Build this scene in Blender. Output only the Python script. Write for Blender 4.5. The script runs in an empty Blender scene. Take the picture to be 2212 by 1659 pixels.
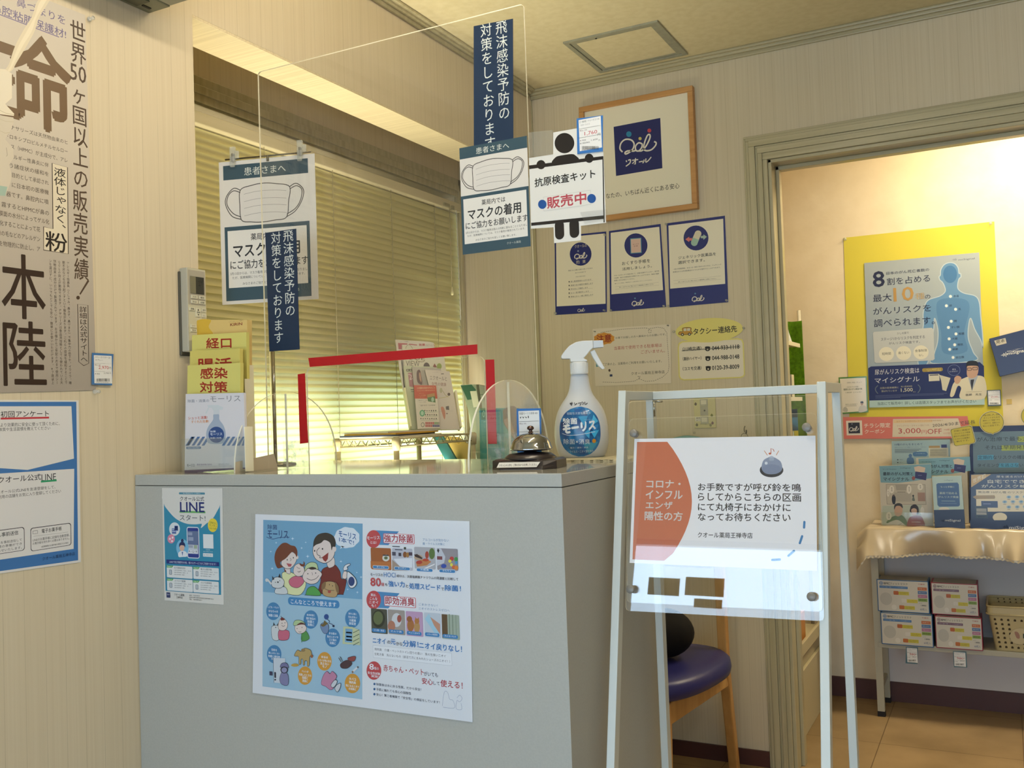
import bpy, math, random
from mathutils import Vector, Matrix
from math import sin, cos, pi, radians
random.seed(7)
SC = bpy.context.scene
COL = SC.collection
# ------------------------------------------------------------------ camera
CAMH = 1.207
F_PX, YAW, PIT, ROL = 2051.43, radians(-27.394), radians(1.8587), radians(-2.0103)
_f = Vector((sin(YAW)*cos(PIT), cos(YAW)*cos(PIT), sin(PIT)))
_r = Vector((cos(YAW), -sin(YAW), 0)); _u = _r.cross(_f)
R_ = cos(ROL)*_r + sin(ROL)*_u
U_ = -sin(ROL)*_r + cos(ROL)*_u
CAM = Vector((0, 0, CAMH))
cd = bpy.data.cameras.new('camera'); co = bpy.data.objects.new('camera', cd); COL.objects.link(co)
cd.sensor_width = 36; cd.lens = F_PX/2212*36; cd.clip_start = .02; cd.clip_end = 60
co.matrix_world = Matrix(((R_.x, U_.x, -_f.x, 0), (R_.y, U_.y, -_f.y, 0), (R_.z, U_.z, -_f.z, CAMH), (0, 0, 0, 1)))
SC.camera = co
# ------------------------------------------------------------------ world, exposure, daylight
W = bpy.data.worlds.new('daylight'); SC.world = W; W.use_nodes = True
bg = W.node_tree.nodes['Background']; bg.inputs[0].default_value = (.62, .80, 1.0, 1); bg.inputs[1].default_value = 6.0
SC.view_settings.view_transform = 'Standard'; SC.view_settings.look = 'None'
SC.view_settings.gamma = 1; SC.view_settings.exposure = 0.0
SC.cycles.use_denoising = True
SC.cycles.max_bounces = 7; SC.cycles.diffuse_bounces = 4; SC.cycles.glossy_bounces = 3
SC.cycles.transmission_bounces = 4; SC.cycles.transparent_max_bounces = 14
SC.cycles.caustics_reflective = False; SC.cycles.caustics_refractive = False
SC.cycles.sample_clamp_indirect = 4.0
def lamp_area(name, loc, rot, sx, sy, power, color, portal=False):
    l = bpy.data.lights.new(name, 'AREA'); l.shape = 'RECTANGLE'; l.size = sx; l.size_y = sy; l.energy = power; l.color = color
    if portal: l.cycles.is_portal = True
    o = bpy.data.objects.new(name, l); COL.objects.link(o); o.location = loc; o.rotation_euler = rot
    return o
lamp_area('door_daylight_portal', (-.02, -2.07, .98), (radians(90), 0, 0), 3.9, 1.96, 1, (1, 1, 1), True)
lamp_area('window_daylight_portal', (-2.05, 2.33, 1.5), (0, radians(-90), 0), 1.1, 1.7, 1, (1, 1, 1), True)
LAMP_MAIN, LAMP_FAR, FILL_UPLIGHT = 58.0, 31.0, 7.5
# ------------------------------------------------------------------ photo pixel -> point on a real surface
def ray(x, y):
    return (R_*((x-1106)/F_PX) - U_*((y-829.5)/F_PX) + _f)
def hit(x, y, ax, val):
    d = ray(x, y); t = (val-CAM[ax])/d[ax]
    return CAM + d*t
class Pl:
    """a flat surface in the room: origin, right, up, normal"""
    def __init__(s, o, u, v):
        s.o = Vector(o); s.u = Vector(u).normalized(); s.v = Vector(v).normalized(); s.n = s.u.cross(s.v).normalized()
        if s.n.dot(CAM-s.o) < 0: s.n = -s.n
    def uv(s, x, y):
        d = ray(x, y); t = (s.o-CAM).dot(s.n)/d.dot(s.n); p = CAM+d*t-s.o
        return p.dot(s.u), p.dot(s.v)
    def at(s, u, v, n=0): return s.o+s.u*u+s.v*v+s.n*n
def PY(y): return Pl((0, y, 0), (1, 0, 0), (0, 0, 1))
def PX(x): return Pl((x, 0, 0), (0, 1, 0), (0, 0, 1))
# ------------------------------------------------------------------ materials
_mc = {}
def lin(h):
    h = h.lstrip('#'); c = [int(h[i:i+2], 16)/255 for i in (0, 2, 4)]
    return tuple((v/12.92 if v <= .04045 else ((v+.055)/1.055)**2.4) for v in c)+(1,)
def pm(h, rough=.6, spec=.3, metal=0, coat=0, name=None):
    k = (h, rough, spec, metal, coat)
    if k in _mc: return _mc[k]
    m = bpy.data.materials.new(name or 'colour_'+h); m.use_nodes = True
    nt = m.node_tree; b = nt.nodes['Principled BSDF']
    b.inputs['Base Color'].default_value = lin(h); b.inputs['Roughness'].default_value = rough
    b.inputs['Specular IOR Level'].default_value = spec; b.inputs['Metallic'].default_value = metal
    b.inputs['Coat Weight'].default_value = coat; b.inputs['Coat Roughness'].default_value = .08
    _mc[k] = m; return m
def noisy(name, h1, h2, scale=(8, 8, 8), rough=.6, spec=.3, detail=4, lo=.35, hi=.65, bump=0, coat=0):
    m = bpy.data.materials.new(name); m.use_nodes = True; nt = m.node_tree; b = nt.nodes['Principled BSDF']
    tc = nt.nodes.new('ShaderNodeNewGeometry'); mp = nt.nodes.new('ShaderNodeMapping'); no = nt.nodes.new('ShaderNodeTexNoise'); cr = nt.nodes.new('ShaderNodeValToRGB')
    mp.inputs['Scale'].default_value = scale; no.inputs['Scale'].default_value = 1; no.inputs['Detail'].default_value = detail
    nt.links.new(tc.outputs['Position'], mp.inputs[0]); nt.links.new(mp.outputs[0], no.inputs['Vector']); nt.links.new(no.outputs['Fac'], cr.inputs[0])
    cr.color_ramp.elements[0].position = lo; cr.color_ramp.elements[1].position = hi
    cr.color_ramp.elements[0].color = lin(h1); cr.color_ramp.elements[1].color = lin(h2)
    nt.links.new(cr.outputs[0], b.inputs['Base Color'])
    b.inputs['Roughness'].default_value = rough; b.inputs['Specular IOR Level'].default_value = spec; b.inputs['Coat Weight'].default_value = coat
    if bump:
        bp = nt.nodes.new('ShaderNodeBump'); bp.inputs['Strength'].default_value = bump; bp.inputs['Distance'].default_value = .004
        nt.links.new(no.outputs['Fac'], bp.inputs['Height']); nt.links.new(bp.outputs[0], b.inputs['Normal'])
    return m
def wallpaper(name, axis, h1, h2, groove='8d7f66', pitch=.0405):
    """vertical streaks and a thin groove every 4 cm along world axis 0 or 1"""
    m = bpy.data.materials.new(name); m.use_nodes = True; nt = m.node_tree; b = nt.nodes['Principled BSDF']; N = nt.nodes.new; L = nt.links.new
    g = N('ShaderNodeNewGeometry'); mp = N('ShaderNodeMapping'); no = N('ShaderNodeTexNoise'); cr = N('ShaderNodeValToRGB')
    mp.inputs['Scale'].default_value = (170, 170, 1.6); no.inputs['Scale'].default_value = 1; no.inputs['Detail'].default_value = 3
    L(g.outputs['Position'], mp.inputs[0]); L(mp.outputs[0], no.inputs['Vector']); L(no.outputs['Fac'], cr.inputs[0])
    cr.color_ramp.elements[0].position = .3; cr.color_ramp.elements[1].position = .7
    cr.color_ramp.elements[0].color = lin(h1); cr.color_ramp.elements[1].color = lin(h2)
    sp = N('ShaderNodeSeparateXYZ'); L(g.outputs['Position'], sp.inputs[0])
    d = N('ShaderNodeMath'); d.operation = 'DIVIDE'; L(sp.outputs[axis], d.inputs[0]); d.inputs[1].default_value = pitch
    fr = N('ShaderNodeMath'); fr.operation = 'FRACT'; L(d.outputs[0], fr.inputs[0])
    lt = N('ShaderNodeMath'); lt.operation = 'LESS_THAN'; L(fr.outputs[0], lt.inputs[0]); lt.inputs[1].default_value = .035
    n2 = N('ShaderNodeTexNoise'); n2.inputs['Scale'].default_value = 14; L(g.outputs['Position'], n2.inputs['Vector'])
    ml = N('ShaderNodeMath'); ml.operation = 'MULTIPLY'; m0 = N('ShaderNodeMath'); m0.operation = 'MULTIPLY'; m0.inputs[1].default_value = .5; L(n2.outputs['Fac'], m0.inputs[0]); L(lt.outputs[0], ml.inputs[0]); L(m0.outputs[0], ml.inputs[1])
    mx = N('ShaderNodeMix'); mx.data_type = 'RGBA'; L(ml.outputs[0], mx.inputs['Factor']); L(cr.outputs[0], mx.inputs['A']); mx.inputs['B'].default_value = lin(groove)
    L(mx.outputs['Result'], b.inputs['Base Color']); b.inputs['Roughness'].default_value = .55; b.inputs['Specular IOR Level'].default_value = .25
    return m
def clear(name='clear_acrylic', tint=(.97, .98, .97), refl=.9, rough=.02, haze=0.0, ior=1.49):
    """thin clear sheet: passes light straight through, reflects by Fresnel"""
    m = bpy.data.materials.new(name); m.use_nodes = True; nt = m.node_tree; nt.nodes.clear(); N = nt.nodes.new; L = nt.links.new
    out = N('ShaderNodeOutputMaterial'); t = N('ShaderNodeBsdfTransparent'); t.inputs[0].default_value = tint+(1,)
    g = N('ShaderNodeBsdfGlossy'); g.inputs['Roughness'].default_value = rough; g.inputs[0].default_value = (refl, refl, refl, 1)
    f = N('ShaderNodeFresnel'); ge_ = N('ShaderNodeNewGeometry'); io = N('ShaderNodeMix'); io.inputs['A'].default_value = ior; io.inputs['B'].default_value = 1/ior
    L(ge_.outputs['Backfacing'], io.inputs['Factor']); L(io.outputs['Result'], f.inputs[0]); mx = N('ShaderNodeMixShader')
    L(f.outputs[0], mx.inputs[0]); L(t.outputs[0], mx.inputs[1]); L(g.outputs[0], mx.inputs[2])
    last = mx
    if haze:
        d = N('ShaderNodeBsdfDiffuse'); d.inputs[0].default_value = (.8, .8, .76, 1); m2 = N('ShaderNodeMixShader')
        if haze < 0:
            ge = N('ShaderNodeNewGeometry'); no = N('ShaderNodeTexNoise'); no.inputs['Scale'].default_value = 60; no.inputs['Detail'].default_value = 6
            L(ge.outputs['Position'], no.inputs['Vector']); cr = N('ShaderNodeMapRange'); cr.inputs[1].default_value = .48; cr.inputs[2].default_value = .7
            cr.inputs[3].default_value = .04; cr.inputs[4].default_value = -haze; L(no.outputs['Fac'], cr.inputs[0]); L(cr.outputs[0], m2.inputs[0])
        else: m2.inputs[0].default_value = haze
        L(mx.outputs[0], m2.inputs[1]); L(d.outputs[0], m2.inputs[2]); last = m2
    L(last.outputs[0], out.inputs[0]); return m
def translucent(name, h, amount=.5, h2=None):
    m = bpy.data.materials.new(name); m.use_nodes = True; nt = m.node_tree; nt.nodes.clear(); N = nt.nodes.new; L = nt.links.new
    out = N('ShaderNodeOutputMaterial'); d = N('ShaderNodeBsdfDiffuse'); t = N('ShaderNodeBsdfTranslucent'); mx = N('ShaderNodeMixShader')
    d.inputs[0].default_value = lin(h); t.inputs[0].default_value = lin(h2 or h); mx.inputs[0].default_value = amount
    L(d.outputs[0], mx.inputs[1]); L(t.outputs[0], mx.inputs[2]); L(mx.outputs[0], out.inputs[0]); return m
def lampmat(name, color, strength):
    m = bpy.data.materials.new(name); m.use_nodes = True; nt = m.node_tree; nt.nodes.clear()
    out = nt.nodes.new('ShaderNodeOutputMaterial'); e = nt.nodes.new('ShaderNodeEmission'); e.inputs[0].default_value = color+(1,); e.inputs[1].default_value = strength
    nt.links.new(e.outputs[0], out.inputs[0]); return m
# ------------------------------------------------------------------ objects
def tag(o, label=None, cat=None, group=None, kind=None):
    if label: o['label'] = label
    if cat: o['category'] = cat
    if group: o['group'] = group
    if kind: o['kind'] = kind
    return o
def empty(name, loc, label=None, cat=None, group=None, rotz=0):
    o = bpy.data.objects.new(name, None); COL.objects.link(o); o.location = loc; o.rotation_euler = (0, 0, rotz); o.empty_display_size = .05
    return tag(o, label, cat, group)
class MB:
    """collects shapes in world coordinates; build() links ONE mesh object"""
    def __init__(s): s.v = []; s.f = []; s.m = []; s.sm = []; s.mats = []
    def mi(s, m):
        if m not in s.mats: s.mats.append(m)
        return s.mats.index(m)
    def add(s, vs, fs, m, smooth=False):
        b = len(s.v); s.v += [tuple(p) for p in vs]; k = s.mi(m)
        for f in fs: s.f.append(tuple(b+i for i in f)); s.m.append(k); s.sm.append(smooth)
        return s
    def box(s, x0, x1, y0, y1, z0, z1, m):
        return s.obox(((x0+x1)/2, (y0+y1)/2, (z0+z1)/2), (1, 0, 0), (0, 1, 0), (0, 0, 1), abs(x1-x0)/2, abs(y1-y0)/2, abs(z1-z0)/2, m)
    def obox(s, c, a, b, d, ha, hb, hd, m, bev=0):
        c = Vector(c); a = Vector(a).normalized()*ha; b = Vector(b).normalized()*hb; d = Vector(d).normalized()*hd
        vs = [c+i*a+j*b+k*d for k in (-1, 1) for j in (-1, 1) for i in (-1, 1)]
        return s.add(vs, [(0, 2, 3, 1), (4, 5, 7, 6), (0, 1, 5, 4), (2, 6, 7, 3), (0, 4, 6, 2), (1, 3, 7, 5)], m)
    def bar(s, p, q, w, t, m, up=(0, 0, 1)):
        p = Vector(p); q = Vector(q); d = (q-p); L = d.length; d.normalize(); a = d.cross(Vector(up)).normalized(); b = a.cross(d)
        return s.obox((p+q)/2, d, a, b, L/2, w/2, t/2, m)
    def tube(s, pts, r, m, n=10, closed=False, cap=True):
        pts = [Vector(p) for p in pts]; rings = []; N = len(pts); prev = None
        for i, p in enumerate(pts):
            if closed: d = (pts[(i+1) % N]-pts[i-1])
            else: d = pts[min(i+1, N-1)]-pts[max(i-1, 0)]
            d.normalize(); a = d.orthogonal().normalized() if prev is None else (prev-d*prev.dot(d)).normalized(); prev = a; b = d.cross(a)
            rr = r[i] if isinstance(r, (list, tuple)) else r
            rings.append([p+(a*cos(2*pi*k/n)+b*sin(2*pi*k/n))*rr for k in range(n)])
        vs = [q for g in rings for q in g]; fs = []
        for i in range(N if closed else N-1):
            j = (i+1) % N
            for k in range(n): fs.append((i*n+k, i*n+(k+1) % n, j*n+(k+1) % n, j*n+k))
        if cap and not closed: fs += [tuple(reversed(range(n))), tuple((N-1)*n+k for k in range(n))]
        return s.add(vs, fs, m, True)
    def lathe(s, c, prof, m, n=32, sx=1, sy=1, rot=0, smooth=True, expo=2):
        c = Vector(c); vs = []
        for r, z in prof:
            for k in range(n):
                t = 2*pi*k/n; cx, cy = cos(t), sin(t)
                if expo != 2: cx = math.copysign(abs(cx)**(2/expo), cx); cy = math.copysign(abs(cy)**(2/expo), cy)
                x, y = r*sx*cx, r*sy*cy
                vs.append(c+Vector((x*cos(rot)-y*sin(rot), x*sin(rot)+y*cos(rot), z)))
        fs = []
        for i in range(len(prof)-1):
            for k in range(n): fs.append((i*n+k, i*n+(k+1) % n, (i+1)*n+(k+1) % n, (i+1)*n+k))
        fs += [tuple(reversed(range(n))), tuple((len(prof)-1)*n+k for k in range(n))]
        return s.add(vs, fs, m, smooth)
    def plate(s, pl, poly, n0, n1, m, holes=False):
        """extrude a polygon given in plane coordinates from height n0 to n1 over the plane"""
        k = len(poly); vs = [pl.at(u, v, n0) for u, v in poly]+[pl.at(u, v, n1) for u, v in poly]
        fs = [tuple(reversed(range(k))), tuple(range(k, 2*k))]+[(i, (i+1) % k, k+(i+1) % k, k+i) for i in range(k)]
        return s.add(vs, fs, m)
    def grid(s, fn, nu, nv, m, smooth=True):
        vs = [fn(i/nu, j/nv) for j in range(nv+1) for i in range(nu+1)]; w = nu+1
        return s.add(vs, [(j*w+i, j*w+i+1, (j+1)*w+i+1, (j+1)*w+i) for j in range(nv) for i in range(nu)], m, smooth)
    def build(s, name, parent=None, label=None, cat=None, group=None, kind=None, bevel=0, sub=0, solid=0, auto=True):
        me = bpy.data.meshes.new(name)
        vs = [Vector(v) for v in s.v]
        lo = Vector((min(v[i] for v in vs) for i in range(3))); hi = Vector((max(v[i] for v in vs) for i in range(3)))
        c = Vector(((lo.x+hi.x)/2, (lo.y+hi.y)/2, lo.z))
        me.from_pydata([tuple(v-c) for v in vs], [], s.f)
        for m in s.mats: me.materials.append(m)
        for p, k, sm in zip(me.polygons, s.m, s.sm): p.material_index = k; p.use_smooth = sm
        me.update()
        o = bpy.data.objects.new(name, me); COL.objects.link(o)
        if parent is not None:
            o.parent = parent; o.location = pmat(parent).inverted() @ c
            if parent.rotation_euler.z: o.rotation_euler.z = -parent.rotation_euler.z
        else: o.location = c
        if bevel:
            b = o.modifiers.new('bevel', 'BEVEL'); b.width = bevel; b.segments = 2; b.limit_method = 'ANGLE'; b.angle_limit = radians(40)
        if sub:
            b = o.modifiers.new('subsurf', 'SUBSURF'); b.levels = sub; b.render_levels = sub
        if solid:
            b = o.modifiers.new('solidify', 'SOLIDIFY'); b.thickness = solid
        return tag(o, label, cat, group, kind)
def pmat(o):
    m = Matrix.Translation(o.location) @ Matrix.Rotation(o.rotation_euler.z, 4, 'Z')
    return pmat(o.parent) @ m if o.parent else m
# ------------------------------------------------------------------ lettering as flat outlines
_tc = {}
def glyphs(sx, off=0.0, res=2):
    k = (sx, off, res)
    if k in _tc: return _tc[k]
    c = bpy.data.curves.new('t', 'FONT'); c.body = sx; c.size = 1; c.offset = off; c.resolution_u = res; c.fill_mode = 'FRONT'
    o = bpy.data.objects.new('t', c); m = o.to_mesh()
    vs = [tuple(v.co[:2]) for v in m.vertices]; fs = [tuple(p.vertices) for p in m.polygons]
    o.to_mesh_clear(); bpy.data.objects.remove(o); bpy.data.curves.remove(c)
    _tc[k] = (vs, fs); return _tc[k]
class Art(MB):
    """flat printed matter on a plane; c() sets the photo crop that coordinates are read from"""
    def __init__(s, pl, rough=.55, spec=.3, warp=None, step=2e-5, lift=.0002):
        MB.__init__(s); s.pl = pl; s.r = rough; s.sp = spec; s.ox = s.oy = 0; s.s = 1; s.h = lift; s.step = step; s.warp = warp; s.direct = False
    def c(s, ox, oy, sc=1): s.ox, s.oy, s.s = ox, oy, sc; return s
    def uv(s, x, y): return (x, y) if s.direct else s.pl.uv(s.ox+x/s.s, s.oy+y/s.s)
    def P(s, u, v, n): return s.warp(u, v, n) if s.warp else s.pl.at(u, v, n)
    def mark(s): s.hm = s.h; return s
    def back(s): s.h = s.hm; return s
    def M(s, h): return h if not isinstance(h, str) else pm(h, s.r, s.sp)
    def sheet(s, poly, col, th=.0008):
        """the paper itself, with thickness"""
        uv = [s.uv(*p) for p in poly]; k = len(uv)
        vs = [s.P(u, v, s.h) for u, v in uv]+[s.P(u, v, s.h+th) for u, v in uv]
        s.add(vs, [tuple(reversed(range(k))), tuple(range(k, 2*k))]+[(i, (i+1) % k, k+(i+1) % k, k+i) for i in range(k)], s.M(col))
        s.h += th+s.step; return s
    def uvpoly(s, uv, col, up=True):
        if up: s.h += s.step
        s.add([s.P(u, v, s.h) for u, v in uv], [tuple(range(len(uv)))], s.M(col)); return s
    def poly(s, pts, col, up=True): return s.uvpoly([s.uv(*p) for p in pts], col, up)
    def box4(s, x0, y0, x1, y1):
        u0, v0 = s.uv(x0, y0); u1 = s.uv(x1, y0)[0]; v1 = s.uv(x0, y1)[1]; return u0, v0, u1, v1
    def rect(s, x0, y0, x1, y1, col, rad=0, up=True):
        u0, v0, u1, v1 = s.box4(x0, y0, x1, y1)
        if not rad: return s.uvpoly([(u0, v0), (u1, v0), (u1, v1), (u0, v1)], col, up)
        r = min(abs(u1-u0), abs(v1-v0))*rad; q = []
        for cx, cy, a in ((u1-r, v0-r, 0), (u0+r, v0-r, 90), (u0+r, v1+r, 180), (u1-r, v1+r, 270)):
            for k in range(6): t = radians(a+k*18); q.append((cx+r*cos(t), cy+r*sin(t)))
        return s.uvpoly(q, col, up)
    def frame(s, x0, y0, x1, y1, w, col, rad=0, inner='ffffff'):
        s.rect(x0, y0, x1, y1, col, rad); s.rect(x0+w, y0+w, x1-w, y1-w, inner, rad); return s
    def ell(s, cx, cy, rx, ry, col, up=True, n=28, a0=0, a1=360):
        return s.poly([(cx+rx*cos(radians(a0+(a1-a0)*k/n)), cy-ry*sin(radians(a0+(a1-a0)*k/n))) for k in range(n if a1-a0 == 360 else n+1)], col, up)
    def line(s, pts, w, col, closed=False, up=True):
        """stroke of width w (crop px) through points"""
        q = [s.uv(*p) for p in pts]; ww = abs(s.uv(pts[0][0]+w, pts[0][1])[0]-s.uv(*pts[0])[0])/2
        if up: s.h += s.step
        if closed: q.append(q[0])
        vs = []; N = len(q)
        for i in range(N):
            a = q[max(i-1, 0)]; b = q[min(i+1, N-1)]
            if closed and i in (0, N-1): a = q[N-2]; b = q[1]
            dx, dy = b[0]-a[0], b[1]-a[1]; L = math.hypot(dx, dy) or 1; nx, ny = -dy/L*ww, dx/L*ww
            vs += [s.P(q[i][0]+nx, q[i][1]+ny, s.h), s.P(q[i][0]-nx, q[i][1]-ny, s.h)]
        s.add(vs, [(2*i, 2*i+1, 2*i+3, 2*i+2) for i in range(N-1)], s.M(col)); return s
    def curve(s, pts, w, col, closed=False):
        """smooth stroke (Catmull-Rom)"""
        q = []; N = len(pts)
        for i in range(N if closed else N-1):
            p0, p1, p2, p3 = (pts[(i-1) % N] if closed or i else pts[0]), pts[i], pts[(i+1) % N], (pts[(i+2) % N] if closed or i+2 < N else pts[-1])
            for k in range(6):
                t = k/6; q.append(tuple(.5*(2*b+(c-a)*t+(2*a-5*b+4*c-d)*t*t+(3*b-a-3*c+d)*t**3) for a, b, c, d in zip(p0, p1, p2, p3)))
        if not closed: q.append(pts[-1])
        return s.line(q, w, col, closed)
    def blob(s, pts, col, edge=None, ew=4):
        q = []; N = len(pts)
        for i in range(N):
            p0, p1, p2, p3 = pts[i-1], pts[i], pts[(i+1) % N], pts[(i+2) % N]
            for k in range(5):
                t = k/5; q.append(tuple(.5*(2*b+(c-a)*t+(2*a-5*b+4*c-d)*t*t+(3*b-a-3*c+d)*t**3) for a, b, c, d in zip(p0, p1, p2, p3)))
        s.poly(q, col)
        if edge: s.line(q, ew, edge, True)
        return s
    def text(s, tx, x0, y0, x1, y1, col, off=.0, res=2, dy=None):
        """lettering stretched to the box; dy = extra drop of the right end in crop px (None: follows the plane)"""
        bold = off if off >= .012 else 0
        vs, fs = glyphs(tx, 0.0, res)
        if not vs: return s
        ax = min(v[0] for v in vs); bx = max(v[0] for v in vs); ay = min(v[1] for v in vs); by = max(v[1] for v in vs)
        by = max(by, ay+.01)
        u0, v0, u1, v1 = s.box4(x0, y0, x1, y1); sk = 0
        if dy is not None: sk = s.uv(x1, y0+dy)[1]-v0
        h = s.h+s.step*.6
        pts = []
        for x, y in vs:
            fx = (x-ax)/(bx-ax); fy = (y-ay)/(by-ay); pts.append(s.P(u0+(u1-u0)*fx, v1+(v0-v1)*fy+sk*fx, h))
        s.stamp(pts, fs, s.M(col), bold*.55*abs(v0-v1)/(by-ay)); return s
    def stamp(s, pts, fs, m, d):
        s.add(pts, fs, m)
        if d > 0:
            for k, (i, j) in enumerate(((1, 0), (-1, 0), (0, 1), (0, -1))): s.add([p+s.pl.u*(d*i)+s.pl.v*(d*j)+s.pl.n*(9e-6*(k+1)) for p in pts], fs, m)
    def vtext(s, tx, x0, y0, x1, y1, col, off=.0, res=2):
        """vertical column of characters in the box"""
        n = len(tx); u0, v0, u1, v1 = s.box4(x0, y0, x1, y1)
        ub0 = s.uv(x0, y1)[0]; ch = (v0-v1)/n; h = s.h+s.step*.6
        for i, chh in enumerate(tx):
            if chh in ' 　': continue
            vs, fs = glyphs(chh, 0.0, res); adv = .55 if ord(chh) < 128 else 1.0
            top = v0-ch*i; sh = (ub0-u0)*0
            pts = []
            for x, y in vs:
                fx = x/adv; fy = (y+.12)
                if chh in 'ー〜―｜(（)）': fx, fy = 1-(.88-y) if False else y+.12, 1-x
                if chh in '、。': fx += .55; fy += .5
                if chh in 'ゃっょァィャュョッ': fx += .1; fy += .1
                pts.append(s.P(u0+sh+(u1-u0)*fx, top-ch+ch*fy, h))
            if chh in 'ー': fs = [tuple(reversed(f)) for f in fs]
            s.stamp(pts, fs, s.M(col), (off if off >= .012 else 0)*ch*.55)
        return s
    def lines(s, n, x0, y0, x1, y1, col, w=.35, dash=0):
        for i in range(n):
            y = y0+(y1-y0)*i/max(n-1, 1); s.rect(x0, y, x1-(.0 if i < n-1 else .25)*(x1-x0), y+w, col, up=False)
        return s
def pin(pl, x, y, parent, col='c9c4b4', r=.004, lift=.002, pin_name='push_pin', clearp=False):
    u, v = pl.uv(x, y); m = clearpin if clearp else pm(col, .3, .5)
    b = MB(); p = pl.at(u, v, lift); b.tube([p, p+pl.n*.002, p+pl.n*.006, p+pl.n*.008, p+pl.n*.012], [r*1.2, r*1.2, r*.6, r*.6, r], m, 12)
    return b.build(pin_name, parent)
clearpin = clear('clear_plastic_pin', haze=.25)
# ================================================================== the room
XL, YB, YF, XW = -1.55, 3.2325, 4.128, -1.88
ZC = 2.43
YFR, XR = -2.0, 2.4          # entrance wall behind the camera, right wall
H = CAMH
M_wall_y = wallpaper('wallpaper_left', 1, 'cbbc9f', 'd1c3a7')
M_wall_x = wallpaper('wallpaper_back', 0, 'c5b79a', 'ccbfa3')
M_soffit = noisy('wallpaper_soffit', 'cdbd9a', 'dccda9', (2, 160, 160), .6)
M_ceil = noisy('ceiling_plaster', 'cfc29c', 'd6caa6', (40, 40, 40), .8, .1)
M_trim = noisy('olive_cream_trim', 'a59b7a', 'b5ab8a', (60, 60, 1.5), .3, .5)
M_trimx = noisy('olive_cream_trim_level', 'a59b7a', 'b5ab8a', (1.5, 60, 60), .3, .5)
M_far = noisy('rough_plaster', 'd9c9ab', 'dfd0b4', (14, 14, 14), .85, .1, 6, .3, .7, .5)
M_fardado = noisy('grey_lower_wall', 'a9a19a', 'b0a8a0', (20, 20, 20), .8, .1)
M_base = pm('4a2a25', .45, .4)
def floor_mat():
    m = noisy('vinyl_floor', '8f7753', 'a88d66', (3.5, 3.5, 3), .42, .35, 8, .38, .66)
    nt = m.node_tree; N = nt.nodes.new; L = nt.links.new; b = nt.nodes['Principled BSDF']; src = b.inputs['Base Color'].links[0].from_socket
    g = N('ShaderNodeNewGeometry'); mp = N('ShaderNodeMapping'); mp.inputs['Rotation'].default_value = (0, 0, 0); L(g.outputs['Position'], mp.inputs[0])
    br = N('ShaderNodeTexBrick'); br.offset = 0; br.inputs['Scale'].default_value = 1; br.inputs['Brick Width'].default_value = .45; br.inputs['Row Height'].default_value = .45
    br.inputs['Mortar Size'].default_value = .0016; br.inputs['Color1'].default_value = (1, 1, 1, 1); br.inputs['Color2'].default_value = (.93, .93, .93, 1); br.inputs['Mortar'].default_value = (.45, .4, .35, 1)
    L(mp.outputs[0], br.inputs['Vector']); mx = N('ShaderNodeMix'); mx.data_type = 'RGBA'; mx.blend_type = 'MULTIPLY'; mx.inputs['Factor'].default_value = 1
    L(src, mx.inputs['A']); L(br.outputs['Color'], mx.inputs['B']); L(mx.outputs['Result'], b.inputs['Base Color']); return m
M_floor = floor_mat()
def S(name, b, **k): return b.build(name, kind='structure', **k)
S('floor', MB().box(-2.1, 3.6, YFR-.1, 4.3, -.1, 0, M_floor))
S('ceiling', MB().box(-2.1, 3.6, YFR-.1, 4.3, ZC, ZC+.1, M_ceil))
# left wall up to the window recess, the beam over it and the jamb
S('wall_porch', MB().box(-2.2, -2.1, YFR, -1.2, 0, ZC, M_wall_y))
S('wall_left', MB().box(XL-.45, XL, -1.2, 1.522, 0, ZC, M_wall_y)
  .box(XL-.122, XL, 1.522, YB, H+.906, ZC, M_wall_y))
S('trim_1', MB().box(XL-.122, XL-.0005, 1.523, YB-.001, H+.900, H+.906, M_soffit))
wl = MB()
wz0, wz1, wy0, wy1 = .93, H+.86, 1.60, 3.19
wl.box(XW-.14, XW, 1.522, YB, H+.86, ZC, M_wall_y).box(XW-.14, XW, 1.522, YB, 0, wz0, M_wall_y)
wl.box(XW-.14, XW, 1.522, wy0, wz0, wz1, M_wall_y).box(XW-.14, XW, wy1, YB, wz0, wz1, M_wall_y)
S('wall_window', wl)
# back wall with the doorway
DX0, DX1, DZ = -.672, .98, H+.827
S('wall_back', MB().box(-2.05, DX0, YB, YB+.115, 0, ZC, M_wall_x).box(DX1, 3.4, YB, YB+.115, 0, ZC, M_wall_x)
  .box(DX0, DX1, YB, YB+.115, DZ, ZC, M_wall_x))
S('wall_right', MB().box(XR, XR+.1, YFR, YB, 0, ZC, M_wall_y))
# entrance wall behind the camera with its glazed opening
S('wall_front', MB().box(-2.1, -1.95, YFR-.1, YFR, 0, ZC, M_wall_x).box(1.9, 3.4, YFR-.1, YFR, 0, ZC, M_wall_x).box(-1.95, 1.9, YFR-.1, YFR, 1.87, ZC, M_wall_x))
alu = pm('8c8a84', .35, .5, .6)
dg = MB()
for x in (-1.93, -.66, .60, 1.88): dg.box(x-.02, x+.02, YFR-.07, YFR-.03, 0, 1.87, alu)
dg.box(-1.95, 1.9, YFR-.07, YFR-.03, 1.84, 1.87, alu).box(-1.95, 1.9, YFR-.07, YFR-.03, 0, .08, alu)
dr = S('door_1', dg)
glassm = clear('door_glass', (.95, .97, .98), .8)
MB().box(-1.93, 1.88, YFR-.053, YFR-.047, .08, 1.84, glassm).build('glass', dr)
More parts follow.
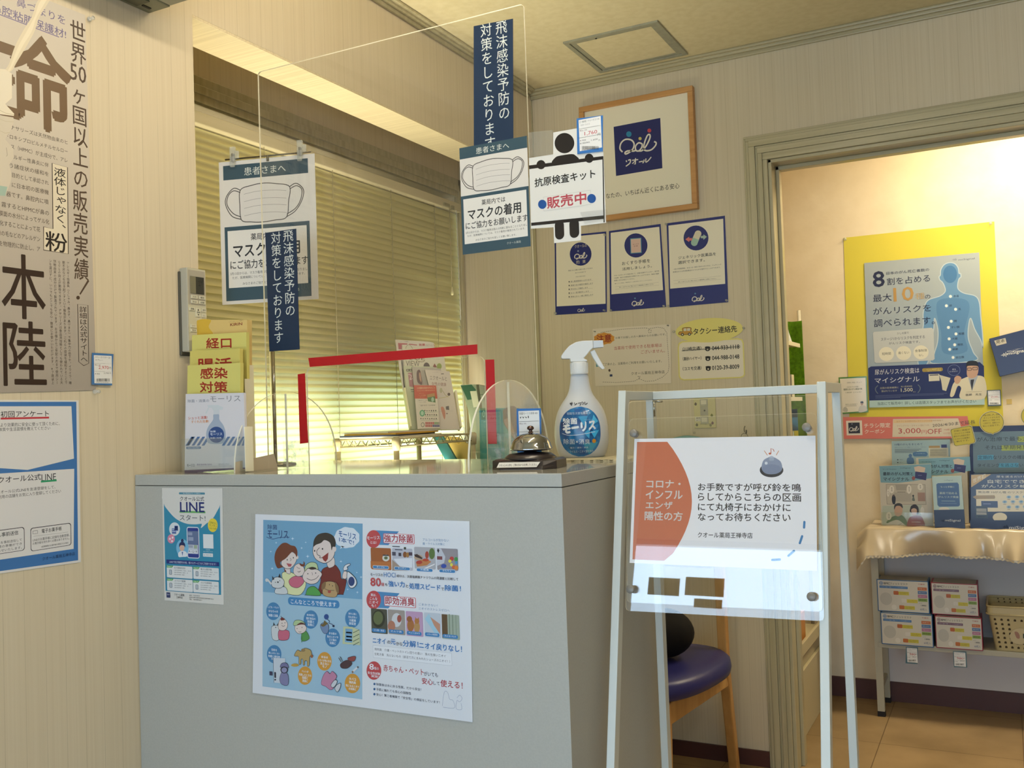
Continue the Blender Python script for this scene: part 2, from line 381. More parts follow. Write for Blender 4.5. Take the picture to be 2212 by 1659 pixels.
# far room
S('wall_far', MB().box(-1.4, 3.5, YF, YF+.1, 0, ZC, M_far))
S('wall_far_left', MB().box(-1.3, -1.2, YB+.115, YF, 0, ZC, M_far))
S('wall_far_right', MB().box(3.3, 3.4, YB+.115, YF, 0, ZC, M_far))
S('baseboard_far', MB().box(-1.2, 3.3, YF-.008, YF, 0, .078, M_base).box(-1.2, 3.3, YF-.006, YF, .078, .0795, pm('7a5a4a')))
S('baseboard_back', MB().box(-1.98, -.752, YB-.008, YB, 0, .052, M_base))
S('baseboard_left', MB().box(XL, XL+.008, -1.2, 1.33, 0, .052, M_base))
# crown moulding in steps
cm = MB()
for d, z in ((.010, 2.400), (.022, 2.412), (.034, 2.4205)):
    cm.box(XL, XR, YB-d, YB, z, ZC, M_trimx)
S('trim_2', cm, bevel=.003)
cm = MB()
for d, z in ((.010, 2.400), (.022, 2.412), (.034, 2.4205)):
    cm.box(XL, XL+d, -1.2, YB-.035, z, ZC, M_trim)
S('trim_3', cm, bevel=.003)
S('trim_4', MB().box(XL-.004, XL+.004, YB-.006, YB-.0005, H+.9, 2.40, M_trim))
# corner bead where the window reveal meets the back wall
S('trim_5', MB().box(XL-.018, XL+.001, YB-.008, YB, .052, H+.9, M_trim))
# door casing: steps that grow inward
dc = MB()
steps = ((.752, .917, .008), (.744, .909, .016), (.733, .898, .022), (.712, .877, .017), (.704, .869, .024), (.688, .850, .020))
for i, (x, z, d) in enumerate(steps):
    z += H; xi = steps[i+1][0] if i+1 < len(steps) else .672; zi = H+(steps[i+1][1] if i+1 < len(steps) else .827)
    dc.box(-x, -xi, YB-d, YB, 0, zi, M_trim)
    dc.box(DX1+.0+(xi-.672), DX1+(x-.672), YB-d, YB, 0, zi, M_trim)
    dc.box(-x, DX1+(x-.672), YB-d, YB, zi, z, M_trimx)
S('trim_6', dc, bevel=.002)
# lining of the doorway with its stop
dl = MB().box(DX0, DX0+.012, YB-.012, YB+.13, 0, DZ, M_trim).box(DX1-.012, DX1, YB-.012, YB+.13, 0, DZ, M_trim).box(DX0, DX1, YB-.012, YB+.13, DZ-.012, DZ, M_trimx)
dl.box(DX0+.012, DX0+.024, YB+.05, YB+.085, 0, DZ-.012, M_trim).box(DX0+.012, DX1-.012, YB+.05, YB+.085, DZ-.026, DZ-.012, M_trimx)
S('trim_7', dl, bevel=.002)
# ceiling hatch
M_alu = noisy('hatch_aluminium', '8b8a78', '97957f', (50, 50, 50), .4, .5)
hx0, hx1, hy0, hy1 = -1.240, -.914, 2.843, 3.168
ht = MB()
for k, (w, z) in enumerate(((.0, .006), (.017, .003))):
    a = hx0+w; b_ = hx1-w; c_ = hy0+w; d_ = hy1-w; t = .0155
    ht.box(a, b_, c_, c_+t, ZC-z, ZC+.001, M_alu).box(a, b_, d_-t, d_, ZC-z, ZC+.001, M_alu).box(a, a+t, c_+t, d_-t, ZC-z, ZC+.001, M_alu).box(b_-t, b_, c_+t, d_-t, ZC-z, ZC+.001, M_alu)
hat = empty('ceiling_hatch', (-1.077, 3.0, ZC), 'square ceiling access hatch with a grey metal frame', 'ceiling hatch')
ht.build('frame', hat, bevel=.0008)
MB().box(hx0+.033, hx1-.033, hy0+.033, hy1-.033, ZC-.002, ZC+.001, M_ceil).build('panel', hat)
MB().tube([(-1.13, 2.862, ZC-.004), (-1.13, 2.862, ZC-.0075)], .003, pm('2a2620', .5), 10).build('keyhole', hat)
# ------------------------------------------------------------------ window behind the blind
wc = MB()
for d, m, w in ((.012, .075, .03), (.02, .052, .026), (.014, .03, .03)):
    m = .04*m/.075
    wc.box(XW, XW+d, 1.523, wy1+m, wz1-.03+m*1.875, wz1-.03+m*1.875+w*.9, M_trim)
    wc.box(XW, XW+d, wy1+m*.4-.004, wy1+m, wz0, wz1-.03+m*1.875+w*.9, M_trim)
win = S('window_1', wc, bevel=.002)
sash = pm('6f6c62', .4, .5)
MB().box(XW-.09, XW-.05, wy0, wy0+.03, wz0, wz1, sash).box(XW-.09, XW-.05, wy1-.012, wy1, wz0, wz1, sash).box(XW-.09, XW-.05, wy0, wy1, wz0, wz0+.03, sash).box(XW-.09, XW-.05, wy0, wy1, wz1-.03, wz1, sash).box(XW-.085, XW-.045, 2.36, 2.42, wz0+.03, wz1-.03, sash).build('sash', win)
MB().box(XW-.072, XW-.068, wy0+.03, wy1-.012, wz0+.03, wz1-.03, clear('window_glass', (.9, .93, .9), .8)).build('glass', win)
MB().box(XW-.066, XW-.064, wy0+.03, wy1-.03, H+.05, wz1-.03, translucent('upper_pane_dimmer', '6c6852', .4, '908a66')).build('upper_pane_dimmer', win)  # unseen sheet added behind the blind to keep its upper slats darker
# ------------------------------------------------------------------ venetian blind
M_slat = translucent('cream_slat', 'e2dab8', .68, 'fff3b0')
bl = empty('venetian_blind', (XW+.03, 2.4, .98), 'closed cream venetian blind glowing with daylight, behind the counter', 'window blind')
XB = XW+.028; by0, by1 = 1.56, 3.155
sl = MB(); zt = H+.788; n = 56; pitch = .0205
for i in range(n):
    z = zt-.016-i*pitch; jit = random.uniform(-.0006, .0006)
    if z < .97: break
    pr = [(-.0042, .0125), (-.0004, .0055), (.0012, -.002), (.0028, -.0125)]
    vs = []; 
    for yy in (by0, by1):
        for dx, dz in pr: vs.append((XB+dx+jit, yy, z+dz))
    sl.add(vs, [(k, k+1, 4+k+1, 4+k) for k in range(3)], M_slat, True)
sl.build('slats', bl)
M_rail = noisy('blind_rail', 'b3a888', 'bbb092', (30, 2, 30), .4, .4)
MB().box(XB-.02, XB+.018, by0-.01, by1+.005, zt, zt+.034, M_rail).build('head_rail', bl, bevel=.003)
MB().box(XB-.014, XB+.014, by0, by1, .955, .968, M_rail).build('bottom_rail', bl, bevel=.003)
M_cord = pm('a99f7f', .8)
for y in (1.75, 2.07, 2.38, 2.7, 2.98):
    q = MB(); q.tube([(XB+.0095, y, zt), (XB+.0095, y, .96)], .0009, M_cord, 6)
    for i in range(n): 
        z = zt-.016-i*pitch
        if z > .97: q.tube([(XB-.008, y, z-.008), (XB+.0095, y, z-.009)], .0005, M_cord, 4)
    q.build('ladder_cord', bl)
MB().tube([(XB+.021, 3.07, zt+.01), (XB+.021, 3.07, zt-.30)], .0011, M_cord, 6).build('pull_cord', bl)
MB().lathe((XB+.021, 3.07, zt-.33), [(.002, .032), (.005, .02), (.007, .006), (.003, 0)], pm('cfc79c', .4), 12).build('cord_knob', bl)
MB().tube([(XB+.024, 3.115, zt), (XB+.026, 3.118, zt-.42)], .0022, clear('wand', haze=.3), 8).build('tilt_wand', bl)
MB().box(XB+.012, XB+.024, 3.03, 3.07, zt+.004, zt+.016, pm('8b8468', .4)).box(XB+.012, XB+.026, 3.085, 3.10, zt-.002, zt+.014, pm('8b8468', .4)).build('bracket', bl, bevel=.001)
# ------------------------------------------------------------------ lamps
def fixture(name, x, y, sx, sy, power, color, label, group=None):
    e = empty(name, (x, y, ZC-.05), label, 'ceiling lamp', group)
    MB().box(x-sx/2-.02, x+sx/2+.02, y-sy/2-.02, y+sy/2+.02, ZC-.03, ZC, pm('e8e6de', .5)).build('housing', e, bevel=.004)
    MB().box(x-sx/2, x+sx/2, y-sy/2, y+sy/2, ZC-.036, ZC-.0305, lampmat('lamp_glow', color, 4)).build('diffuser', e)
    o = lamp_area(name+'_light', (0, 0, -.0 +.01), (0, 0, 0), sx, sy, power, color); o.parent = e
def batten(name, x, y, L, power, color, label):
    e = empty(name, (x, y, ZC-.09), label, 'ceiling lamp')
    MB().box(x-.04, x+.04, y-L/2-.05, y+L/2+.05, ZC-.045, ZC, pm('e8e6de', .5)).box(x-.02, x+.02, y-L/2-.05, y-L/2-.01, ZC-.10, ZC-.045, pm('e8e6de', .5)).box(x-.02, x+.02, y+L/2+.01, y+L/2+.05, ZC-.10, ZC-.045, pm('e8e6de', .5)).build('housing', e, bevel=.003)
    MB().tube([(x, y-L/2, ZC-.085), (x, y+L/2, ZC-.085)], .016, lampmat('tube_glow', color, power/(2*pi*.016*L*pi)), 16).build('lamp_tube', e)
batten('ceiling_light', -.62, 1.2, 1.1, LAMP_MAIN*.5, (1, .89, .70), 'warm fluorescent batten on the ceiling above the counter')
batten('ceiling_light', .75, .3, 1.1, LAMP_MAIN*.3, (1, .89, .70), 'warm fluorescent batten on the ceiling of the front hall')
fixture('ceiling_light', .35, 3.72, .9, .2, LAMP_FAR, (1, .86, .58), 'ceiling lamp inside the far room')
# ------------------------------------------------------------------ air conditioner high on the left wall
acg = pm('77745c', .5); acw = pm('cfcab8', .4)
ac = empty('air_conditioner', (XL, 1.0, H+.864), 'wall air conditioner, only its underside corner showing at the top left', 'air conditioner')
MB().box(XL, XL+.062, .62, 1.402, H+.864, H+1.12, acg).box(XL+.062, XL+.12, .62, 1.402, H+.866, H+1.12, pm('a8a48c', .5)).build('body', ac, bevel=.002)
MB().box(XL+.121, XL+.20, .62, 1.402, H+.880, H+1.12, acw).build('front_panel', ac, bevel=.012)
MB().box(XL+.012, XL+.05, .7, 1.36, H+.861, H+.864, pm('55533f', .6)).build('grille', ac, bevel=.001)
q = MB(); q.box(XL+.02, XL+.026, 1.365, 1.385, H+.862, H+.8641, pm('2a281f')).build('screw', ac)
# ------------------------------------------------------------------ counter
M_ctr = noisy('grey_laminate', 'a3a39c', 'a7a7a0', (300, 300, 300), .5, .35)
M_top = noisy('glossy_laminate_top', 'a9a69c', 'aeaba0', (200, 200, 200), .06, .55)
CX, CY0, CY1, CZ = -.6135, 1.339, 1.80, H-.093
ct = empty('reception_counter', (-1.08, 1.57, 0), 'light grey laminate reception counter with posters on its front', 'counter')
MB().box(XL+.001, CX, CY0, CY1, 0, CZ-.0225, M_ctr).build('body', ct)
MB().box(XL+.001, CX, CY0, CY1, CZ-.0212, CZ-.0006, M_ctr).build('countertop', ct, bevel=.001)
MB().box(XL+.002, CX-.001, CY0+.001, CY1-.001, CZ-.0006, CZ, M_top).build('top_surface', ct)
MB().box(XL+.003, CX-.003, CY0+.003, CY1-.003, CZ-.0226, CZ-.0211, pm('3c3a34', .8)).build('joint', ct)

# unseen desk and uplighter bar, added to brighten the soffit and ceiling
sd = empty('fill_light_desk', (-1.3, 2.1, 0), 'low unseen desk added behind the reception counter to carry a fill light', 'desk')
MB().box(-1.80, -.96, 1.86, 2.27, .70, .725, pm('cdc8ba', .5)).build('desk_top', sd, bevel=.003)
for x in (-1.78, -.98):
    for y in (1.88, 2.25): MB().box(x-.015, x+.015, y-.015, y+.015, 0, .70, pm('8f8c84', .4)).build('leg', sd)
dk_ = empty('fill_light_bar', (-1.64, 2.06, .725), 'unseen fill light bar added on the desk behind the counter', 'fill light')
MB().box(-1.69, -1.59, 1.87, 2.25, .726, .775, pm('b9b7b0', .4)).build('body', dk_, bevel=.003)
o_ = lamp_area('desk_fill_light', (0, 0, .055), (pi, 0, 0), .08, .36, FILL_UPLIGHT, (1, .93, .70)); o_.parent = dk_; o_.data.spread = radians(95)

MB().box(-1.83, -1.76, 2.87, 3.16, 1.0005, 1.028, pm('b9b7b0', .4)).build('fill_light_bar', label='short unseen fill light bar added on the low cabinet by the window corner', cat='fill light', bevel=.002)  # second unseen uplighter, added to lift the far end of the soffit
o_ = lamp_area('cabinet_fill_light', (-1.795, 3.015, 1.032), (pi, 0, 0), .05, .26, FILL_UPLIGHT*.2, (1, .93, .70)); o_.data.spread = radians(95)
# ================================================================== printed matter on the left wall
def gradz(name, z0, z1, h0, h1, rough=.5):
    m = bpy.data.materials.new(name); m.use_nodes = True; nt = m.node_tree; b = nt.nodes['Principled BSDF']; N = nt.nodes.new; L = nt.links.new
    g = N('ShaderNodeNewGeometry'); sp = N('ShaderNodeSeparateXYZ'); mr = N('ShaderNodeMapRange'); cr = N('ShaderNodeValToRGB')
    L(g.outputs['Position'], sp.inputs[0]); L(sp.outputs[2], mr.inputs[0]); mr.inputs[1].default_value = z0; mr.inputs[2].default_value = z1; L(mr.outputs[0], cr.inputs[0])
    cr.color_ramp.elements[0].color = lin(h0); cr.color_ramp.elements[1].color = lin(h1); L(cr.outputs[0], b.inputs['Base Color']); b.inputs['Roughness'].default_value = rough; return m
PLW = PX(XL)
PAPER = 'ded9cf'
def pricetag(a, x0, y0, x1, y1, edge, name1, name2, price, sub, code=True, ty=''):
    """blue-edged shelf price label drawn in crop coordinates"""
    w = x1-x0; h = y1-y0; X = lambda f: x0+w*f; Y = lambda f: y0+h*f
    a.rect(X(.075), Y(.06), X(.925), Y(.94), 'dcdad6')
    for f in (.31, .56): a.rect(X(.1), Y(f), X(.9), Y(f+.008), '3a3a3a', up=False)
    a.text(name1, X(.12), Y(.09), X(.86), Y(.15), '26262a'); a.text(name2, X(.14), Y(.18), X(.5), Y(.235), '26262a')
    a.text('税込 10%', X(.12), Y(.34), X(.4), Y(.385), '5a2a2a')
    if price: a.text(price, X(.3), Y(.39), X(.78), Y(.51), 'b0303a', .01); a.text('円', X(.8), Y(.43), X(.9), Y(.5), '333333')
    a.text('★ 税抜', X(.12), Y(.62), X(.36), Y(.665), '333333'); a.text(sub, X(.55), Y(.60), X(.8), Y(.65), '333333'); a.text('円', X(.83), Y(.605), X(.89), Y(.65), '333333')
    if ty: a.text(ty, X(.12), Y(.70), X(.5), Y(.745), '333333')
    if code:
        r = random.Random(3); x = .2
        while x < .84:
            ww = r.choice((.008, .014, .02)); a.rect(X(x), Y(.79), X(x+ww), Y(.885), '202020', up=False); x += ww+r.choice((.008, .014, .02))
        a.text('4987009600011', X(.18), Y(.895), X(.85), Y(.925), '333333')
gm = gradz('poster_grey_gradient', 1.15, 1.75, '8f857c', 'c4b9a8')
a = Art(PLW, .45, .3, lift=.001)
a.sheet([(-140, -95), (183, 33), (207, 838), (205, 843), (-140, 852)], gm, .0006)
dk = '4a3a2c'; BR = '6a543c'
a.c(0, 0, 8.295)
a.text('・鼻づまりを', 160, -110, 1150, 60, '6d6385', .008); a.text('鼻腔粘膜保護材!', -170, 20, 1160, 190, '6d6385', .012)
a.rect(-170, 196, 1040, 214, '7a6f90')
a.c(0, 0, 2.962)
a.text('生', -300, 40, 108, 640, BR, .035); a.text('命', 66, 168, 440, 770, BR, .035)
a.vtext('世界', 440, 110, 545, 392, dk, .012); a.text('50', 444, 400, 545, 505, dk, .012)
a.vtext('ヶ国以上の', 450, 525, 552, 1195, dk, .012); a.vtext('販売実績', 458, 1200, 556, 1790, dk, .012)
a.c(0, 500, 4.1476); a.poly([(780, 435), (795, 445), (716, 568), (706, 560)], dk); a.ell(694, 594, 16, 17, dk)
a.c(0, 150, 6.145); tx = '3f342c'
for t, x0, y0, x1, h in (('ナサリーズは天然物由来のヒ', 135, 735, 885, 62), ('ドロキシプロピルメチルセルロー', 70, 848, 885, 58), ('ス（HPMC）が主成分で、アレ', 135, 990, 885, 66),
        ('レルギー性鼻炎に伴', 120, 1118, 635, 62), ('う諸症状の緩和を', 120, 1240, 635, 64), ('目的として承認され', 150, 1368, 635, 64), ('に日本初の医療機', 150, 1498, 635, 66)):
    a.text(t, x0, y0, x1, y0+h, tx, .004)
a.c(0, 0, 2.962)
for t, x0, y0, x1 in (('器です。鼻腔内に噴', 36, 1222, 305), ('霧するとHPMCが鼻の', 5, 1290, 308), ('粘膜面の水分によってゲル化', -40, 1340, 310), ('化することによって花', -6, 1408, 252),
        ('粉の毛などのアレルゲン', -24, 1470, 252), ('を物理的に防止し、ア', -10, 1538, 252)):
    a.text(t, x0, y0, x1, y0+34, tx, .006)
bx = [(330, 1045), (428, 1072), (433, 1625), (275, 1600), (275, 1452), (335, 1465)]
a.poly(bx, 'd9cdb4'); a.line(bx, 5, '2e241c', True)
a.vtext('液体じゃなく、', 338, 1066, 418, 1480, '231b16', .015); a.text('粉', 286, 1476, 424, 1600, '231b16', .02)
a.c(0, 500, 4.1476)
a.text('本', 5, 182, 392, 766, '30221a', .012); a.text('陸', 20, 792, 400, 1380, '30221a', .012)
for t, x0, y0 in (('アレルギー性鼻炎（くしゃみ、鼻みず、鼻づまり）で集中力の低下や、イライラ、睡', 590, 270), ('眠不足などを引き起こすという報告があります。これらの症状を緩和することで', 552, 262),
        ('ＱＯＬの向上が期待できます。ナサリーズは食品添加物としても使われている天', 512, 258), ('然物由来の成分だけで製造されています。お子様からご年配の方まで使用シー', 472, 252), ('ンを選ばずに、いつでもどこでも安心・簡単にお使いいただけます。※７歳以上', 433, 248)):
    a.vtext(t, x0, y0, x0+25, 1370, tx, .01, 1)
a.line([(690, 652), (782, 662), (790, 1182), (745, 1203), (700, 1168)], 5, '2e241c', True)
a.vtext('詳細は公式サイトへ', 704, 668, 774, 1172, '2a201a', .006)
# the spray nozzle and its mist at the left edge
a.c(0, 0, 8.295); a.blob([(760, -60), (640, 60), (560, 300), (400, 560), (250, 850), (150, 1150), (60, 1290), (190, 1280), (300, 1100), (470, 820), (610, 560), (700, 300), (900, -40)], 'd5c8ac')
a.blob([(820, -80), (690, 60), (610, 300), (470, 560), (310, 850), (190, 1150), (130, 1270), (180, 1260), (260, 1090), (400, 820), (560, 560), (650, 300), (860, -60)], 'dfd3b8')
a.c(0, 150, 6.145); wb = gradz('white_bottle_print', 1.45, 1.75, 'cfc4ae', 'ddd2bb')
a.poly([(-300, -30), (60, 0), (150, 60), (150, 380), (60, 460), (180, 590), (175, 620), (-300, 560)], wb)
a.poly([(-300, 560), (170, 640), (178, 700), (135, 800), (60, 930), (170, 1060), (165, 1190), (110, 1270), (150, 1400), (130, 1500), (70, 1660), (-300, 1660)], 'cbc0ac')
a.line([(-60, 520), (60, 580), (175, 605)], 6, 'b5a68a'); a.line([(-60, 640), (60, 690), (178, 700)], 5, 'b9ab90'); a.line([(-40, 800), (60, 850), (120, 840)], 5, 'b5a68a')
a.line([(75, 1040), (88, 1140), (75, 1155)], 8, 'a39a86'); a.poly([(-300, 1500), (90, 1560), (60, 1680), (-300, 1660)], '9fb5a6')
a.vtext('初上', -110, 2330, -14, 2700, '30221a', .012)
p1 = a.build('nasal_spray_poster', label='tall grey poster with huge dark Japanese characters, upper left wall', cat='poster')
pin(PLW, 191, 42, p1, clearp=True, lift=.002); pin(PLW, 203, 846, p1, clearp=True, lift=.002)
a = Art(PLW, .4, lift=.004).c(0, 500, 4.1476)
a.sheet([(812, 1088), (1003, 1100), (990, 1380), (808, 1372)], '3f6c9f', .0005)
pricetag(a, 812, 1092, 1000, 1378, 1, 'ナザリーズパウダー 220', 'スプレー', '2,970', '2,700')
a.build('price_tag', label='blue-edged price label at the lower corner of the tall grey poster', cat='price label')
a = Art(PLW, .4, .35, lift=.0005).c(0, 840, 3.95)
a.sheet([(-400, 92), (668, 98), (688, 1478), (-400, 1632)], 'd8d5d0', .0005)
a.poly([(-400, 112), (648, 110), (664, 1462), (-400, 1611)], '3d6ea8'); a.poly([(-400, 150), (606, 148), (628, 595), (232, 692), (-400, 650)], 'd8d5d3'); a.poly([(-400, 748), (630, 682), (625, 1365), (-400, 1516)], 'd8d5d3')
a.text('初回アンケート', 2, 190, 413, 245, '1e1c20', .014); a.rect(2, 246, 415, 262, 'b8323c')
a.text('より効果的に安全に使って頂くために、', 0, 291, 505, 326, '26242a'); a.text('体質や生活習慣を教えてください', -14, 332, 425, 364, '26242a')
a.text('クオール公式', -20, 752, 345, 808, '1e1c20', .012); a.text('LINE', 350, 730, 474, 788, '1e1c20', .0); a.rect(345, 784, 480, 800, '2f8f62')
a.text('クオール公式LINEを友達登録をして、', -30, 868, 470, 898, '26242a'); a.text('利用の店舗をお気に入り登録してください', -20, 908, 517, 940, '26242a')
a.frame(255, 1188, 603, 1388, 5, '26242a', .12, 'd8d5d3'); a.frame(-200, 1230, 205, 1440, 5, '26242a', .12, 'd8d5d3')
a.text('電子お薬手帳', 352, 1196, 522, 1232, '1e1c20', .012); a.frame(276, 1212, 318, 1240, 3, '6a6a6a', 0, 'd8d5d3'); a.rect(296, 1212, 298, 1240, '6a6a6a', up=False)
for k in range(24): a.rect(283+k*12.4, 1257-k*1.5, 291+k*12.4, 1259-k*1.5, '333333', up=False)
a.text('LINEのお薬手帳に記録を自動登録。', 275, 1280, 590, 1304, '26242a', .006); a.text('お薬手帳を持ち歩く必要はありません。', 275, 1310, 590, 1332, '26242a', .006); a.text('※医療機関のお薬手帳を使用される場合', 348, 1340, 580, 1356, '26242a', .0)
a.text('ほせん事前送信', -100, 1240, 152, 1278, '1e1c20', .012)
for i, t in enumerate(('ほせんを事前送信して', '、お薬の準備ができ', 'お知らせいたします。')): a.text(t, -80, 1312+i*34, 183, 1336+i*34, '26242a', .004)
a.text('クオール薬局王禅寺店', 357, 1436, 636, 1466, '1c2c48')
a.build('questionnaire_notice', label='white notice with thick blue border below the tall grey poster, left wall', cat='notice')
# air conditioner remote in its wall holder
PR = PX(XL+.024)
rm = empty('remote_control', (XL, 1.49, H+.16), 'grey air conditioner remote control in a holder at the edge of the left wall', 'remote control')
rc = MB().box(XL, XL+.006, 1.462, 1.512, H+.15, H+.33, pm('4a473c', .6)); rc.box(XL+.002, XL+.024, 1.4655, 1.519, H+.158, H+.337, pm('aaa594', .45)); rc.build('body', rm, bevel=.002)
a = Art(PR, .4, .4, lift=.0003).c(380, 570, 11.85)
a.direct = True
def RC(f, g): return 1.467+f*.0505, H+.336-g*.176
def rrect(f0, g0, f1, g1, col, rad=0): p, q = RC(f0, g0), RC(f1, g1); a.rect(p[0], p[1], q[0], q[1], col, rad)
rrect(0, 0, 1, 1, 'c3bda2', .04); rrect(.02, .02, .98, .445, 'a8a08e', .03); a.build('face_plate', rm)
a = Art(PR, .15, .6, lift=.0012); a.direct = True; rrect(.12, .095, .9, .305, '34332a'); a.text('27', 1.497, H+.31, 1.507, H+.30, '14140f'); a.rect(1.473, H+.319, 1.489, H+.2825, '77735c'); a.build('display', rm, label='dark remote display')
for f0, g0, f1, g1, t in ((.16, .325, .5, .365, '冷房'), (.6, .325, .94, .365, '暖房'), (.16, .385, .5, .425, '除湿'), (.6, .385, .94, .425, '自動'), (.06, .475, .34, .515, '風量'), (.72, .475, .98, .515, '風向'), (.72, .545, .98, .585, 'パワフル'), (.4, .475, .64, .585, '▲温度▼'), (.1, .68, .4, .72, 'タイマー'), (.1, .735, .4, .77, '取消')):
    a = Art(PR, .5, .3, lift=.0012); a.direct = True
    p, q = RC(f0, g0), RC(f1, g1); b_ = MB(); b_.box(XL+.0242, XL+.0262, p[0], q[0], q[1], p[1], pm('cfcab2', .5)); a.v, a.f, a.m, a.sm, a.mats = b_.v, b_.f, b_.m, b_.sm, b_.mats; a.h = .0023
    w = q[0]-p[0]; h = p[1]-q[1]
    if t == '▲温度▼':
        a.uvpoly([(p[0]+w*.3, p[1]-h*.3), (p[0]+w*.7, p[1]-h*.3), (p[0]+w*.5, p[1]-h*.12)], '26241e'); a.uvpoly([(p[0]+w*.3, p[1]-h*.7), (p[0]+w*.7, p[1]-h*.7), (p[0]+w*.5, p[1]-h*.88)], '26241e'); a.text('温度', p[0]+w*.15, p[1]-h*.4, q[0]-w*.15, p[1]-h*.6, '26241e')
    else: a.text(t, p[0]+w*.18, p[1]-h*.22, q[0]-w*.18, q[1]+h*.22, '26241e', .01)
    a.build('button', rm)
# ================================================================== posters on the counter front
PCF = PY(CY0)
a = Art(PCF, .45, lift=.0003).c(320, 1040, 5.53)
a.sheet([(170, 78), (890, 80), (907, 1472), (200, 1418)], 'c9c7c2', .0005)
teal = '2e7f9e'
a.poly([(192, 262), (862, 280), (876, 1355), (212, 1305)], teal)
a.blob([(192, 150), (192, 262), (230, 330), (330, 440), (450, 500), (560, 512), (632, 505), (645, 515), (636, 556), (700, 502), (770, 450), (830, 350), (861, 280), (862, 150), (500, 110)], 'c9c7c2')
a.rect(372, 129, 682, 154, '4a7f92', .4); a.text('クオール公式', 385, 178, 672, 232, '1d2230', .012); a.text('処方箋送信がもっと便利に', 420, 134, 630, 148, 'c9d2d2')
a.rect(378, 350, 688, 372, '5a9a58'); a.text('LINE', 385, 246, 673, 360, '1f2a66', .03); a.text('スタート!', 380, 396, 688, 464, '333c48', -.004)
a.ell(776, 522, 58, 82, 'd5bf3e'); a.text('LINEから', 740, 470, 822, 500, '26502a', 0, dy=20); a.text('カンタン', 735, 505, 824, 535, '26502a', .01, dy=14); a.text('お友だち登録', 735, 545, 820, 568, '26502a', 0, dy=10)
a.ell(320, 568, 64, 80, 'c6ccd0'); a.rect(288, 560, 338, 622, '3c5290'); a.rect(318, 528, 360, 588, '3c5290')
for x, y in ((295, 568), (316, 568), (295, 590), (316, 590), (325, 538), (343, 538), (325, 560), (343, 560)): a.rect(x, y, x+14, y+14, 'b9c3d6', up=False)
a.ell(280, 685, 44, 54, 'c87f96'); a.ell(265, 685, 12, 14, 'dfd3d8', up=True); a.ell(297, 670, 11, 13, 'dfd3d8', up=False); a.ell(290, 712, 12, 13, 'dfd3d8', up=False)
a.rect(464, 540, 612, 914, 'c3c9d3', .16); a.rect(474, 552, 603, 904, '27377f', .1); a.rect(476, 590, 602, 748, '5a6a8c'); a.rect(482, 606, 532, 642, '8894ae', .1); a.rect(484, 662, 545, 706, '8894ae', .1); a.rect(480, 752, 601, 860, 'b4bac6'); a.rect(486, 815, 520, 855, 'ccd0d6'); a.rect(524, 817, 558, 857, 'ccd0d6', up=False); a.rect(562, 819, 598, 859, 'ccd0d6', up=False); a.text('R Q B', 492, 822, 592, 848, '333a4a', .01); a.rect(488, 760, 540, 790, '8f98a8'); a.rect(552, 758, 590, 800, '8fa08a', up=False)
a.ell(415, 792, 74, 104, '6ea8c8'); a.blob([(372, 900), (365, 860), (385, 835), (415, 828), (450, 835), (470, 860), (470, 895), (415, 900)], 'cfd3d8'); a.ell(410, 790, 30, 40, 'c9a593'); a.blob([(378, 785), (378, 745), (400, 722), (430, 725), (447, 750), (446, 785), (432, 765), (395, 762)], '1f2a55'); a.ell(414, 706, 17, 20, '1f2a55'); a.poly([(405, 840), (425, 840), (418, 890)], '5a6a9a')
a.rect(662, 628, 783, 796, 'cfd2d4')
a.text('公式LINE', 695, 806, 745, 820, 'cfd8dc'); a.text('@友だち追加はこちらから', 665, 828, 780, 842, 'cfd8dc'); a.rect(662, 854, 780, 896, 'c6cacd', .1); a.text('Q  クオール', 672, 868, 762, 884, '333a48', .008)
a.rect(224, 930, 852, 978, '20306e'); a.text('LINEで処方箋受付の他、様々なサービスがご利用できます！', 262, 944, 815, 972, 'c6ccd8', .004)
for (x, y, n, t) in ((228, 1000, 1, '処方箋事前送信'), (544, 1018, 2, '電子お薬手帳'), (232, 1156, 3, 'スマホで服薬'), (544, 1178, 4, 'コロナ抗原検査')):
    a.rect(x, y, x+306, y+142, 'cdcfcf', .08); a.poly([(x, y), (x+80, y+6), (x+62, y+30), (x, y+26)], '5a9a58'); a.text('Point '+str(n), x+8, y+6, x+58, y+20, 'e6efe0'); a.text(t, x+90, y+16, x+222, y+40, '22303c', .01)
    a.frame(x+30, y+52, x+62, y+110, 5, '5a6472', .2, 'aab2ba')
    for i in range(3): a.text('お薬の受取時間をご連絡し、待ち時間'[: 16-i*2], x+88, y+52+i*25, x+290-i*36, y+64+i*25, '4a525c')
a.rect(226, 1322, 270, 1384, '2a3560'); a.text('Qol', 234, 1340, 262, 1356, 'c9ccd8'); a.text('クオール薬局', 320, 1334, 438, 1362, '26303c', .01); a.text('王禅寺店', 345, 1368, 418, 1394, '26303c', .01)
for i, t in enumerate(('住所　〒215-0018', '神奈川県川崎市麻生区王禅寺東3-26-6', 'TEL　044-959-6211')): a.text(t, 498, 1350+i*24, (625, 790, 650)[i], 1364+i*24, '26303c')
a.build('line_service_poster', label='small teal and white poster on the left of the counter front', cat='poster')
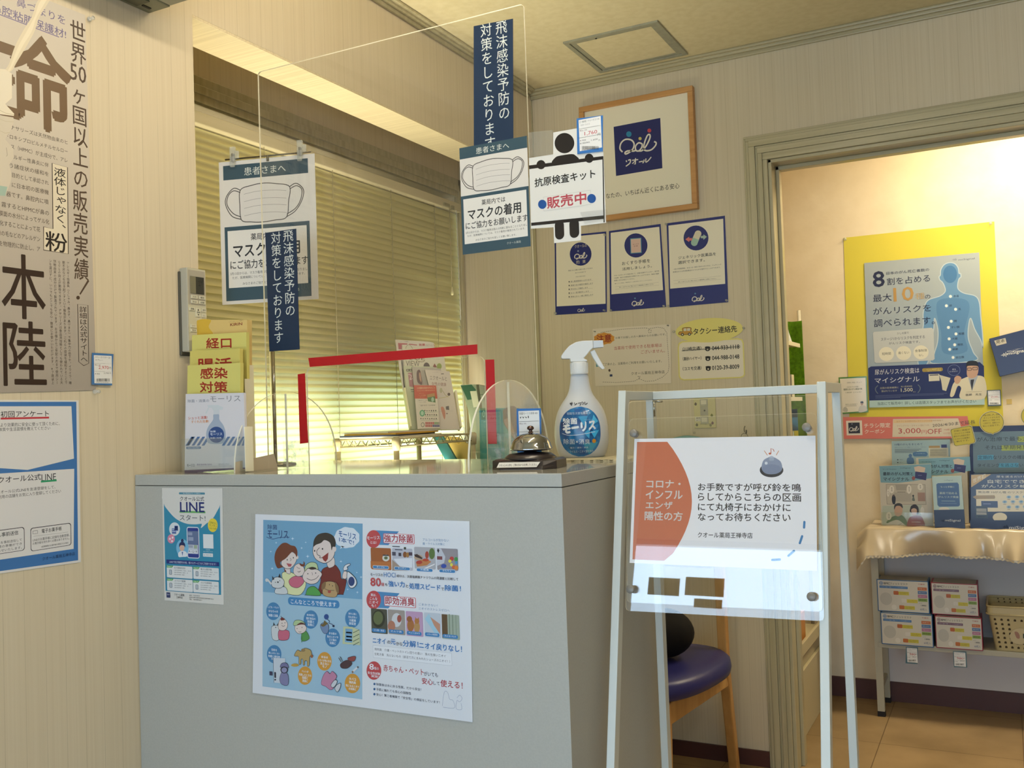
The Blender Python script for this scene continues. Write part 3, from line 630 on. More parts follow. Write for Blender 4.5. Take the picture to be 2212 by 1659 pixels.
# large laminated sheet
a = Art(PCF, .22, .5, lift=.0006).c(540, 1090, 3.456)
a.sheet([(45, 70), (1642, 123), (1665, 1622), (25, 1403)], 'd8dce3', .0012)
a.poly([(104, 113), (846, 141), (843, 1452), (98, 1355)], '98bbd2'); a.poly([(104, 113), (846, 141), (842, 706), (102, 650)], '6c9fc2'); a.mark()
a.c(560, 1110, 7.542)
navy = '24416e'
a.text('除菌', 148, 172, 302, 250, navy, .02); a.text('モーリス', 148, 262, 480, 388, navy, .025); a.curve([(128, 375), (230, 408), (340, 385), (505, 378)], 7, navy)
for x, y, r in ((555, 402, 30), (288, 468, 20), (768, 462, 18), (702, 555, 22), (200, 612, 18), (800, 690, 32), (1342, 772, 24), (222, 888, 26), (1600, 952, 16), (1452, 1228, 20), (1610, 1275, 24), (1670, 1028, 26)):
    a.poly([(x, y-r), (x+r*.15, y-r*.15), (x+r, y), (x+r*.15, y+r*.15), (x, y+r), (x-r*.15, y+r*.15), (x-r, y), (x-r*.15, y-r*.15)], 'd5e6f2', up=False)
ol = '1c2430'; skin = 'd9cbc6'
bub = [(1440+200*(1+.05*(k % 2))*cos(k*pi/9), 385+165*(1+.06*(k % 2))*sin(k*pi/9)) for k in range(18)]
a.blob(bub, 'd3dde8'); a.poly([(1350, 520), (1400, 530), (1325, 570)], 'd3dde8', up=False); a.text('モーリス', 1305, 268, 1585, 362, '285a96', .035, dy=60); a.text('1本で!', 1312, 372, 1550, 450, '285a96', .035, dy=55)
# man
a.back()
a.blob([(1120, 860), (1030, 920), (1010, 1100), (1000, 1290), (1340, 1310), (1385, 1290), (1430, 1080), (1350, 1050), (1330, 940), (1250, 830), (1190, 860)], '6e2a2a', ol, 6)
a.blob([(1120, 790), (1125, 850), (1160, 880), (1240, 830), (1220, 700)], skin, ol, 6)
a.blob([(900, 500), (885, 600), (900, 680), (950, 750), (1060, 800), (1150, 775), (1225, 690), (1240, 560), (1170, 420), (1060, 380), (960, 420)], skin, ol, 7); a.ell(1232, 570, 35, 48, skin)
a.blob([(893, 530), (905, 420), (970, 335), (1100, 305), (1210, 350), (1255, 440), (1250, 530), (1210, 535), (1190, 590), (1165, 470), (1075, 425), (1020, 470), (940, 500)], '33302e')
a.curve([(995, 548), (950, 600), (960, 660), (1005, 685), (995, 712), (1040, 712)], 7, ol); a.poly([(1035, 705), (1140, 625), (1130, 730), (1095, 778), (1060, 755)], '8a3434'); a.ell(915, 600, 10, 16, ol); a.ell(1043, 568, 11, 15, ol)
# woman
a.blob([(430, 940), (380, 1000), (440, 1250), (470, 1300), (690, 1310), (770, 1100), (560, 960)], 'd5d9a8', ol, 6)
a.blob([(430, 860), (450, 950), (520, 970), (500, 830)], skin, ol, 5)
a.blob([(370, 800), (440, 885), (530, 880), (600, 800), (625, 700), (560, 620), (450, 640)], skin, ol, 6); a.ell(632, 705, 20, 30, skin)
a.blob([(430, 940), (400, 870), (310, 880), (262, 740), (285, 600), (370, 490), (450, 468), (530, 510), (600, 530), (635, 610), (625, 700), (590, 640), (545, 620), (450, 720), (355, 790), (395, 860), (455, 930)], '6b3a2c')
a.ell(470, 745, 8, 13, ol); a.ell(570, 712, 8, 13, ol); a.curve([(515, 718), (535, 740), (520, 765)], 5, ol); a.poly([(455, 800), (545, 815), (530, 855), (490, 858)], 'a8505a')
# child in cap, small child, cat and dog
a.blob([(770, 1310), (800, 1220), (860, 1180), (930, 1190), (1010, 1280), (990, 1330), (770, 1318)], '4f9a50', ol, 6)
a.blob([(600, 1010), (500, 1080), (530, 1170), (640, 1200), (730, 1130), (740, 1040)], 'c0647e', ol, 5); a.blob([(580, 870), (575, 960), (640, 1015), (730, 990), (750, 900), (690, 810), (620, 820)], skin, ol, 5); a.blob([(670, 810), (700, 850), (750, 850), (755, 800), (735, 770), (730, 815)], '6b3a2c')
a.curve([(625, 860), (650, 880), (680, 885)], 5, ol); a.curve([(640, 935), (665, 945), (690, 925)], 6, ol)
a.blob([(740, 960), (720, 1030), (760, 1100), (850, 1140), (950, 1120), (1010, 1040), (1035, 970), (960, 900), (860, 880), (780, 900)], skin, ol, 6); a.blob([(760, 930), (770, 840), (850, 785), (940, 800), (970, 870), (960, 900), (820, 880)], 'b5c79a', ol, 6); a.blob([(820, 880), (860, 905), (920, 900), (945, 880), (880, 860)], '3a302c')
a.ell(808, 972, 8, 10, ol); a.ell(935, 960, 8, 10, ol); a.curve([(790, 1045), (860, 1075), (940, 1050), (985, 1000)], 6, ol); a.curve([(870, 950), (885, 975), (878, 995)], 5, ol)
a.blob([(280, 1290), (300, 1200), (440, 1190), (470, 1300)], 'c6ccd0', ol, 5); a.blob([(215, 1130), (240, 1190), (330, 1210), (400, 1180), (425, 1100), (380, 1040), (300, 1025), (235, 1060)], 'c9cdd0', ol, 6); a.poly([(225, 1005), (265, 1060), (235, 1075)], '2a2a34'); a.poly([(350, 965), (370, 1040), (325, 1030)], '2a2a34'); a.ell(322, 1108, 14, 12, ol); a.ell(280, 1110, 6, 8, ol); a.ell(352, 1085, 6, 8, ol); a.line([(215, 1140), (150, 1060)], 26, 'c9cdd0'); a.ell(140, 1075, 24, 28, 'c9cdd0')
a.blob([(1060, 1180), (1050, 1290), (1110, 1340), (1270, 1345), (1290, 1200), (1240, 1110), (1110, 1100)], 'b0936a', ol, 5); a.blob([(1100, 1100), (1040, 1140), (1035, 1230), (1090, 1200)], '7d6347'); a.blob([(1250, 1110), (1310, 1180), (1310, 1290), (1270, 1250)], '7d6347'); a.ell(1160, 1150, 6, 9, ol); a.ell(1212, 1168, 6, 9, ol); a.curve([(1085, 1215), (1150, 1240), (1240, 1240)], 5, ol); a.ell(1160, 1262, 26, 24, 'a04a44')
# spray bottle in hand
a.blob([(1400, 930), (1370, 1020), (1400, 1055), (1440, 1040), (1450, 950)], skin, ol, 5); a.blob([(1390, 880), (1420, 830), (1490, 805), (1495, 830), (1450, 860), (1460, 900), (1400, 920)], 'd3d8de', ol, 6); a.blob([(1450, 950), (1450, 1080), (1490, 1190), (1550, 1200), (1605, 1130), (1580, 1040), (1490, 950)], 'd3d8de', ol, 8); a.ell(1520, 1095, 52, 76, '223f76')
a.back(); a.rect(478, 1348, 1314, 1475, '3a7fb5', .45); a.text('こんなところで使えます', 525, 1382, 1262, 1460, 'd5e0ea', .03)
a.c(560, 1300, 7.542)
def bubble(x, y, rx, ry, col, ls):
    a.ell(x, y, rx, ry, col)
    for i, (t, w, h) in enumerate(ls): a.text(t, x-w/2, y-ry*.62+i*(ry*1.35/len(ls)), x+w/2, y-ry*.62+i*(ry*1.35/len(ls))+h, 'dce6ee', .02)
bubble(240, 150, 115, 145, '3c7cae', (('こども・ペット', 180, 36), ('おもちゃの', 150, 40), ('除菌と消臭', 150, 44)))
bubble(852, 285, 118, 150, '3c7cae', (('給食実習に', 130, 32), ('服だ食品の', 150, 40), ('除菌と', 110, 44), ('消臭に', 110, 44)))
bubble(1530, 265, 120, 152, '3c7cae', (('意外に菌と', 130, 32), ('汚れが多い', 140, 40), ('冷蔵庫', 110, 44), ('野菜室', 110, 44)))
bubble(1208, 582, 120, 152, '3c7cae', (('まな板の', 120, 38), ('魚のニオイや', 180, 40), ('ゴミ箱の', 120, 40), ('消臭に', 100, 44)))
bubble(255, 848, 118, 148, '3c7cae', (('花粉を', 90, 38), ('家に入れたくない', 180, 34), ('除菌と帰宅時', 190, 40), ('の消臭に', 90, 34)))
bubble(758, 1198, 116, 150, 'c8923e', (('ペットが', 110, 38), ('失敗したときの', 200, 40), ('除菌と', 90, 44), ('消臭に', 90, 44)))
bubble(1075, 965, 118, 152, 'c8923e', (('本当は', 110, 40), ('ニオイが気になる', 210, 40), ('洗えない', 140, 44), ('モノ', 70, 40)))
bubble(1530, 1325, 126, 160, 'c8923e', (('タバコ', 110, 44), ('焼肉臭', 110, 44), ('気になるニオイ', 220, 40), ('の消臭に', 120, 40)))
a.back(); a.h += .0002; a.blob([(210, 430), (230, 600), (330, 615), (350, 440), (310, 380), (240, 385)], 'c6ccd0', ol, 5); a.poly([(245, 325), (270, 375), (240, 380)], '20242e'); a.poly([(325, 335), (335, 385), (300, 378)], '20242e'); a.ell(282, 412, 9, 8, ol)
a.blob([(330, 470), (330, 600), (400, 625), (490, 600), (500, 480), (410, 450)], 'c0647e', ol, 5); a.blob([(325, 350), (330, 440), (400, 465), (460, 430), (475, 350), (420, 270), (360, 270)], skin, ol, 5); a.blob([(360, 290), (385, 300), (430, 285), (380, 245)], '6b3030'); a.line([(375, 250), (368, 225)], 7, ol); a.ell(385, 345, 6, 8, ol); a.ell(432, 338, 6, 8, ol); a.curve([(378, 375), (405, 398), (432, 378)], 5, ol)
a.blob([(710, 500), (700, 620), (760, 635), (830, 590), (800, 500), (760, 470)], '4f8f4e', ol, 5); a.line([(712, 560), (706, 655)], 12, '3f7a44'); a.blob([(600, 380), (600, 460), (660, 515), (750, 490), (785, 420), (740, 360), (650, 350)], skin, ol, 5); a.blob([(570, 370), (600, 300), (690, 298), (770, 350), (690, 335), (620, 380)], 'a9c394', ol, 5); a.blob([(620, 380), (690, 335), (775, 370), (700, 365)], '5a3430'); a.curve([(655, 480), (680, 488), (700, 480)], 5, ol); a.ell(632, 430, 6, 7, ol); a.ell(712, 412, 6, 7, ol)
a.blob([(1010, 380), (1060, 500), (1130, 500), (1145, 380), (1080, 330)], '6d86ac', ol, 5); a.blob([(1015, 370), (1060, 350), (1075, 300), (1110, 330), (1130, 350), (1060, 400)], '6a5a36'); a.ell(1108, 240, 38, 44, '244a8a'); a.curve([(1120, 280), (1160, 310), (1150, 340), (1200, 360), (1225, 390)], 8, '2a3a66'); a.ell(1225, 390, 18, 18, '24304e')
a.poly([(1385, 395), (1535, 405), (1650, 460), (1660, 700), (1550, 690), (1372, 680)], 'b9c3a0'); a.poly([(1420, 430), (1535, 440), (1530, 660), (1410, 650)], '6fa0c6')
for y in (480, 545, 600): a.rect(1430, y, 1525, y+24, '324c6c', up=False)
for y in (450, 520, 590, 650): a.line([(1545, y+50), (1645, y)], 7, '3a5040')
a.poly([(245, 905), (440, 915), (440, 1320), (255, 1310)], 'c0cad6'); a.line([(245, 905), (255, 1310)], 5, ol); a.rect(182, 1125, 232, 1190, '3a3c58'); a.rect(262, 1135, 290, 1232, '26283a', .4); a.ell(278, 1262, 14, 14, '26283a')
a.blob([(380, 1150), (350, 1260), (390, 1340), (485, 1345), (490, 1200), (440, 1140)], '7c7ea6', ol, 5); a.ell(425, 1100, 62, 60, '26283a'); a.ell(425, 1105, 45, 42, '8a8cb0'); a.blob([(360, 1060), (380, 1000), (440, 985), (480, 1010), (495, 1070), (430, 1050)], '6e7098', ol, 5)
a.blob([(590, 860), (640, 780), (700, 800), (760, 750), (850, 780), (870, 850), (840, 900), (830, 1030), (800, 1035), (795, 960), (760, 960), (755, 1020), (735, 1020), (725, 930), (700, 935), (695, 1005), (665, 1000), (660, 890), (610, 880)], 'b09763', ol, 5); a.ell(735, 782, 34, 26, '8a7350'); a.ell(875, 880, 20, 28, '9a6040'); a.ell(600, 1025, 62, 26, 'b8954a')
a.blob([(1340, 1010), (1360, 1070), (1450, 1075), (1525, 1010), (1500, 950), (1420, 950)], '46323a', ol, 5); a.blob([(1465, 905), (1480, 950), (1560, 960), (1590, 900), (1560, 880)], '8a4446', ol, 5); a.line([(1310, 905), (1355, 975)], 9, '3a3440'); a.line([(1335, 885), (1375, 965)], 9, '3a3440'); a.line([(1540, 1130), (1625, 1055)], 26, 'cfd4da'); a.line([(1530, 1145), (1550, 1125)], 24, '8a6a50'); a.line([(1615, 1065), (1632, 1050)], 24, '5a5a60')
a.blob([(1120, 1125), (1060, 1200), (1030, 1330), (1100, 1370), (1180, 1425), (1240, 1380), (1250, 1280), (1280, 1200), (1210, 1125), (1170, 1165)], 'b87f9e', '5a2a4a', 5); a.blob([(1190, 1340), (1250, 1265), (1290, 1290), (1250, 1370), (1205, 1385)], 'c2c8d0', ol, 6); a.blob([(1250, 1400), (1290, 1340), (1345, 1320), (1335, 1400), (1290, 1460)], 'c2c8d0', ol, 6)
# right half
a.c(790, 1120, 7.539); a.back(); rb = 'b8484e'; bb = '2f74b5'; dk2 = '23283c'
a.poly([(150, 190), (552, 208), (500, 270), (380, 432), (160, 425)], '4a86b8'); a.ell(138, 332, 116, 145, rb); a.text('モーリス', 32, 290, 236, 345, 'dfe3ea', .03, dy=-10); a.text('とは?', 88, 365, 185, 408, 'dfe3ea', .02)
a.rect(295, 240, 800, 398, 'c64a52', .12); a.rect(303, 248, 790, 390, 'dfe2ea', .1); a.text('強力除菌', 308, 254, 778, 378, 'a8424e', .045)
a.text('アルコールが効かない', 938, 318, 1362, 365, '4a7aa8', .004); a.text('菌・ウイルス対策に', 938, 385, 1296, 425, '4a7aa8', .004)
for i, (x0, y0, c1, c2, t) in enumerate(((90, 470, '9a5a34', 'b06c3c', 'テーブル'), (440, 478, 'b2b5c4', 'c9cdd9', 'キッチン'), (800, 458, 'a9aab2', '8e8a8e', '冷蔵庫'), (1168, 480, '8e8a92', '9a948f', 'おもちゃ'))):
    x1 = x0+330+(10 if i > 1 else 0); a.rect(x0, y0, x1, y0+352, c1, .06)
    if i == 0: a.rect(x0, 690, x1, 800, c2); a.ell(340, 640, 58, 55, 'c9ccc6'); a.ell(340, 640, 30, 25, '5a6a4a'); a.rect(290, 585, 385, 605, '3a3f4a')
    if i == 1: a.poly([(465, 655), (770, 640), (768, 800), (560, 770)], 'd6dae4'); a.poly([(440, 665), (560, 770), (700, 850), (442, 845)], '9c8c80'); a.rect(440, 540, 500, 600, '4a4a5c'); a.rect(545, 555, 590, 610, '3a3a48'); a.ell(650, 585, 32, 48, '7a4a2c'); a.ell(695, 590, 28, 42, '9a7040'); a.rect(632, 462, 668, 500, '3a4238'); a.rect(712, 545, 770, 600, '4a3f50'); a.rect(445, 445, 568, 458, '26283a'); a.rect(488, 498, 612, 510, '26283a')
    if i == 2: a.ell(870, 630, 70, 45, 'b09a84'); a.ell(1010, 590, 30, 60, 'a04030'); a.ell(1090, 570, 48, 90, '55703c'); a.poly([(830, 710), (900, 670), (1000, 650), (1080, 700), (1010, 760), (850, 780)], 'b8784c'); a.ell(885, 710, 50, 30, 'a83c34'); a.ell(990, 672, 50, 24, 'b0442f'); a.poly([(930, 820), (1138, 730), (1138, 748), (960, 830)], 'dfe0e4'); a.poly([(800, 585), (850, 575), (940, 640), (930, 660), (820, 620)], '3c2a2a')
    if i == 3: a.poly([(1170, 485), (1240, 485), (1310, 620), (1290, 720), (1170, 770)], 'b9bdca'); a.rect(1175, 610, 1260, 665, '7a4048'); a.poly([(1190, 485), (1215, 510), (1200, 560), (1175, 520)], '2a2a34'); a.ell(1415, 650, 34, 34, 'b03a3a'); a.ell(1385, 690, 26, 26, 'd8cf4a'); a.ell(1410, 750, 22, 28, 'd8cf4a'); a.ell(1485, 660, 30, 36, '3f8f4a'); a.ell(1490, 715, 24, 26, '4a8fb8'); a.ell(1285, 770, 44, 34, '2f4aa0'); a.ell(1450, 790, 34, 32, 'c8603a'); a.ell(1490, 800, 32, 36, 'd08038')
    a.rect(x0+34+i*2, y0+(288, 300, 342, 338)[i], x1-34, y0+(342, 356, 400, 396)[i], 'dfe3ea', .45); a.rect(x0+39+i*2, y0+(294, 306, 348, 344)[i], x1-39, y0+(336, 350, 394, 390)[i], '3a7cb4', .45)
    a.text(t, x0+100, y0+(302, 314, 356, 352)[i], x1-100, y0+(328, 340, 384, 378)[i], 'dfe6ee', .02)
a.text('モーリスの', 92, 885, 292, 930, dk2, .012); a.text('HOCl', 308, 870, 498, 948, '3a74b0', .004); a.text('成分は、次亜塩素酸ナトリウムの同濃度と比較して', 516, 908, 1518, 952, dk2, .012)
a.text('80', 92, 960, 258, 1092, rb, .05); a.text('倍', 265, 1040, 315, 1094, rb, .04); a.text('も', 330, 1048, 370, 1092, dk2, .02); a.text('強い力', 385, 1010, 645, 1102, bb, .04); a.text('と', 668, 1072, 708, 1115, dk2, .02); a.text('処理スピード', 722, 1045, 1225, 1140, bb, .035); a.text('で', 1242, 1120, 1288, 1165, dk2, .02); a.text('除菌！', 1302, 1075, 1560, 1170, bb, .035)
a.back(); a.poly([(150, 1182), (562, 1215), (510, 1280), (380, 1460), (160, 1450)], '4a86b8'); a.ell(140, 1322, 118, 150, rb)
for i, (t, w) in enumerate((('実は、', 90), ('こんな', 120), ('ニオイ', 150), ('も！', 70))): a.text(t, 138-w/2, 1216+i*58, 138+w/2, 1262+i*58, 'dfe3ea', .025)
a.rect(308, 1252, 822, 1418, 'c64a52', .12); a.rect(316, 1260, 812, 1410, 'dfe2ea', .1); a.text('即効消臭', 325, 1264, 800, 1392, 'a8424e', .045)
a.text('ごまかさない！', 872, 1372, 1180, 1412, '4a7aa8', .004); a.text('ニオイのストレスゼロへ', 872, 1438, 1375, 1478, '4a7aa8', .004)
a.c(540, 1090, 3.456); a.back(); a.h += .0002
for i, (x0, y0, x1, c1, t) in enumerate(((908, 772, 1028, '4a4c42', 'ゴミ箱・食品'), (1034, 780, 1160, '9a938e', 'オムツ臭'), (1168, 792, 1294, 'b796b8', 'ペットまわり'), (1304, 802, 1428, 'b9c3d0', 'ふきんの雑菌臭'), (1436, 815, 1566, '9aa89a', '洗えないもの'))):
    a.rect(x0, y0, x1, y0+182, c1, .05)
    if i == 0: a.ell(965, 850, 48, 66, '2e3428'); a.ell(962, 845, 36, 50, '5c6846')
    if i == 1: a.ell(1100, 860, 36, 52, 'c6cad0'); a.ell(1062, 905, 28, 40, 'a87460'); a.ell(1120, 850, 16, 28, '9a5048')
    if i == 2: a.ell(1205, 900, 26, 46, 'a0683c'); a.ell(1196, 852, 20, 22, '8f5a34'); a.ell(1252, 912, 22, 44, 'b08a5a'); a.ell(1252, 868, 18, 20, 'a87440'); a.poly([(1238, 856), (1240, 835), (1250, 852)], 'a87440'); a.poly([(1256, 852), (1266, 838), (1268, 860)], 'a87440')
    if i == 3: a.poly([(1312, 850), (1340, 812), (1380, 870), (1420, 960), (1400, 980)], '9cc4da'); a.poly([(1350, 835), (1425, 890), (1425, 965), (1380, 900)], 'b98a74')
    if i == 4: a.rect(1436, 815, 1478, 990, '5a4630'); a.rect(1490, 815, 1496, 990, '6c7c6c'); a.rect(1515, 820, 1520, 990, '6c7c6c'); a.rect(1540, 822, 1544, 990, '7c8c7c')
    a.rect(x0+8, y0+148, x1-8, y0+176, '3a7cb4', .45); a.text(t, x0+22, y0+154, x1-22, y0+168, 'dfe6ee', .01)
a.text('ニオイ', 922, 990, 1018, 1030, bb, .03); a.text('の', 1030, 1012, 1054, 1035, dk2, .02); a.text('元', 1056, 1000, 1092, 1040, bb, .03); a.text('から', 1098, 1022, 1142, 1048, dk2, .02); a.text('分解！', 1146, 1008, 1262, 1055, bb, .03); a.text('ニオイ戻りなし！', 1268, 1022, 1585, 1070, bb, .03)
a.back(); a.frame(922, 1048, 1508, 1140, 1.5, 'a9afb9', .05, 'dfe3ea')
a.text('焼肉臭　介護・ペットのトイレ回りの臭い　魚の生臭いニオイ', 934, 1066, 1464, 1086, dk2, .008); a.text('生乾き臭　洗えないもの（部活で汗にまみれたシューズのニオイ！）', 934, 1102, 1496, 1122, dk2, .008)
a.ell(930, 1237, 55, 69, rb); a.text('8', 896, 1185, 928, 1228, 'dfe3ea', .03); a.text('種の', 930, 1208, 966, 1230, 'dfe3ea', .01); a.text('安全性試験', 884, 1242, 976, 1262, 'dfe3ea', .015); a.text('実施！', 910, 1268, 968, 1286, 'dfe3ea', .015)
a.text('赤ちゃん・ペット', 1000, 1192, 1300, 1240, 'a83a44', .02); a.text('がいても', 1304, 1242, 1406, 1275, dk2, .015); a.text('安心', 1288, 1290, 1368, 1336, 'a83a44', .03); a.text('して', 1374, 1316, 1420, 1342, dk2, .015); a.text('使える！', 1426, 1304, 1590, 1356, 'a83a44', .03)
for i, (t, x1) in enumerate((('除菌後は水に戻る性質。だから安全！', 1282), ('手肌に触れても安心の弱酸性', 1206), ('安心！第三者機関で「安全性」の検証をしています！', 1418))):
    y = 1337+i*38; a.ell(934, y, 8, 9, '355f8f'); a.text(t, 948, y-9, x1, y+11, dk2, .012)
a.curve([(1440, 1500), (1455, 1400), (1480, 1400), (1495, 1450), (1520, 1460), (1530, 1515), (1445, 1510)], 2, '8a97b4'); a.curve([(1550, 1440), (1570, 1420), (1588, 1445), (1570, 1470), (1550, 1460), (1545, 1520), (1585, 1525), (1580, 1480)], 2, '8a97b4')
big = a.build('disinfectant_poster', label='large laminated blue and white spray advert with a cartoon family on the counter front', cat='poster')
MB().add([PCF.at(*PCF.uv(540+x/3.456, 1090+y/3.456), .0046) for x, y in ((20, 64), (1650, 118), (1673, 1632), (18, 1412))], [(0, 1, 2, 3)], clear('laminate_film', (.99, .99, .99), .35, .3)).build('laminate_film', big)
# ================================================================== back wall
PB = PY(YB)
LG = [[(935, 700), (912, 670), (922, 620), (960, 588), (1012, 592), (1038, 625), (1030, 668), (1000, 700), (965, 718), (958, 704), (985, 690), (1030, 692), (1055, 684)],
      [(1112, 628), (1080, 618), (1052, 648), (1055, 684), (1080, 690), (1106, 660), (1112, 628)],
      [(1080, 690), (1112, 686), (1150, 640), (1180, 575), (1178, 545), (1158, 552), (1134, 610), (1124, 668), (1146, 688), (1192, 680), (1228, 645), (1236, 618), (1218, 606)]]
def qlogo(a, x, y, s, w=13, col='d8d2c4', dots=True):
    T = lambda p: (x+(p[0]-905)*s, y+(p[1]-485)*s)
    for g in LG: a.curve([T(p) for p in g], w*s, col)
    if dots:
        for cx, cy, r, c in ((992, 540, 24, '2c7ea0'), (1175, 508, 17, 'b8414a'), (1092, 580, 14, 'c9b860')): a.ell(*T((cx, cy)), r*s, r*1.05*s, c)
NAVY = '22285c'
woodf = noisy('light_beech_frame', 'b07f49', 'bf8f58', (3, 60, 60), .45, .4)
fr = empty('picture_frame', (-1.13, YB, H+.69), 'framed pharmacy logo print in a light wood frame on the back wall', 'framed picture')
fx0, fx1, fz0, fz1 = -1.345, -.9145, H+.692, H+1.123
q = MB(); t = .019
q.box(fx0, fx1, YB-.028, YB-.002, fz1-t, fz1, woodf).box(fx0, fx1, YB-.028, YB-.002, fz0, fz0+t, woodf).box(fx0, fx0+t, YB-.028, YB-.002, fz0+t, fz1-t, woodf).box(fx1-t, fx1, YB-.028, YB-.002, fz0+t, fz1-t, woodf)
q.build('frame', fr, bevel=.002)
PF = PY(YB-.014)
a = Art(PF, .5, lift=.0).c(1120, 160, 4.148)
a.direct = True; a.sheet([(fx0+t, fz0+t), (fx1-t, fz0+t), (fx1-t, fz1-t), (fx0+t, fz1-t)], 'e0d8c0', .003); a.direct = False
a.poly([(855, 475), (1273, 395), (1292, 845), (877, 915)], NAVY); qlogo(a, 905, 485, 1)
a.curve([(985, 775), (1005, 770), (1000, 800), (965, 828)], 10, 'd8d2c4'); a.curve([(968, 775), (972, 790)], 9, 'd8d2c4'); a.line([(1020, 775), (1075, 768)], 9, 'd8d2c4'); a.line([(1052, 755), (1050, 810), (1038, 806)], 9, 'd8d2c4'); a.curve([(1050, 778), (1022, 805)], 8, 'd8d2c4'); a.line([(1082, 790), (1118, 782)], 9, 'd8d2c4'); a.curve([(1128, 768), (1126, 785), (1115, 800)], 9, 'd8d2c4'); a.curve([(1145, 758), (1144, 790), (1165, 778), (1192, 745)], 9, 'd8d2c4')
a.text('あなたの、いちばん近くにある安心', 745, 1078, 1448, 1126, '1d1b1a', .006)
a.build('print', fr)
def qposter(pl, quad, inner, label, draw, pins):
    a = Art(PB, .3, .45, lift=.001).c(1160, 450, 4.046); a.sheet(quad, '1d2a6c', .0006); 
    a.poly(inner, 'e3dac2'); draw(a); o = a.build('pharmacy_notice', label=label, cat='poster', group='navy edged notices below the framed logo')
    for x, y in pins: pin(PB, 1160+x/4.046, 450+y/4.046, o, clearp=True, r=.0035)
    return o
ink = '26262e'
def d1(a):
    a.ell(383, 400, 95, 102, '1c2868'); a.text('クオールの', 330, 322, 436, 350, 'd2c8ae', .01); qlogo(a, 328, 368, .33, 22, 'd8d2c4', False); a.ell(361, 374, 8, 8, '8a92a8'); a.text('約', 344, 456, 372, 488, 'd2c8ae', .01); a.text('束', 398, 452, 426, 482, 'd2c8ae', .01)
    a.text('患者さまに正確にお薬をお渡しするための', 275, 540, 488, 552, ink, .004); a.text('私たちの約束です', 335, 560, 430, 570, ink, .004); a.text('だから私たちは', 340, 594, 424, 605, ink)
    for i, (t, x1) in enumerate((('常に整理整頓を心がけます', 476), ('患者さまの履歴を確認します', 492), ('声を出して確認します', 446), ('もう一度 確認をします', 456), ('患者さまと一緒に確認します', 494))):
        y = 642+i*33; a.ell(283, y, 5, 6, ink, up=(i == 0)); a.text(t, 296, y-7, x1, y+6, ink, .01); a.rect(276, y+10, 490, y+11, '777268', up=False)
    qlogo(a, 356, 862, .19, 20, 'd8d2c4', False)
def d2(a):
    a.ell(866, 325, 101, 106, '1c2868'); a.poly([(816, 265), (912, 258), (916, 390), (820, 396)], '5c9aa8'); a.poly([(822, 271), (906, 264), (910, 384), (826, 390)], 'd0b0a0'); a.text('おくすり', 840, 312, 892, 322, '5a3030', .01); a.text('手帳', 846, 328, 884, 338, '5a3030', .01)
    a.text('おくすり手帳を', 744, 468, 990, 500, ink, .014); a.text('活用しましょう。', 746, 520, 1006, 545, ink, .014)
    for i, t in enumerate(('クオールのおくすり手帳を使って、お薬の記録やアレルギー、副作用', 'の記録、血圧や体重管理の記録をすることができます。毎回の健康', '管理にぜひお役立てください。')): a.text(t, 676, 583+i*22, (1068, 1068, 856)[i], 595+i*22, ink, .003)
    a.text('●おくすり手帳は、複数冊あるとお薬の重なりをチェックできません', 682, 655, 1010, 662, ink); a.rect(684, 685, 1066, 686, '777268', up=False); a.text('詳しくはチラシをご覧いただくか薬剤師にお尋ねください', 720, 687, 1024, 697, ink); a.rect(686, 708, 1068, 709, '777268', up=False)
    qlogo(a, 830, 782, .31, 22, 'd8d2c4', False); a.ell(858, 787, 7, 7, '5a8aa8')
def d3(a):
    a.ell(1391, 260, 109, 109, '1c2868')
    q = lambda w, h0, h1, c: a.poly([(1391+x*.88+y*.47-0, 262-x*.2*0+(-y)*.88+x*.0) for x, y in ((-w, h0), (-w, h1), (w, h1), (w, h0))], c)
    a.line([(1375, 300), (1408, 222)], 58, 'd2c8ae'); a.ell(1376, 302, 29, 28, '9ab8a4'); a.ell(1409, 222, 29, 28, 'd2c8ae'); a.line([(1376, 302), (1391, 266)], 58, '9ab8a4')
    a.poly([(1298, 272), (1332, 248), (1332, 262), (1356, 260), (1356, 282), (1332, 284), (1332, 296)], 'c9706c'); a.poly([(1486, 250), (1456, 228), (1456, 240), (1432, 242), (1432, 262), (1456, 262), (1456, 276)], 'a3b8a8')
    a.text('ジェネリック医薬品を', 1236, 420, 1566, 448, ink, .014); a.text('選択できます。', 1234, 462, 1468, 490, ink, .014)
    a.text('一部の先発医薬品、あるいは一般名で処方された方は、ジェネリック', 1190, 528, 1612, 540, ink, .003); a.text('医薬品または先発医薬品のどちらかを選択することができます。', 1190, 552, 1606, 564, ink, .003)
    a.rect(1194, 632, 1612, 633, '777268', up=False); a.text('詳しくはチラシをご覧いただくか薬剤師にお尋ねください。', 1236, 640, 1570, 650, ink); a.rect(1196, 660, 1614, 661, '777268', up=False)
    qlogo(a, 1355, 742, .32, 22, 'd8d2c4', False); a.ell(1384, 746, 7, 7, '5a8aa8')
qposter(PB, [(155, 248), (606, 203), (612, 906), (163, 932)], [(168, 262), (594, 220), (601, 834), (174, 858)], 'navy edged notice with a round blue pharmacy seal, left of three on the back wall', d1, ((168, 918), (594, 893), (600, 235)))
qposter(PB, [(630, 200), (1081, 137), (1130, 862), (640, 902)], [(645, 215), (1070, 162), (1103, 715), (652, 752)], 'navy edged notice showing a medicine notebook, middle of three on the back wall', d2, ((650, 892), (1114, 855)))
qposter(PB, [(1133, 132), (1643, 65), (1673, 820), (1160, 866)], [(1150, 152), (1628, 92), (1646, 660), (1165, 703)], 'navy edged notice with a capsule between two arrows, right of three on the back wall', d3, ((1152, 855), (1660, 806), (1135, 142)))
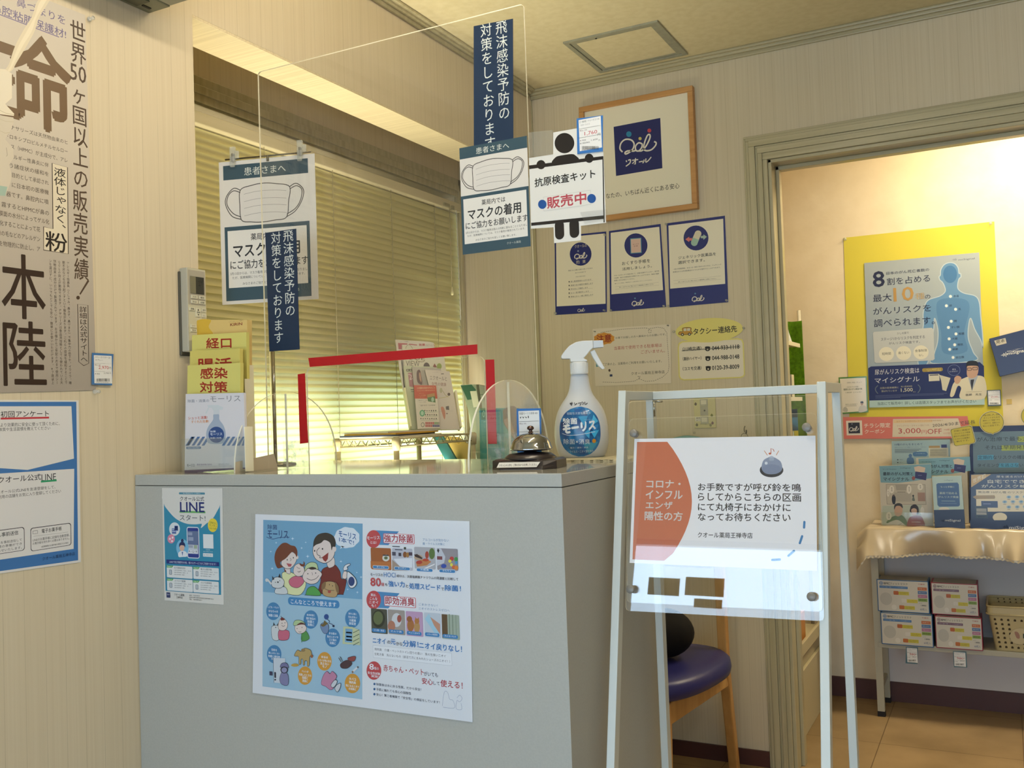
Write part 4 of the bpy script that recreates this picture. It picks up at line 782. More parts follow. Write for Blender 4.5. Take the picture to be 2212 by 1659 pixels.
a = Art(PB, .5, lift=.001).c(1240, 650, 5.53)
a.sheet([(222, 335), (1155, 278), (1163, 982), (258, 1020)], 'd6cab4', .0006)
def dashes(pts, w=5, seg=13, gap=9, col='5a544c'):
    q = []; d = 0
    for i in range(len(pts)-1):
        L = math.hypot(pts[i+1][0]-pts[i][0], pts[i+1][1]-pts[i][1]); n = max(1, int(L/(seg+gap)))
        for k in range(n):
            f0 = k/n; f1 = (k+seg/(seg+gap))/n
            a.line([(pts[i][0]+(pts[i+1][0]-pts[i][0])*f, pts[i][1]+(pts[i+1][1]-pts[i][1])*f) for f in (f0, f1)], w, col, up=False)
dashes([(320, 378), (560, 340), (860, 322), (920, 345), (925, 375), (900, 385), (888, 360), (910, 330), (1000, 315), (1070, 325), (1110, 380), (1125, 600), (1138, 780), (1125, 850), (1060, 910), (960, 955), (860, 962), (790, 935), (762, 905), (790, 900), (780, 930), (720, 960), (500, 975), (335, 968)])
a.poly([(362+118*(1+.10*(k % 2))*cos(k*pi/10), 450+66*(1+.12*(k % 2))*sin(k*pi/10)) for k in range(20)], 'c98a3a'); a.text('注意', 272, 410, 445, 502, '8c2f22', .035)
a.text('お車でお越しの方へ薬局からのお願いです。', 497, 430, 1100, 456, '3a3630', .004); a.text('当薬局で使用できる駐車場は', 480, 545, 1052, 588, 'a84a44', .008); a.text('ございません。', 800, 590, 1088, 632, 'a84a44', .008)
a.text('ご了承の上、当薬局のご利用をお願いいたします。', 340, 745, 1050, 776, '3a3630', .002); a.text('クオール薬局王禅寺店', 684, 850, 1084, 888, '3a3630', .008)
a.poly([(262, 712), (312, 706), (318, 785), (266, 788)], '4f8a98'); a.ell(425, 830, 13, 16, '5a4a40'); a.rect(428, 878, 460, 905, '3a4260')
o = a.build('parking_notice', label='pale paper notice with an orange caution burst behind the spray bottle, back wall', cat='notice')
for x, y in ((255, 365), (1128, 295)): pin(PB, 1240+x/5.53, 650+y/5.53, o, col='8a8578', r=.002)
a = Art(PB, .35, .4, lift=.001).c(1240, 650, 5.53)
YEL = 'd8cb72'
import itertools
a.sheet([(1240, 560), (1250, 505), (1290, 482), (1960, 445), (2010, 458), (2028, 500), (2045, 880), (2030, 905), (1990, 920), (1310, 950), (1270, 935), (1252, 900)], YEL, .0006)
a.poly([(1254, 560), (1264, 518), (1300, 496), (1955, 462), (2000, 472), (2014, 510), (2030, 875), (2016, 895), (1985, 906), (1315, 936), (1282, 924), (1266, 895)], 'ddd2ba')
a.poly([(1617+402*cos(k*pi/24)+0, 350-145*sin(k*pi/24)-22*cos(k*pi/24)) for k in range(48)], YEL)
a.text('タクシー連絡先', 1425, 330, 1946, 408, '201c18', .03)
a.blob([(1260, 405), (1262, 370), (1300, 365), (1300, 325), (1395, 320), (1398, 360), (1405, 365), (1405, 395)], 'b98a35', '3a3020', 5); a.rect(1310, 330, 1345, 362, 'c9c6b0', .2); a.rect(1352, 328, 1388, 360, 'c9c6b0', .2); a.ell(1297, 402, 18, 18, '2c2620'); a.ell(1297, 402, 9, 9, 'c9c0a8'); a.ell(1380, 398, 18, 18, '2c2620'); a.ell(1380, 398, 9, 9, 'c9c0a8')
for i, (t, n, x0, y) in enumerate((('（川崎交通）', '044-933-1118', 1300, 555), ('（高砂ハイヤー）', '044-988-0148', 1300, 672), ('（コスモ交通）', '0120-39-8009', 1300, 790))):
    a.text(t, x0, y, 1522, y+44, '1e1a16', .03); a.text(n, 1650, y-14, 1975, y+36, '1e1a16', .03)
    cx, cy = 1597+i*4, y+18; a.ell(cx, cy+2, 30, 26, '1e1a16'); a.ell(cx, cy+6, 11, 10, 'cec2a8'); a.ell(cx, cy-18, 34, 12, '1e1a16')
a.line([(1290, 592), (1990, 540)], 4, '1e1a16'); a.line([(1290, 600), (1990, 552)], 4, '1e1a16')
o = a.build('taxi_notice', label='cream card with a yellow oval heading and three phone numbers, back wall', cat='notice')
pin(PB, 1240+1198/5.53, 650+368/5.53, o, clearp=True, r=.0035); pin(PB, 1240+2032/5.53, 650+325/5.53, o, clearp=True, r=.0035)
# switch plate
sw = empty('light_switch', (-.88, YB, H-.11), 'cream light switch plate with small stickers, seen through the sign stand', 'light switch')
u0, v0 = PB.uv(1380+935/7.9, 830+160/7.9); u1 = PB.uv(1380+1308/7.9, 830+200/7.9)[0]; v1 = PB.uv(1380+958/7.9, 830+750/7.9)[1]
MB().box(u0, u1, YB-.007, YB, v1, v0, pm('c3ba86', .4, .4)).build('plate', sw, bevel=.002)
W_ = u1-u0; H_ = v0-v1
for f in (.16, .66): MB().box(u0+W_*.30, u0+W_*.66, YB-.0095, YB-.006, v0-H_*(f+.22), v0-H_*f, pm('a9a48e', .4)).box(u0+W_*.36, u0+W_*.61, YB-.012, YB-.009, v0-H_*(f+.17), v0-H_*(f+.04), pm('cfcab0', .35)).build('rocker', sw, bevel=.0008)
a = Art(PY(YB-.0074), .5, lift=0); a.direct = True; s_ = lambda f: u0+W_*f; t_ = lambda f: v0-H_*f
a.rect(s_(.30), t_(.385), s_(.66), t_(.645), 'a39e8a'); a.ell(s_(.5), t_(.5), .003, .003, '2e2a22'); a.text('待合②', s_(.33), t_(.07), s_(.62), t_(.11), '3a3424', .02)
for f, g, c in ((.1, .07, '4a5a2a'), (.82, .06, '4a5a2a'), (.1, .3, '5a4a3a'), (.82, .64, '6a6a2a'), (.12, .9, '4a4a3a'), (.84, .86, '6a4a5a'), (.75, .92, '7a7a5a')): a.poly([(s_(f)-.005, t_(g)), (s_(f), t_(g)+.006), (s_(f)+.005, t_(g)), (s_(f)+.002, t_(g)-.006), (s_(f)-.003, t_(g)-.005)], c, up=False)
a.rect(s_(.05), t_(.68), s_(.52), t_(.80), 'cfcabb'); a.text('換気扇', s_(.1), t_(.69), s_(.38), t_(.73), '2a2620', .03); a.text('⇔スイッチ', s_(.1), t_(.75), s_(.48), t_(.79), '5a564c'); a.text('つけたら消してね', s_(.25), t_(.87), s_(.75), t_(.9), '3a3424', .03)
a.build('stickers', sw)
# hook with a ring
hk = empty('wall_hook', (-.72, YB-.01, H-.2), 'small black wall hook holding a thin ring, beside the doorway', 'hook')
PH = PY(YB-.006); P_ = lambda x, y: PH.at(*PH.uv(1380+x/7.9, 830+y/7.9))
MB().tube([P_(1812, 712), P_(1798, 745), P_(1796, 790), P_(1808, 815)], .0012, pm('1c1a1c', .4), 8).tube([P_(1832, 780), P_(1834, 812), P_(1828, 842)], .0022, pm('1c1a1c', .4), 8).build('hook', hk)
cx, cz = PH.uv(1380+1805/7.9, 830+895/7.9); MB().tube([(cx+.0115*cos(k*pi/12), YB-.008, cz+.0115*sin(k*pi/12)) for k in range(24)], .0007, pm('1c1a1c', .4), 6, True).build('ring', hk)
# pale blue round bag hanging from a pin
u, v = PH.uv(1380+850/7.9, 830+860/7.9)
bg_ = MB().lathe((u, YB-.03, v-.16), [(.002, 0), (.05, .01), (.085, .045), (.095, .09), (.08, .13), (.045, .152), (.01, .158)], pm('6fa9ae', .6), 28, 1, .25)
bg_.build('round_bag', label='pale blue rounded bag hanging on the wall behind the sign board, mostly hidden', cat='bag')
uu, vv = PH.uv(1380+948/7.9, 830+828/7.9); MB().tube([(uu, YB, vv), (uu, YB-.004, vv), (uu, YB-.012, vv)], [.0035, .002, .0035], clearpin, 10).build('push_pin', label='clear push pin on the back wall just below the light switch plate', cat='push pin')
# ================================================================== acrylic screen on the counter
M_ac = clear('clear_acrylic', (.985, .988, .982), .9); M_edge = translucent('acrylic_edge', 'fffbe8', .45); M_scuff = clear('scuffed_acrylic', (.95, .96, .94), .7, .1, -.45)  # acrylic_edge: near-white colour stands in for light piped to the sheet edges
YP = 1.53
sc = empty('acrylic_screen', (-1.06, YP, CZ), 'large clear acrylic splash screen standing on the counter', 'acrylic screen')
px0, px1, pz1, cx0_, cx1_, cz1_ = -1.3725, -.7415, H+.744, -1.2645, -.8485, H+.110
def screen():
    b = MB(); y0, y1 = YP-.0019, YP+.0019
    r = .012; hole = [(cx0_, CZ)]+[(cx0_+r-r*cos(k*pi/12), cz1_-r+r*sin(k*pi/12)) for k in range(7)]+[(cx1_-r+r*sin(k*pi/12), cz1_-r+r*cos(k*pi/12)) for k in range(7)]+[(cx1_, CZ)]
    r2 = .008; out = [(px1, CZ)]+[(px1-r2+r2*cos(k*pi/8), pz1-r2+r2*sin(k*pi/8)) for k in range(5)]+[(px0+r2-r2*sin(k*pi/8), pz1-r2+r2*cos(k*pi/8)) for k in range(5)]+[(px0, CZ)]
    out = out; poly = out+hole
    n = len(poly)
    # faces: split into left leg, top, right leg so every face is convex enough
    nl = 8; L_ = [(px0, CZ), (cx0_, CZ)]+hole[1:8]; 
    left = [(px0, CZ)]+hole[:8]+[(px0, cz1_)]
    right = [(px1, CZ), (px1, cz1_)]+hole[8:16]
    top = [(px0, cz1_), (px1, cz1_)]+out[1:11]
    for y in (y0, y1):
        for pg in (left, right, top): b.add([(x, y, z) for x, z in pg], [tuple(range(len(pg)))], M_ac)
    vs = [(x, y0, z) for x, z in poly]+[(x, y1, z) for x, z in poly]
    b.add(vs, [(i, (i+1) % n, n+(i+1) % n, n+i) for i in range(n)], M_edge)
    return b
screen().build('panel', sc)
MB().box(cx0_-.07, cx0_-.001, YP+.0021, YP+.0025, CZ+.001, CZ+.055, M_scuff).build('scuffed_film', sc)
MB().box(cx1_+.001, cx1_+.075, YP+.0021, YP+.0025, CZ+.001, CZ+.06, M_scuff).build('scuffed_film', sc)
def fin(x):
    e = []; y0, y1, zt = 1.376, 1.690, H+.064; cy = (y0+y1)/2; hw = (y1-y0)/2
    for k in range(25): t = pi*k/24; e.append((cy+hw*cos(t), CZ+(zt-CZ)*abs(sin(t))**.85))
    b = MB(); n = len(e)
    for xx in (x-.0018, x+.0018): b.add([(xx, y, z) for y, z in e], [tuple(range(n))], M_ac)
    b.add([(x-.0018, y, z) for y, z in e]+[(x+.0018, y, z) for y, z in e], [(i, i+1, n+i+1, n+i) for i in range(n-1)], M_edge)
    b.box(x-.0024, x+.0024, YP-.0026, YP-.0018, CZ+.001, zt-.004, M_edge)
    b.build('side_foot', sc)
fin(-1.32); fin(-.80)
PP = PY(YP-.0022); RED = 'a81318'
for pts, lab in (([(213, 338), (1895, 202), (1897, 298), (228, 427)], 'long red tape strip over the opening in the acrylic screen'), ([(108, 500), (180, 490), (212, 1182), (130, 1192)], 'short upright red tape strip left of the screen opening'), ([(1975, 355), (2063, 352), (2090, 1193), (2003, 1193)], 'short upright red tape strip right of the screen opening')):
    a = Art(PP, .45, .3, lift=.0002).c(620, 700, 4.608); a.sheet(pts, RED, .0003); a.build('red_tape', label=lab, cat='tape', group='red tape strips around the screen opening')
SLATE = '2f4753'; STRIP = '1a2c44'
a = Art(PP, .4, lift=.0006).c(440, 280, 3.317); a.sheet([(443, 740), (665, 710), (690, 1575), (473, 1590)], STRIP, .0004)
a.vtext('飛沫感染予防の', 568, 722, 645, 1345, 'cdd0c8', .008); a.vtext('対策をしております', 482, 738, 556, 1540, 'cdd0c8', .008)
a.build('vertical_strip_sign', label='narrow navy strip sign with white Japanese writing at the left edge of the acrylic screen', cat='sign')
a = Art(PP, .4, lift=.0006).c(700, 0, 4.424); a.sheet([(1432, 252), (1808, 180), (1812, 1560), (1434, 1620)], STRIP, .0004)
a.vtext('飛沫感染予防の', 1636, 208, 1752, 1165, 'cdd0c8', .008); a.vtext('対策をしております', 1492, 236, 1606, 1452, 'cdd0c8', .008)
a.build('vertical_strip_sign', label='narrow navy strip sign with white Japanese writing high at the right of the acrylic screen', cat='sign')
def maskposter(pl, u0, v1, w, h, lift, label, name='mask_notice', margin=0):
    a = Art(pl, .35, .4, lift=lift); a.direct = True; X = lambda f: u0+w*f; Y = lambda f: v1-h*f
    m = margin; a.sheet([(u0-m*w, v1-h-m*h*.5), (u0+w+m*w*1.6, v1-h-m*h*.5), (u0+w+m*w*1.6, v1+m*h*.6), (u0-m*w, v1+m*h*.6)], 'cfc9c0', .0005)
    R = lambda a0, b0, a1, b1, c: a.rect(X(a0), Y(b0), X(a1), Y(b1), c); T = lambda t, a0, b0, a1, b1, c='1e2024', o=.01: a.text(t, X(a0), Y(b0), X(a1), Y(b1), c, o)
    R(0, 0, 1, .107, SLATE); T('患者さまへ', .25, .025, .74, .085, 'cfcfc4', .008)
    ps = lambda L: [(X(x), Y(y)) for x, y in L]; lw = w*.009
    def cv(L, ww=lw, c='3a3634', cl=False):
        a.direct = True; a.curve(ps(L), ww, c, cl)
    for g in (0, .018): cv([(.2, .19+g), (.12, .172+g), (.035+g, .225), (.02+g, .29), (.09+g, .375-g), (.2, .405-g)]); cv([(.78, .195+g), (.86, .175+g), (.94-g, .225), (.92-g, .30), (.84, .375-g), (.735, .413-g)])
    body = [(.2, .19), (.33, .162), (.48, .152), (.63, .165), (.78, .195), (.765, .3), (.735, .415), (.6, .43), (.45, .437), (.32, .43), (.205, .41), (.19, .3)]
    a.poly(ps(body), 'cdc7bf'); cv(body, lw, '3a3634', True)
    for y in (.21, .265, .315, .37): cv([(.24, y+.012), (.4, y-.002), (.6, y), (.74, y+.012)], lw*.5, '8f8b86')
    R(0, .455, 1, 1, SLATE); R(.035, .485, .965, .905, 'd6d1c8')
    T('薬局内では', .31, .515, .66, .565, '1e2024', .015); T('マスクの着用', .10, .585, .88, .685, '1e2024', .035); T('にご協力をお願いします', .06, .705, .97, .77, '1e2024', .02)
    T('3月13日からは、マスク着用は個人の判断に委ねることとなりまし', .055, .79, .96, .812, '1e2024', .01); T('たが、医療機関については、マスク着用が推奨されています。', .08, .822, .93, .842, '1e2024', .01); T('みなさまのご協力を宜しくお願い致します。', .2, .868, .8, .888, '1e2024', .01)
    T('クオール薬局', .66, .935, .86, .957, 'b8bcb4', .005)
    return a.build(name, label=label, cat='notice', group='face mask notices')
u0, v1 = PP.uv(993.4, 321); u1 = PP.uv(1139.2, 294.5)[0]; vb = PP.uv(1000.7, 550.8)[1]
maskposter(PP, u0, v1, u1-u0, v1-vb, .0016, 'face mask notice stuck flat on the right of the acrylic screen')
# figure-shaped card
a = Art(PP, .12, .6, lift=.0022).c(1120, 160, 4.148); WH = 'd6d3cc'; BK = '1d1a1c'
a.sheet([(317, 527), (560, 484), (566, 712), (765, 690), (790, 1335), (565, 1362), (565, 1492), (325, 1517), (320, 1375), (118, 1388), (100, 755), (317, 722)], WH, .0006)
a.ell(418, 622, 88, 91, BK); a.blob([(308, 800), (335, 752), (375, 735), (480, 720), (520, 735), (545, 775), (430, 800)], BK)
a.poly([(101, 822), (762, 738), (763, 768), (103, 855)], BK); a.ell(208, 815, 40, 41, BK); a.ell(639, 758, 39, 41, BK); a.poly([(757, 740), (766, 740), (778, 1330), (768, 1332)], BK)
a.poly([(120, 1335), (775, 1268), (777, 1300), (121, 1362)], BK); a.rect(330, 1320, 412, 1490, BK, .48); a.rect(460, 1305, 546, 1476, BK, .48)
a.text('抗原検査キット', 150, 940, 695, 1018, '1b1a1c', .028); a.frame(228, 1105, 655, 1232, 3, 'bdb9b4', .02, WH); a.text('販売中', 262, 1108, 612, 1212, 'a8424e', .045); a.ell(220, 1170, 38, 41, '174a8c'); a.ell(661, 1118, 39, 41, '174a8c')
fg = a.build('test_kit_card', label='white card with a black figure holding an antigen test sign, beside the screen', cat='card sign')
a = Art(PP, .05, .6, lift=.0034).c(1120, 160, 4.148); a.sheet([(95, 528), (316, 505), (316, 722), (103, 750)], clear('backing_film', (.93, .93, .9), .6, .08, .08), .0003); a.build('clear_film', fg); a = Art(PP, .05, .6, lift=.0034).c(1120, 160, 4.148); a.sheet([(560, 1240), (800, 1215), (806, 1310), (600, 1345)], clear('packing_tape', (.98, .98, .98), 1, .06), .0003); a.build('packing_tape', fg)
a = Art(PP, .35, .4, lift=.004).c(1120, 160, 4.148); a.sheet([(530, 405), (765, 375), (765, 697), (536, 722)], '2f68a8', .0005)
pricetag(a, 530, 400, 765, 718, 1, '【一般用】ドゥーテストN', '（ＳＡＲＳ－ＣｏＶ－２）', '1,760', '1,600', ty='第1類医薬品'); a.build('price_tag', label='blue-edged price label beside the head of the black figure card', cat='price label')
a = Art(PP, .35, .4, lift=.001).c(980, 800, 7.211); a.sheet([(985, 597), (1365, 590), (1376, 1390), (1000, 1400)], '2c66a6', .0005)
pricetag(a, 985, 597, 1365, 1240, 1, '除菌モーリス本体 400', 'ml', '', '580'); a.build('price_tag', label='blue-edged price label standing on the counter behind the desk bell', cat='price label')
# ================================================================== clip stand holding the second mask notice
pA = Vector((-1.548, 1.60, 0)); pB = Vector((-1.342, 1.659, 0)); du = (pB-pA).normalized()
PC = Pl((pA.x, pA.y, 0), du, (0, 0, 1))
chrome = pm('9c978a', .15, .8, 1.0)
cs = empty('clip_stand', (-1.447, 1.632, CZ), 'chrome pole stand with two clear clips behind the acrylic screen', 'display stand')
MB().tube([(-1.447, 1.632+.004, CZ+.003), (-1.447, 1.632+.004, H+.16)], .0042, chrome, 14).tube([(-1.447, 1.636, H+.16), (-1.447, 1.636, H+.595)], .0028, chrome, 12).build('pole', cs)
MB().lathe((-1.447, 1.636, CZ), [(.045, 0), (.045, .003), (.04, .005), (.008, .008)], chrome, 28).build('base', cs)
zr = PC.uv(577, 337)[1]
uL = PC.uv(487, 345)[0]; uR = PC.uv(672, 328)[0]
rp, rq = PC.at(uL, zr, .001), PC.at(uR, zr, .001)
MB().tube([rp, rq], .0018, pm('5c5648', .3, .5, .8), 10).tube([PC.at((uL+uR)/2, zr, .001), PC.at((uL+uR)/2, zr-.012, .001)], .003, pm('6c6656', .3, .5, .5), 10).build('cross_bar', cs)
for xx in (505, 650):
    uu = PC.uv(xx, 345)[0]; c0 = PC.at(uu, zr+.004, .004); b = MB(); cm_ = clear('clip_plastic', (.9, .9, .84), .9, .05, .22)
    b.obox(c0+PC.v*.006, PC.u, PC.n, PC.v, .0065, .004, .017, cm_).obox(c0-PC.v*.012+PC.n*.003, PC.u, PC.n, PC.v, .0055, .003, .012, cm_).obox(c0+PC.u*.010+PC.v*.004, PC.u, PC.n, PC.v, .005, .003, .009, cm_)
    b.obox(c0-PC.v*.002, PC.u, PC.n, PC.v, .0028, .0045, .010, pm('6f6a5c', .4)); b.build('clip', cs, bevel=.002)
u0, v1 = PC.uv(482, 359); u1 = PC.uv(665, 344)[0]; vb = PC.uv(488, 651)[1]
maskposter(PC, u0, v1, u1-u0, v1-vb, .0, 'face mask notice hanging from two clear clips behind the screen', margin=.05)
# ================================================================== things on the counter
a = Art(PX(-1.3222), .5, lift=.0002).c(280, 940, 5.53); a.sheet([(1262, 322), (1640, 240), (1722, 220), (1762, 372), (1768, 440), (1250, 466)], translucent('cream_card', 'd9ccb6', .3), .0006)
a.build('cream_card', label='small cream card standing against the left foot of the acrylic screen', cat='card')
# tiered leaflet holder
lh = empty('leaflet_holder', (-1.44, 1.45, CZ), 'clear tiered leaflet holder at the left end of the counter', 'leaflet holder')
tiers = [(1.400, 399, 530, 852), (1.422, 404, 524, 789), (1.444, 409, 525, 758), (1.466, 414, 533, 722), (1.49, 425, 536, 690)]
M_hold = clear('holder_plastic', (.95, .96, .94), .9, .04, .04)
b = MB(); xl_ = hit(397, 900, 1, 1.40).x; xr_ = hit(533, 900, 1, 1.40).x
b.box(xl_, xr_+.02, 1.392, 1.515, CZ, CZ+.002, M_hold)
for i, (y, x0, x1, yt) in enumerate(tiers):
    xa = hit(x0-2, 900, 1, y).x; xb = hit(x1+3, 900, 1, y).x; zt = CZ+.075+i*.030 if i else CZ+.068
    b.box(max(xa, XL+.003), xb, y-.008, y-.0065, CZ+.002, zt, M_hold).box(xb, xb+.0015, y-.008, y+.014, CZ+.002, zt+.02, M_edge)
b.build('pockets', lh)
def leaflet(y, pts, col, th, label, draw, cx, cy, s):
    a = Art(PY(y), .4, lift=0).c(cx, cy, s); uv = [a.uv(*p) for p in pts]
    a.direct = True; a.h = -th; a.sheet(uv, col, th); a.direct = False; draw(a)
    return a.build('leaflet', label=label, cat='leaflet', group='leaflets in the tiered holder')
gy = '777a80'
def lf0(a):
    a.text('除菌・消臭の', 85, 1006, 238, 1028, '5a6478', .01, dy=-4); a.text('モーリス', 245, 982, 462, 1024, gy, -.006, dy=-6)
    a.text('シュッと消臭!', 88, 1128, 226, 1150, 'b8482c', .03); a.text('すぐれた効果!', 110, 1156, 236, 1176, 'c87a2c', .03); 
    for k in range(13):
        x = 40+k*36; 
        if 205 < x+20 < 345: continue
        x0_ = max(x, 68); 
        a.poly([(x0_, 1336), (min(x0_+20, 488), 1336), (min(x0_+62, 492), 1272), (min(x0_+42, 492), 1272)], '44689c', up=False)
    a.blob([(218, 1240), (222, 1300), (245, 1322), (330, 1322), (352, 1295), (356, 1240), (340, 1190), (312, 1150), (308, 1112), (270, 1112), (266, 1150), (235, 1195)], '9aa6b8')
    a.rect(269, 1080, 312, 1112, 'c3c7cc', .1); a.poly([(225, 1046), (300, 1044), (340, 1062), (335, 1078), (300, 1080), (265, 1082), (258, 1066), (240, 1062), (220, 1108), (210, 1104), (232, 1062)], 'c3c9cc')
    a.ell(290, 1258, 56, 58, '2c4a80'); a.text('除菌', 246, 1228, 285, 1242, 'cfd6e0', .02); a.text('モーリス', 246, 1246, 332, 1264, 'cfd6e0', .03); a.text('除菌×消臭', 246, 1276, 326, 1288, 'cfd6e0', .01)
    a.rect(74, 1344, 180, 1361, '4a6c94', .45); a.text('弱酸性次亜塩素酸水', 82, 1348, 172, 1357, 'cfd6e0')
    a.text('モーリス', 80, 1468, 134, 1488, '2c3444', .03); a.text('森友通商株式会社', 150, 1466, 258, 1478, '5a3a7a', .01); a.rect(154, 1484, 298, 1485, gy, up=False); a.text('@mauris_official', 306, 1464, 380, 1474, gy); a.text('https://www.mauris.jp', 306, 1478, 400, 1486, gy)
    a.poly([(62, 1512), (400, 1497), (500, 1493), (500, 1502), (62, 1534)], '4a2a5c')
leaflet(1.400, [(70, 966), (487, 957), (500, 1500), (62, 1536)], 'cfccd0', .006, 'white spray bottle flyer in the front pocket of the leaflet holder', lf0, 380, 560, 3.318)
def yl(t, x0, y0, x1, y1, t2=None):
    def f(a):
        a.text(t, x0, y0, x1, y1, '96281c', .05, dy=-16)
        if t2: a.text(t2[0], *t2[1:], '96281c', .05, dy=-8)
    return f
YC = 'cdc46e'
leaflet(1.422, [(140, 1010), (1190, 955), (1190, 1700), (130, 1700)], YC, .009, 'yellow card reading infection control in red, second tier of the leaflet holder', yl('感染', 392, 1066, 930, 1275, ('対策', 385, 1335, 930, 1545)), 390, 680, 9.217)
leaflet(1.444, [(188, 722), (1180, 672), (1180, 1700), (180, 1700)], 'c9bc66', .009, 'yellow card with half-hidden red characters, third tier of the leaflet holder', yl('腸活', 332, 875, 1012, 1130), 390, 680, 9.217)
leaflet(1.466, [(228, 405), (1310, 345), (1325, 1700), (220, 1700)], YC, .008, 'yellow card with two red characters, fourth tier of the leaflet holder', yl('経口', 510, 468, 1008, 668), 390, 680, 9.217)
def lk(a):
    a.text('KIRIN', 990, 172, 1226, 226, '7a2018', .035); a.text('よろこびがつなぐ世界へ', 958, 132, 1252, 156, '8a6a50', .0)
    a.blob([(330, 120), (600, 100), (560, 240), (640, 390), (330, 400)], 'd0a93c')
leaflet(1.49, [(330, 104), (1325, 98), (1330, 1400), (320, 1400)], 'd3b672', .014, 'golden envelope with a small red brewery name at the back of the leaflet holder', lk, 390, 680, 9.217)
# lace mat
mt = MB(); mm = noisy('lace_mat', 'a89f84', 'cfc6a8', (90, 90, 90), .9, .1)
pts = []
mx0, mx1, my0, my1 = -.845, -.625, 1.655, 1.795
for k in range(22): pts.append((mx0+(mx1-mx0)*k/22, my0-.003*(k % 2)))
for k in range(14): pts.append((mx1+.003*(k % 2), my0+(my1-my0)*k/14))
for k in range(22): pts.append((mx1-(mx1-mx0)*k/22, my1))
for k in range(14): pts.append((mx0-.003*(k % 2), my1-(my1-my0)*k/14))
n = len(pts); vs = [(x, y, CZ) for x, y in pts]+[(x, y, CZ+.004) for x, y in pts]
mt.add(vs, [tuple(reversed(range(n))), tuple(range(n, 2*n))]+[(i, (i+1) % n, n+(i+1) % n, n+i) for i in range(n)], mm)
for k in range(11): mt.box(mx0+.012+k*.0195, mx0+.018+k*.0195, my0-.0035, my0-.0025, CZ+.0008, CZ+.0028, pm('7d745c', .9))
mt.build('lace_mat', label='cream crocheted mat under the spray bottle on the counter', cat='mat')
# spray bottle
BC = Vector((-.752, 1.745, CZ+.004)); RT = Vector((_r.x, _r.y, 0)).normalized(); NT = Vector((RT.y, -RT.x, 0)); K = .000931/4.88
prof = [(1330, 44.6), (1322, 48), (1290, 51.5), (1250, 54), (1180, 57), (1100, 58), (1020, 57.5), (950, 55.6), (900, 53), (850, 49.7), (800, 44.5), (750, 38), (715, 32.5), (680, 28), (640, 24.6), (600, 22.5), (550, 20.6), (500, 19.5), (466, 18.2)]
ZB = lambda y: (1330-y)*K
def aw(z):
    for (ya, wa), (yb, wb) in zip(prof, prof[1:]):
        if ZB(ya) <= z <= ZB(yb): t = (z-ZB(ya))/(ZB(yb)-ZB(ya)); return (wa+(wb-wa)*t)*.000931
    return prof[0][1]*.000931 if z < 0 else prof[-1][1]*.000931
bo = empty('spray_bottle', BC, 'white trigger spray bottle with a shiny blue label on the right end of the counter', 'spray bottle')
M_bot = pm('c5c7c9', .38, .4, name='frosted_white_plastic'); M_wh = pm('d9d8d4', .35, .4, name='white_plastic')
ang = math.atan2(RT.y, RT.x)
MB().lathe(BC, [(w*.000931, ZB(y)) for y, w in prof], M_bot, 48, 1, .68, ang).build('bottle', bo)
b = MB(); b.lathe(BC, [(.0172, ZB(466)), (.0176, ZB(455)), (.0176, ZB(345)), (.016, ZB(335))], M_wh, 40)
for k in range(40): t = 2*pi*k/40; c0 = BC+Vector((cos(t)*.0176, sin(t)*.0176, ZB(400))); b.obox(c0, (cos(t), sin(t), 0), (-sin(t), cos(t), 0), (0, 0, 1), .0004, .0005, .0095, M_wh)
b.build('collar', bo)
def prof_extrude(pts, hw, m, name, bevel, off=0):
    b = MB(); Q = [BC+RT*((x-1482)*K)+Vector((0, 0, ZB(y))) for x, y in pts]; n = len(Q)
    b.add([q-NT*hw for q in Q]+[q+NT*hw for q in Q], [tuple(reversed(range(n))), tuple(range(n, 2*n))]+[(i, (i+1) % n, n+(i+1) % n, n+i) for i in range(n)], m)
    return b.build(name, bo, bevel=bevel)
prof_extrude([(1392, 334), (1388, 302), (1306, 300), (1295, 285), (1297, 265), (1330, 220), (1385, 165), (1450, 130), (1520, 118), (1632, 118), (1632, 196), (1600, 222), (1560, 270), (1530, 300), (1565, 320), (1565, 334)][::-1], .012, M_wh, 'spray_head', .0042)
prof_extrude([(1632, 119), (1738, 119), (1742, 192), (1664, 196), (1632, 200)][::-1], .009, pm('cdd0d2', .35), 'nozzle', .001)
prof_extrude([(1600, 232), (1648, 212), (1690, 300), (1745, 405), (1748, 415), (1722, 425), (1680, 385), (1630, 300)][::-1], .0065, M_wh, 'trigger', .0015)
class Lab(Art):
    def uv(s, x, y): return ((x-1482)*K, ZB(y))
    def P(s, u, v, n):
        A = aw(v)*1.0; t = max(-.985, min(.985, u/A)); return BC+RT*u+NT*(.68*A*math.sqrt(1-t*t)+n*.75+.0004)+Vector((0, 0, v))
a = Lab(PY(0), .18, .6, lift=0, step=.00006)
def lw_(y):  # half-width and centre of the label outline
    t = (y-1060)/257; return 210*math.sqrt(max(0, 1-abs(t)**2.4)), 1457
labm = noisy('label_blue', '14407c', '1f78b4', (60, 60, 45), .2, .6, 2, .35, .7)
def gridfill(y0, y1, m, f, ny=26, nx=14):
    a.h += .00008; vs = []
    for j in range(ny+1):
        y = y0+(y1-y0)*j/ny; w, c = f(y)
        for i in range(nx+1): vs.append(a.P(*a.uv(c-w+2*w*i/nx, y), a.h))
    a.add(vs, [(j*(nx+1)+i, (j+1)*(nx+1)+i, (j+1)*(nx+1)+i+1, j*(nx+1)+i+1) for j in range(ny) for i in range(nx)], m, True)
gridfill(804, 1315, labm, lw_); a.h += .0006
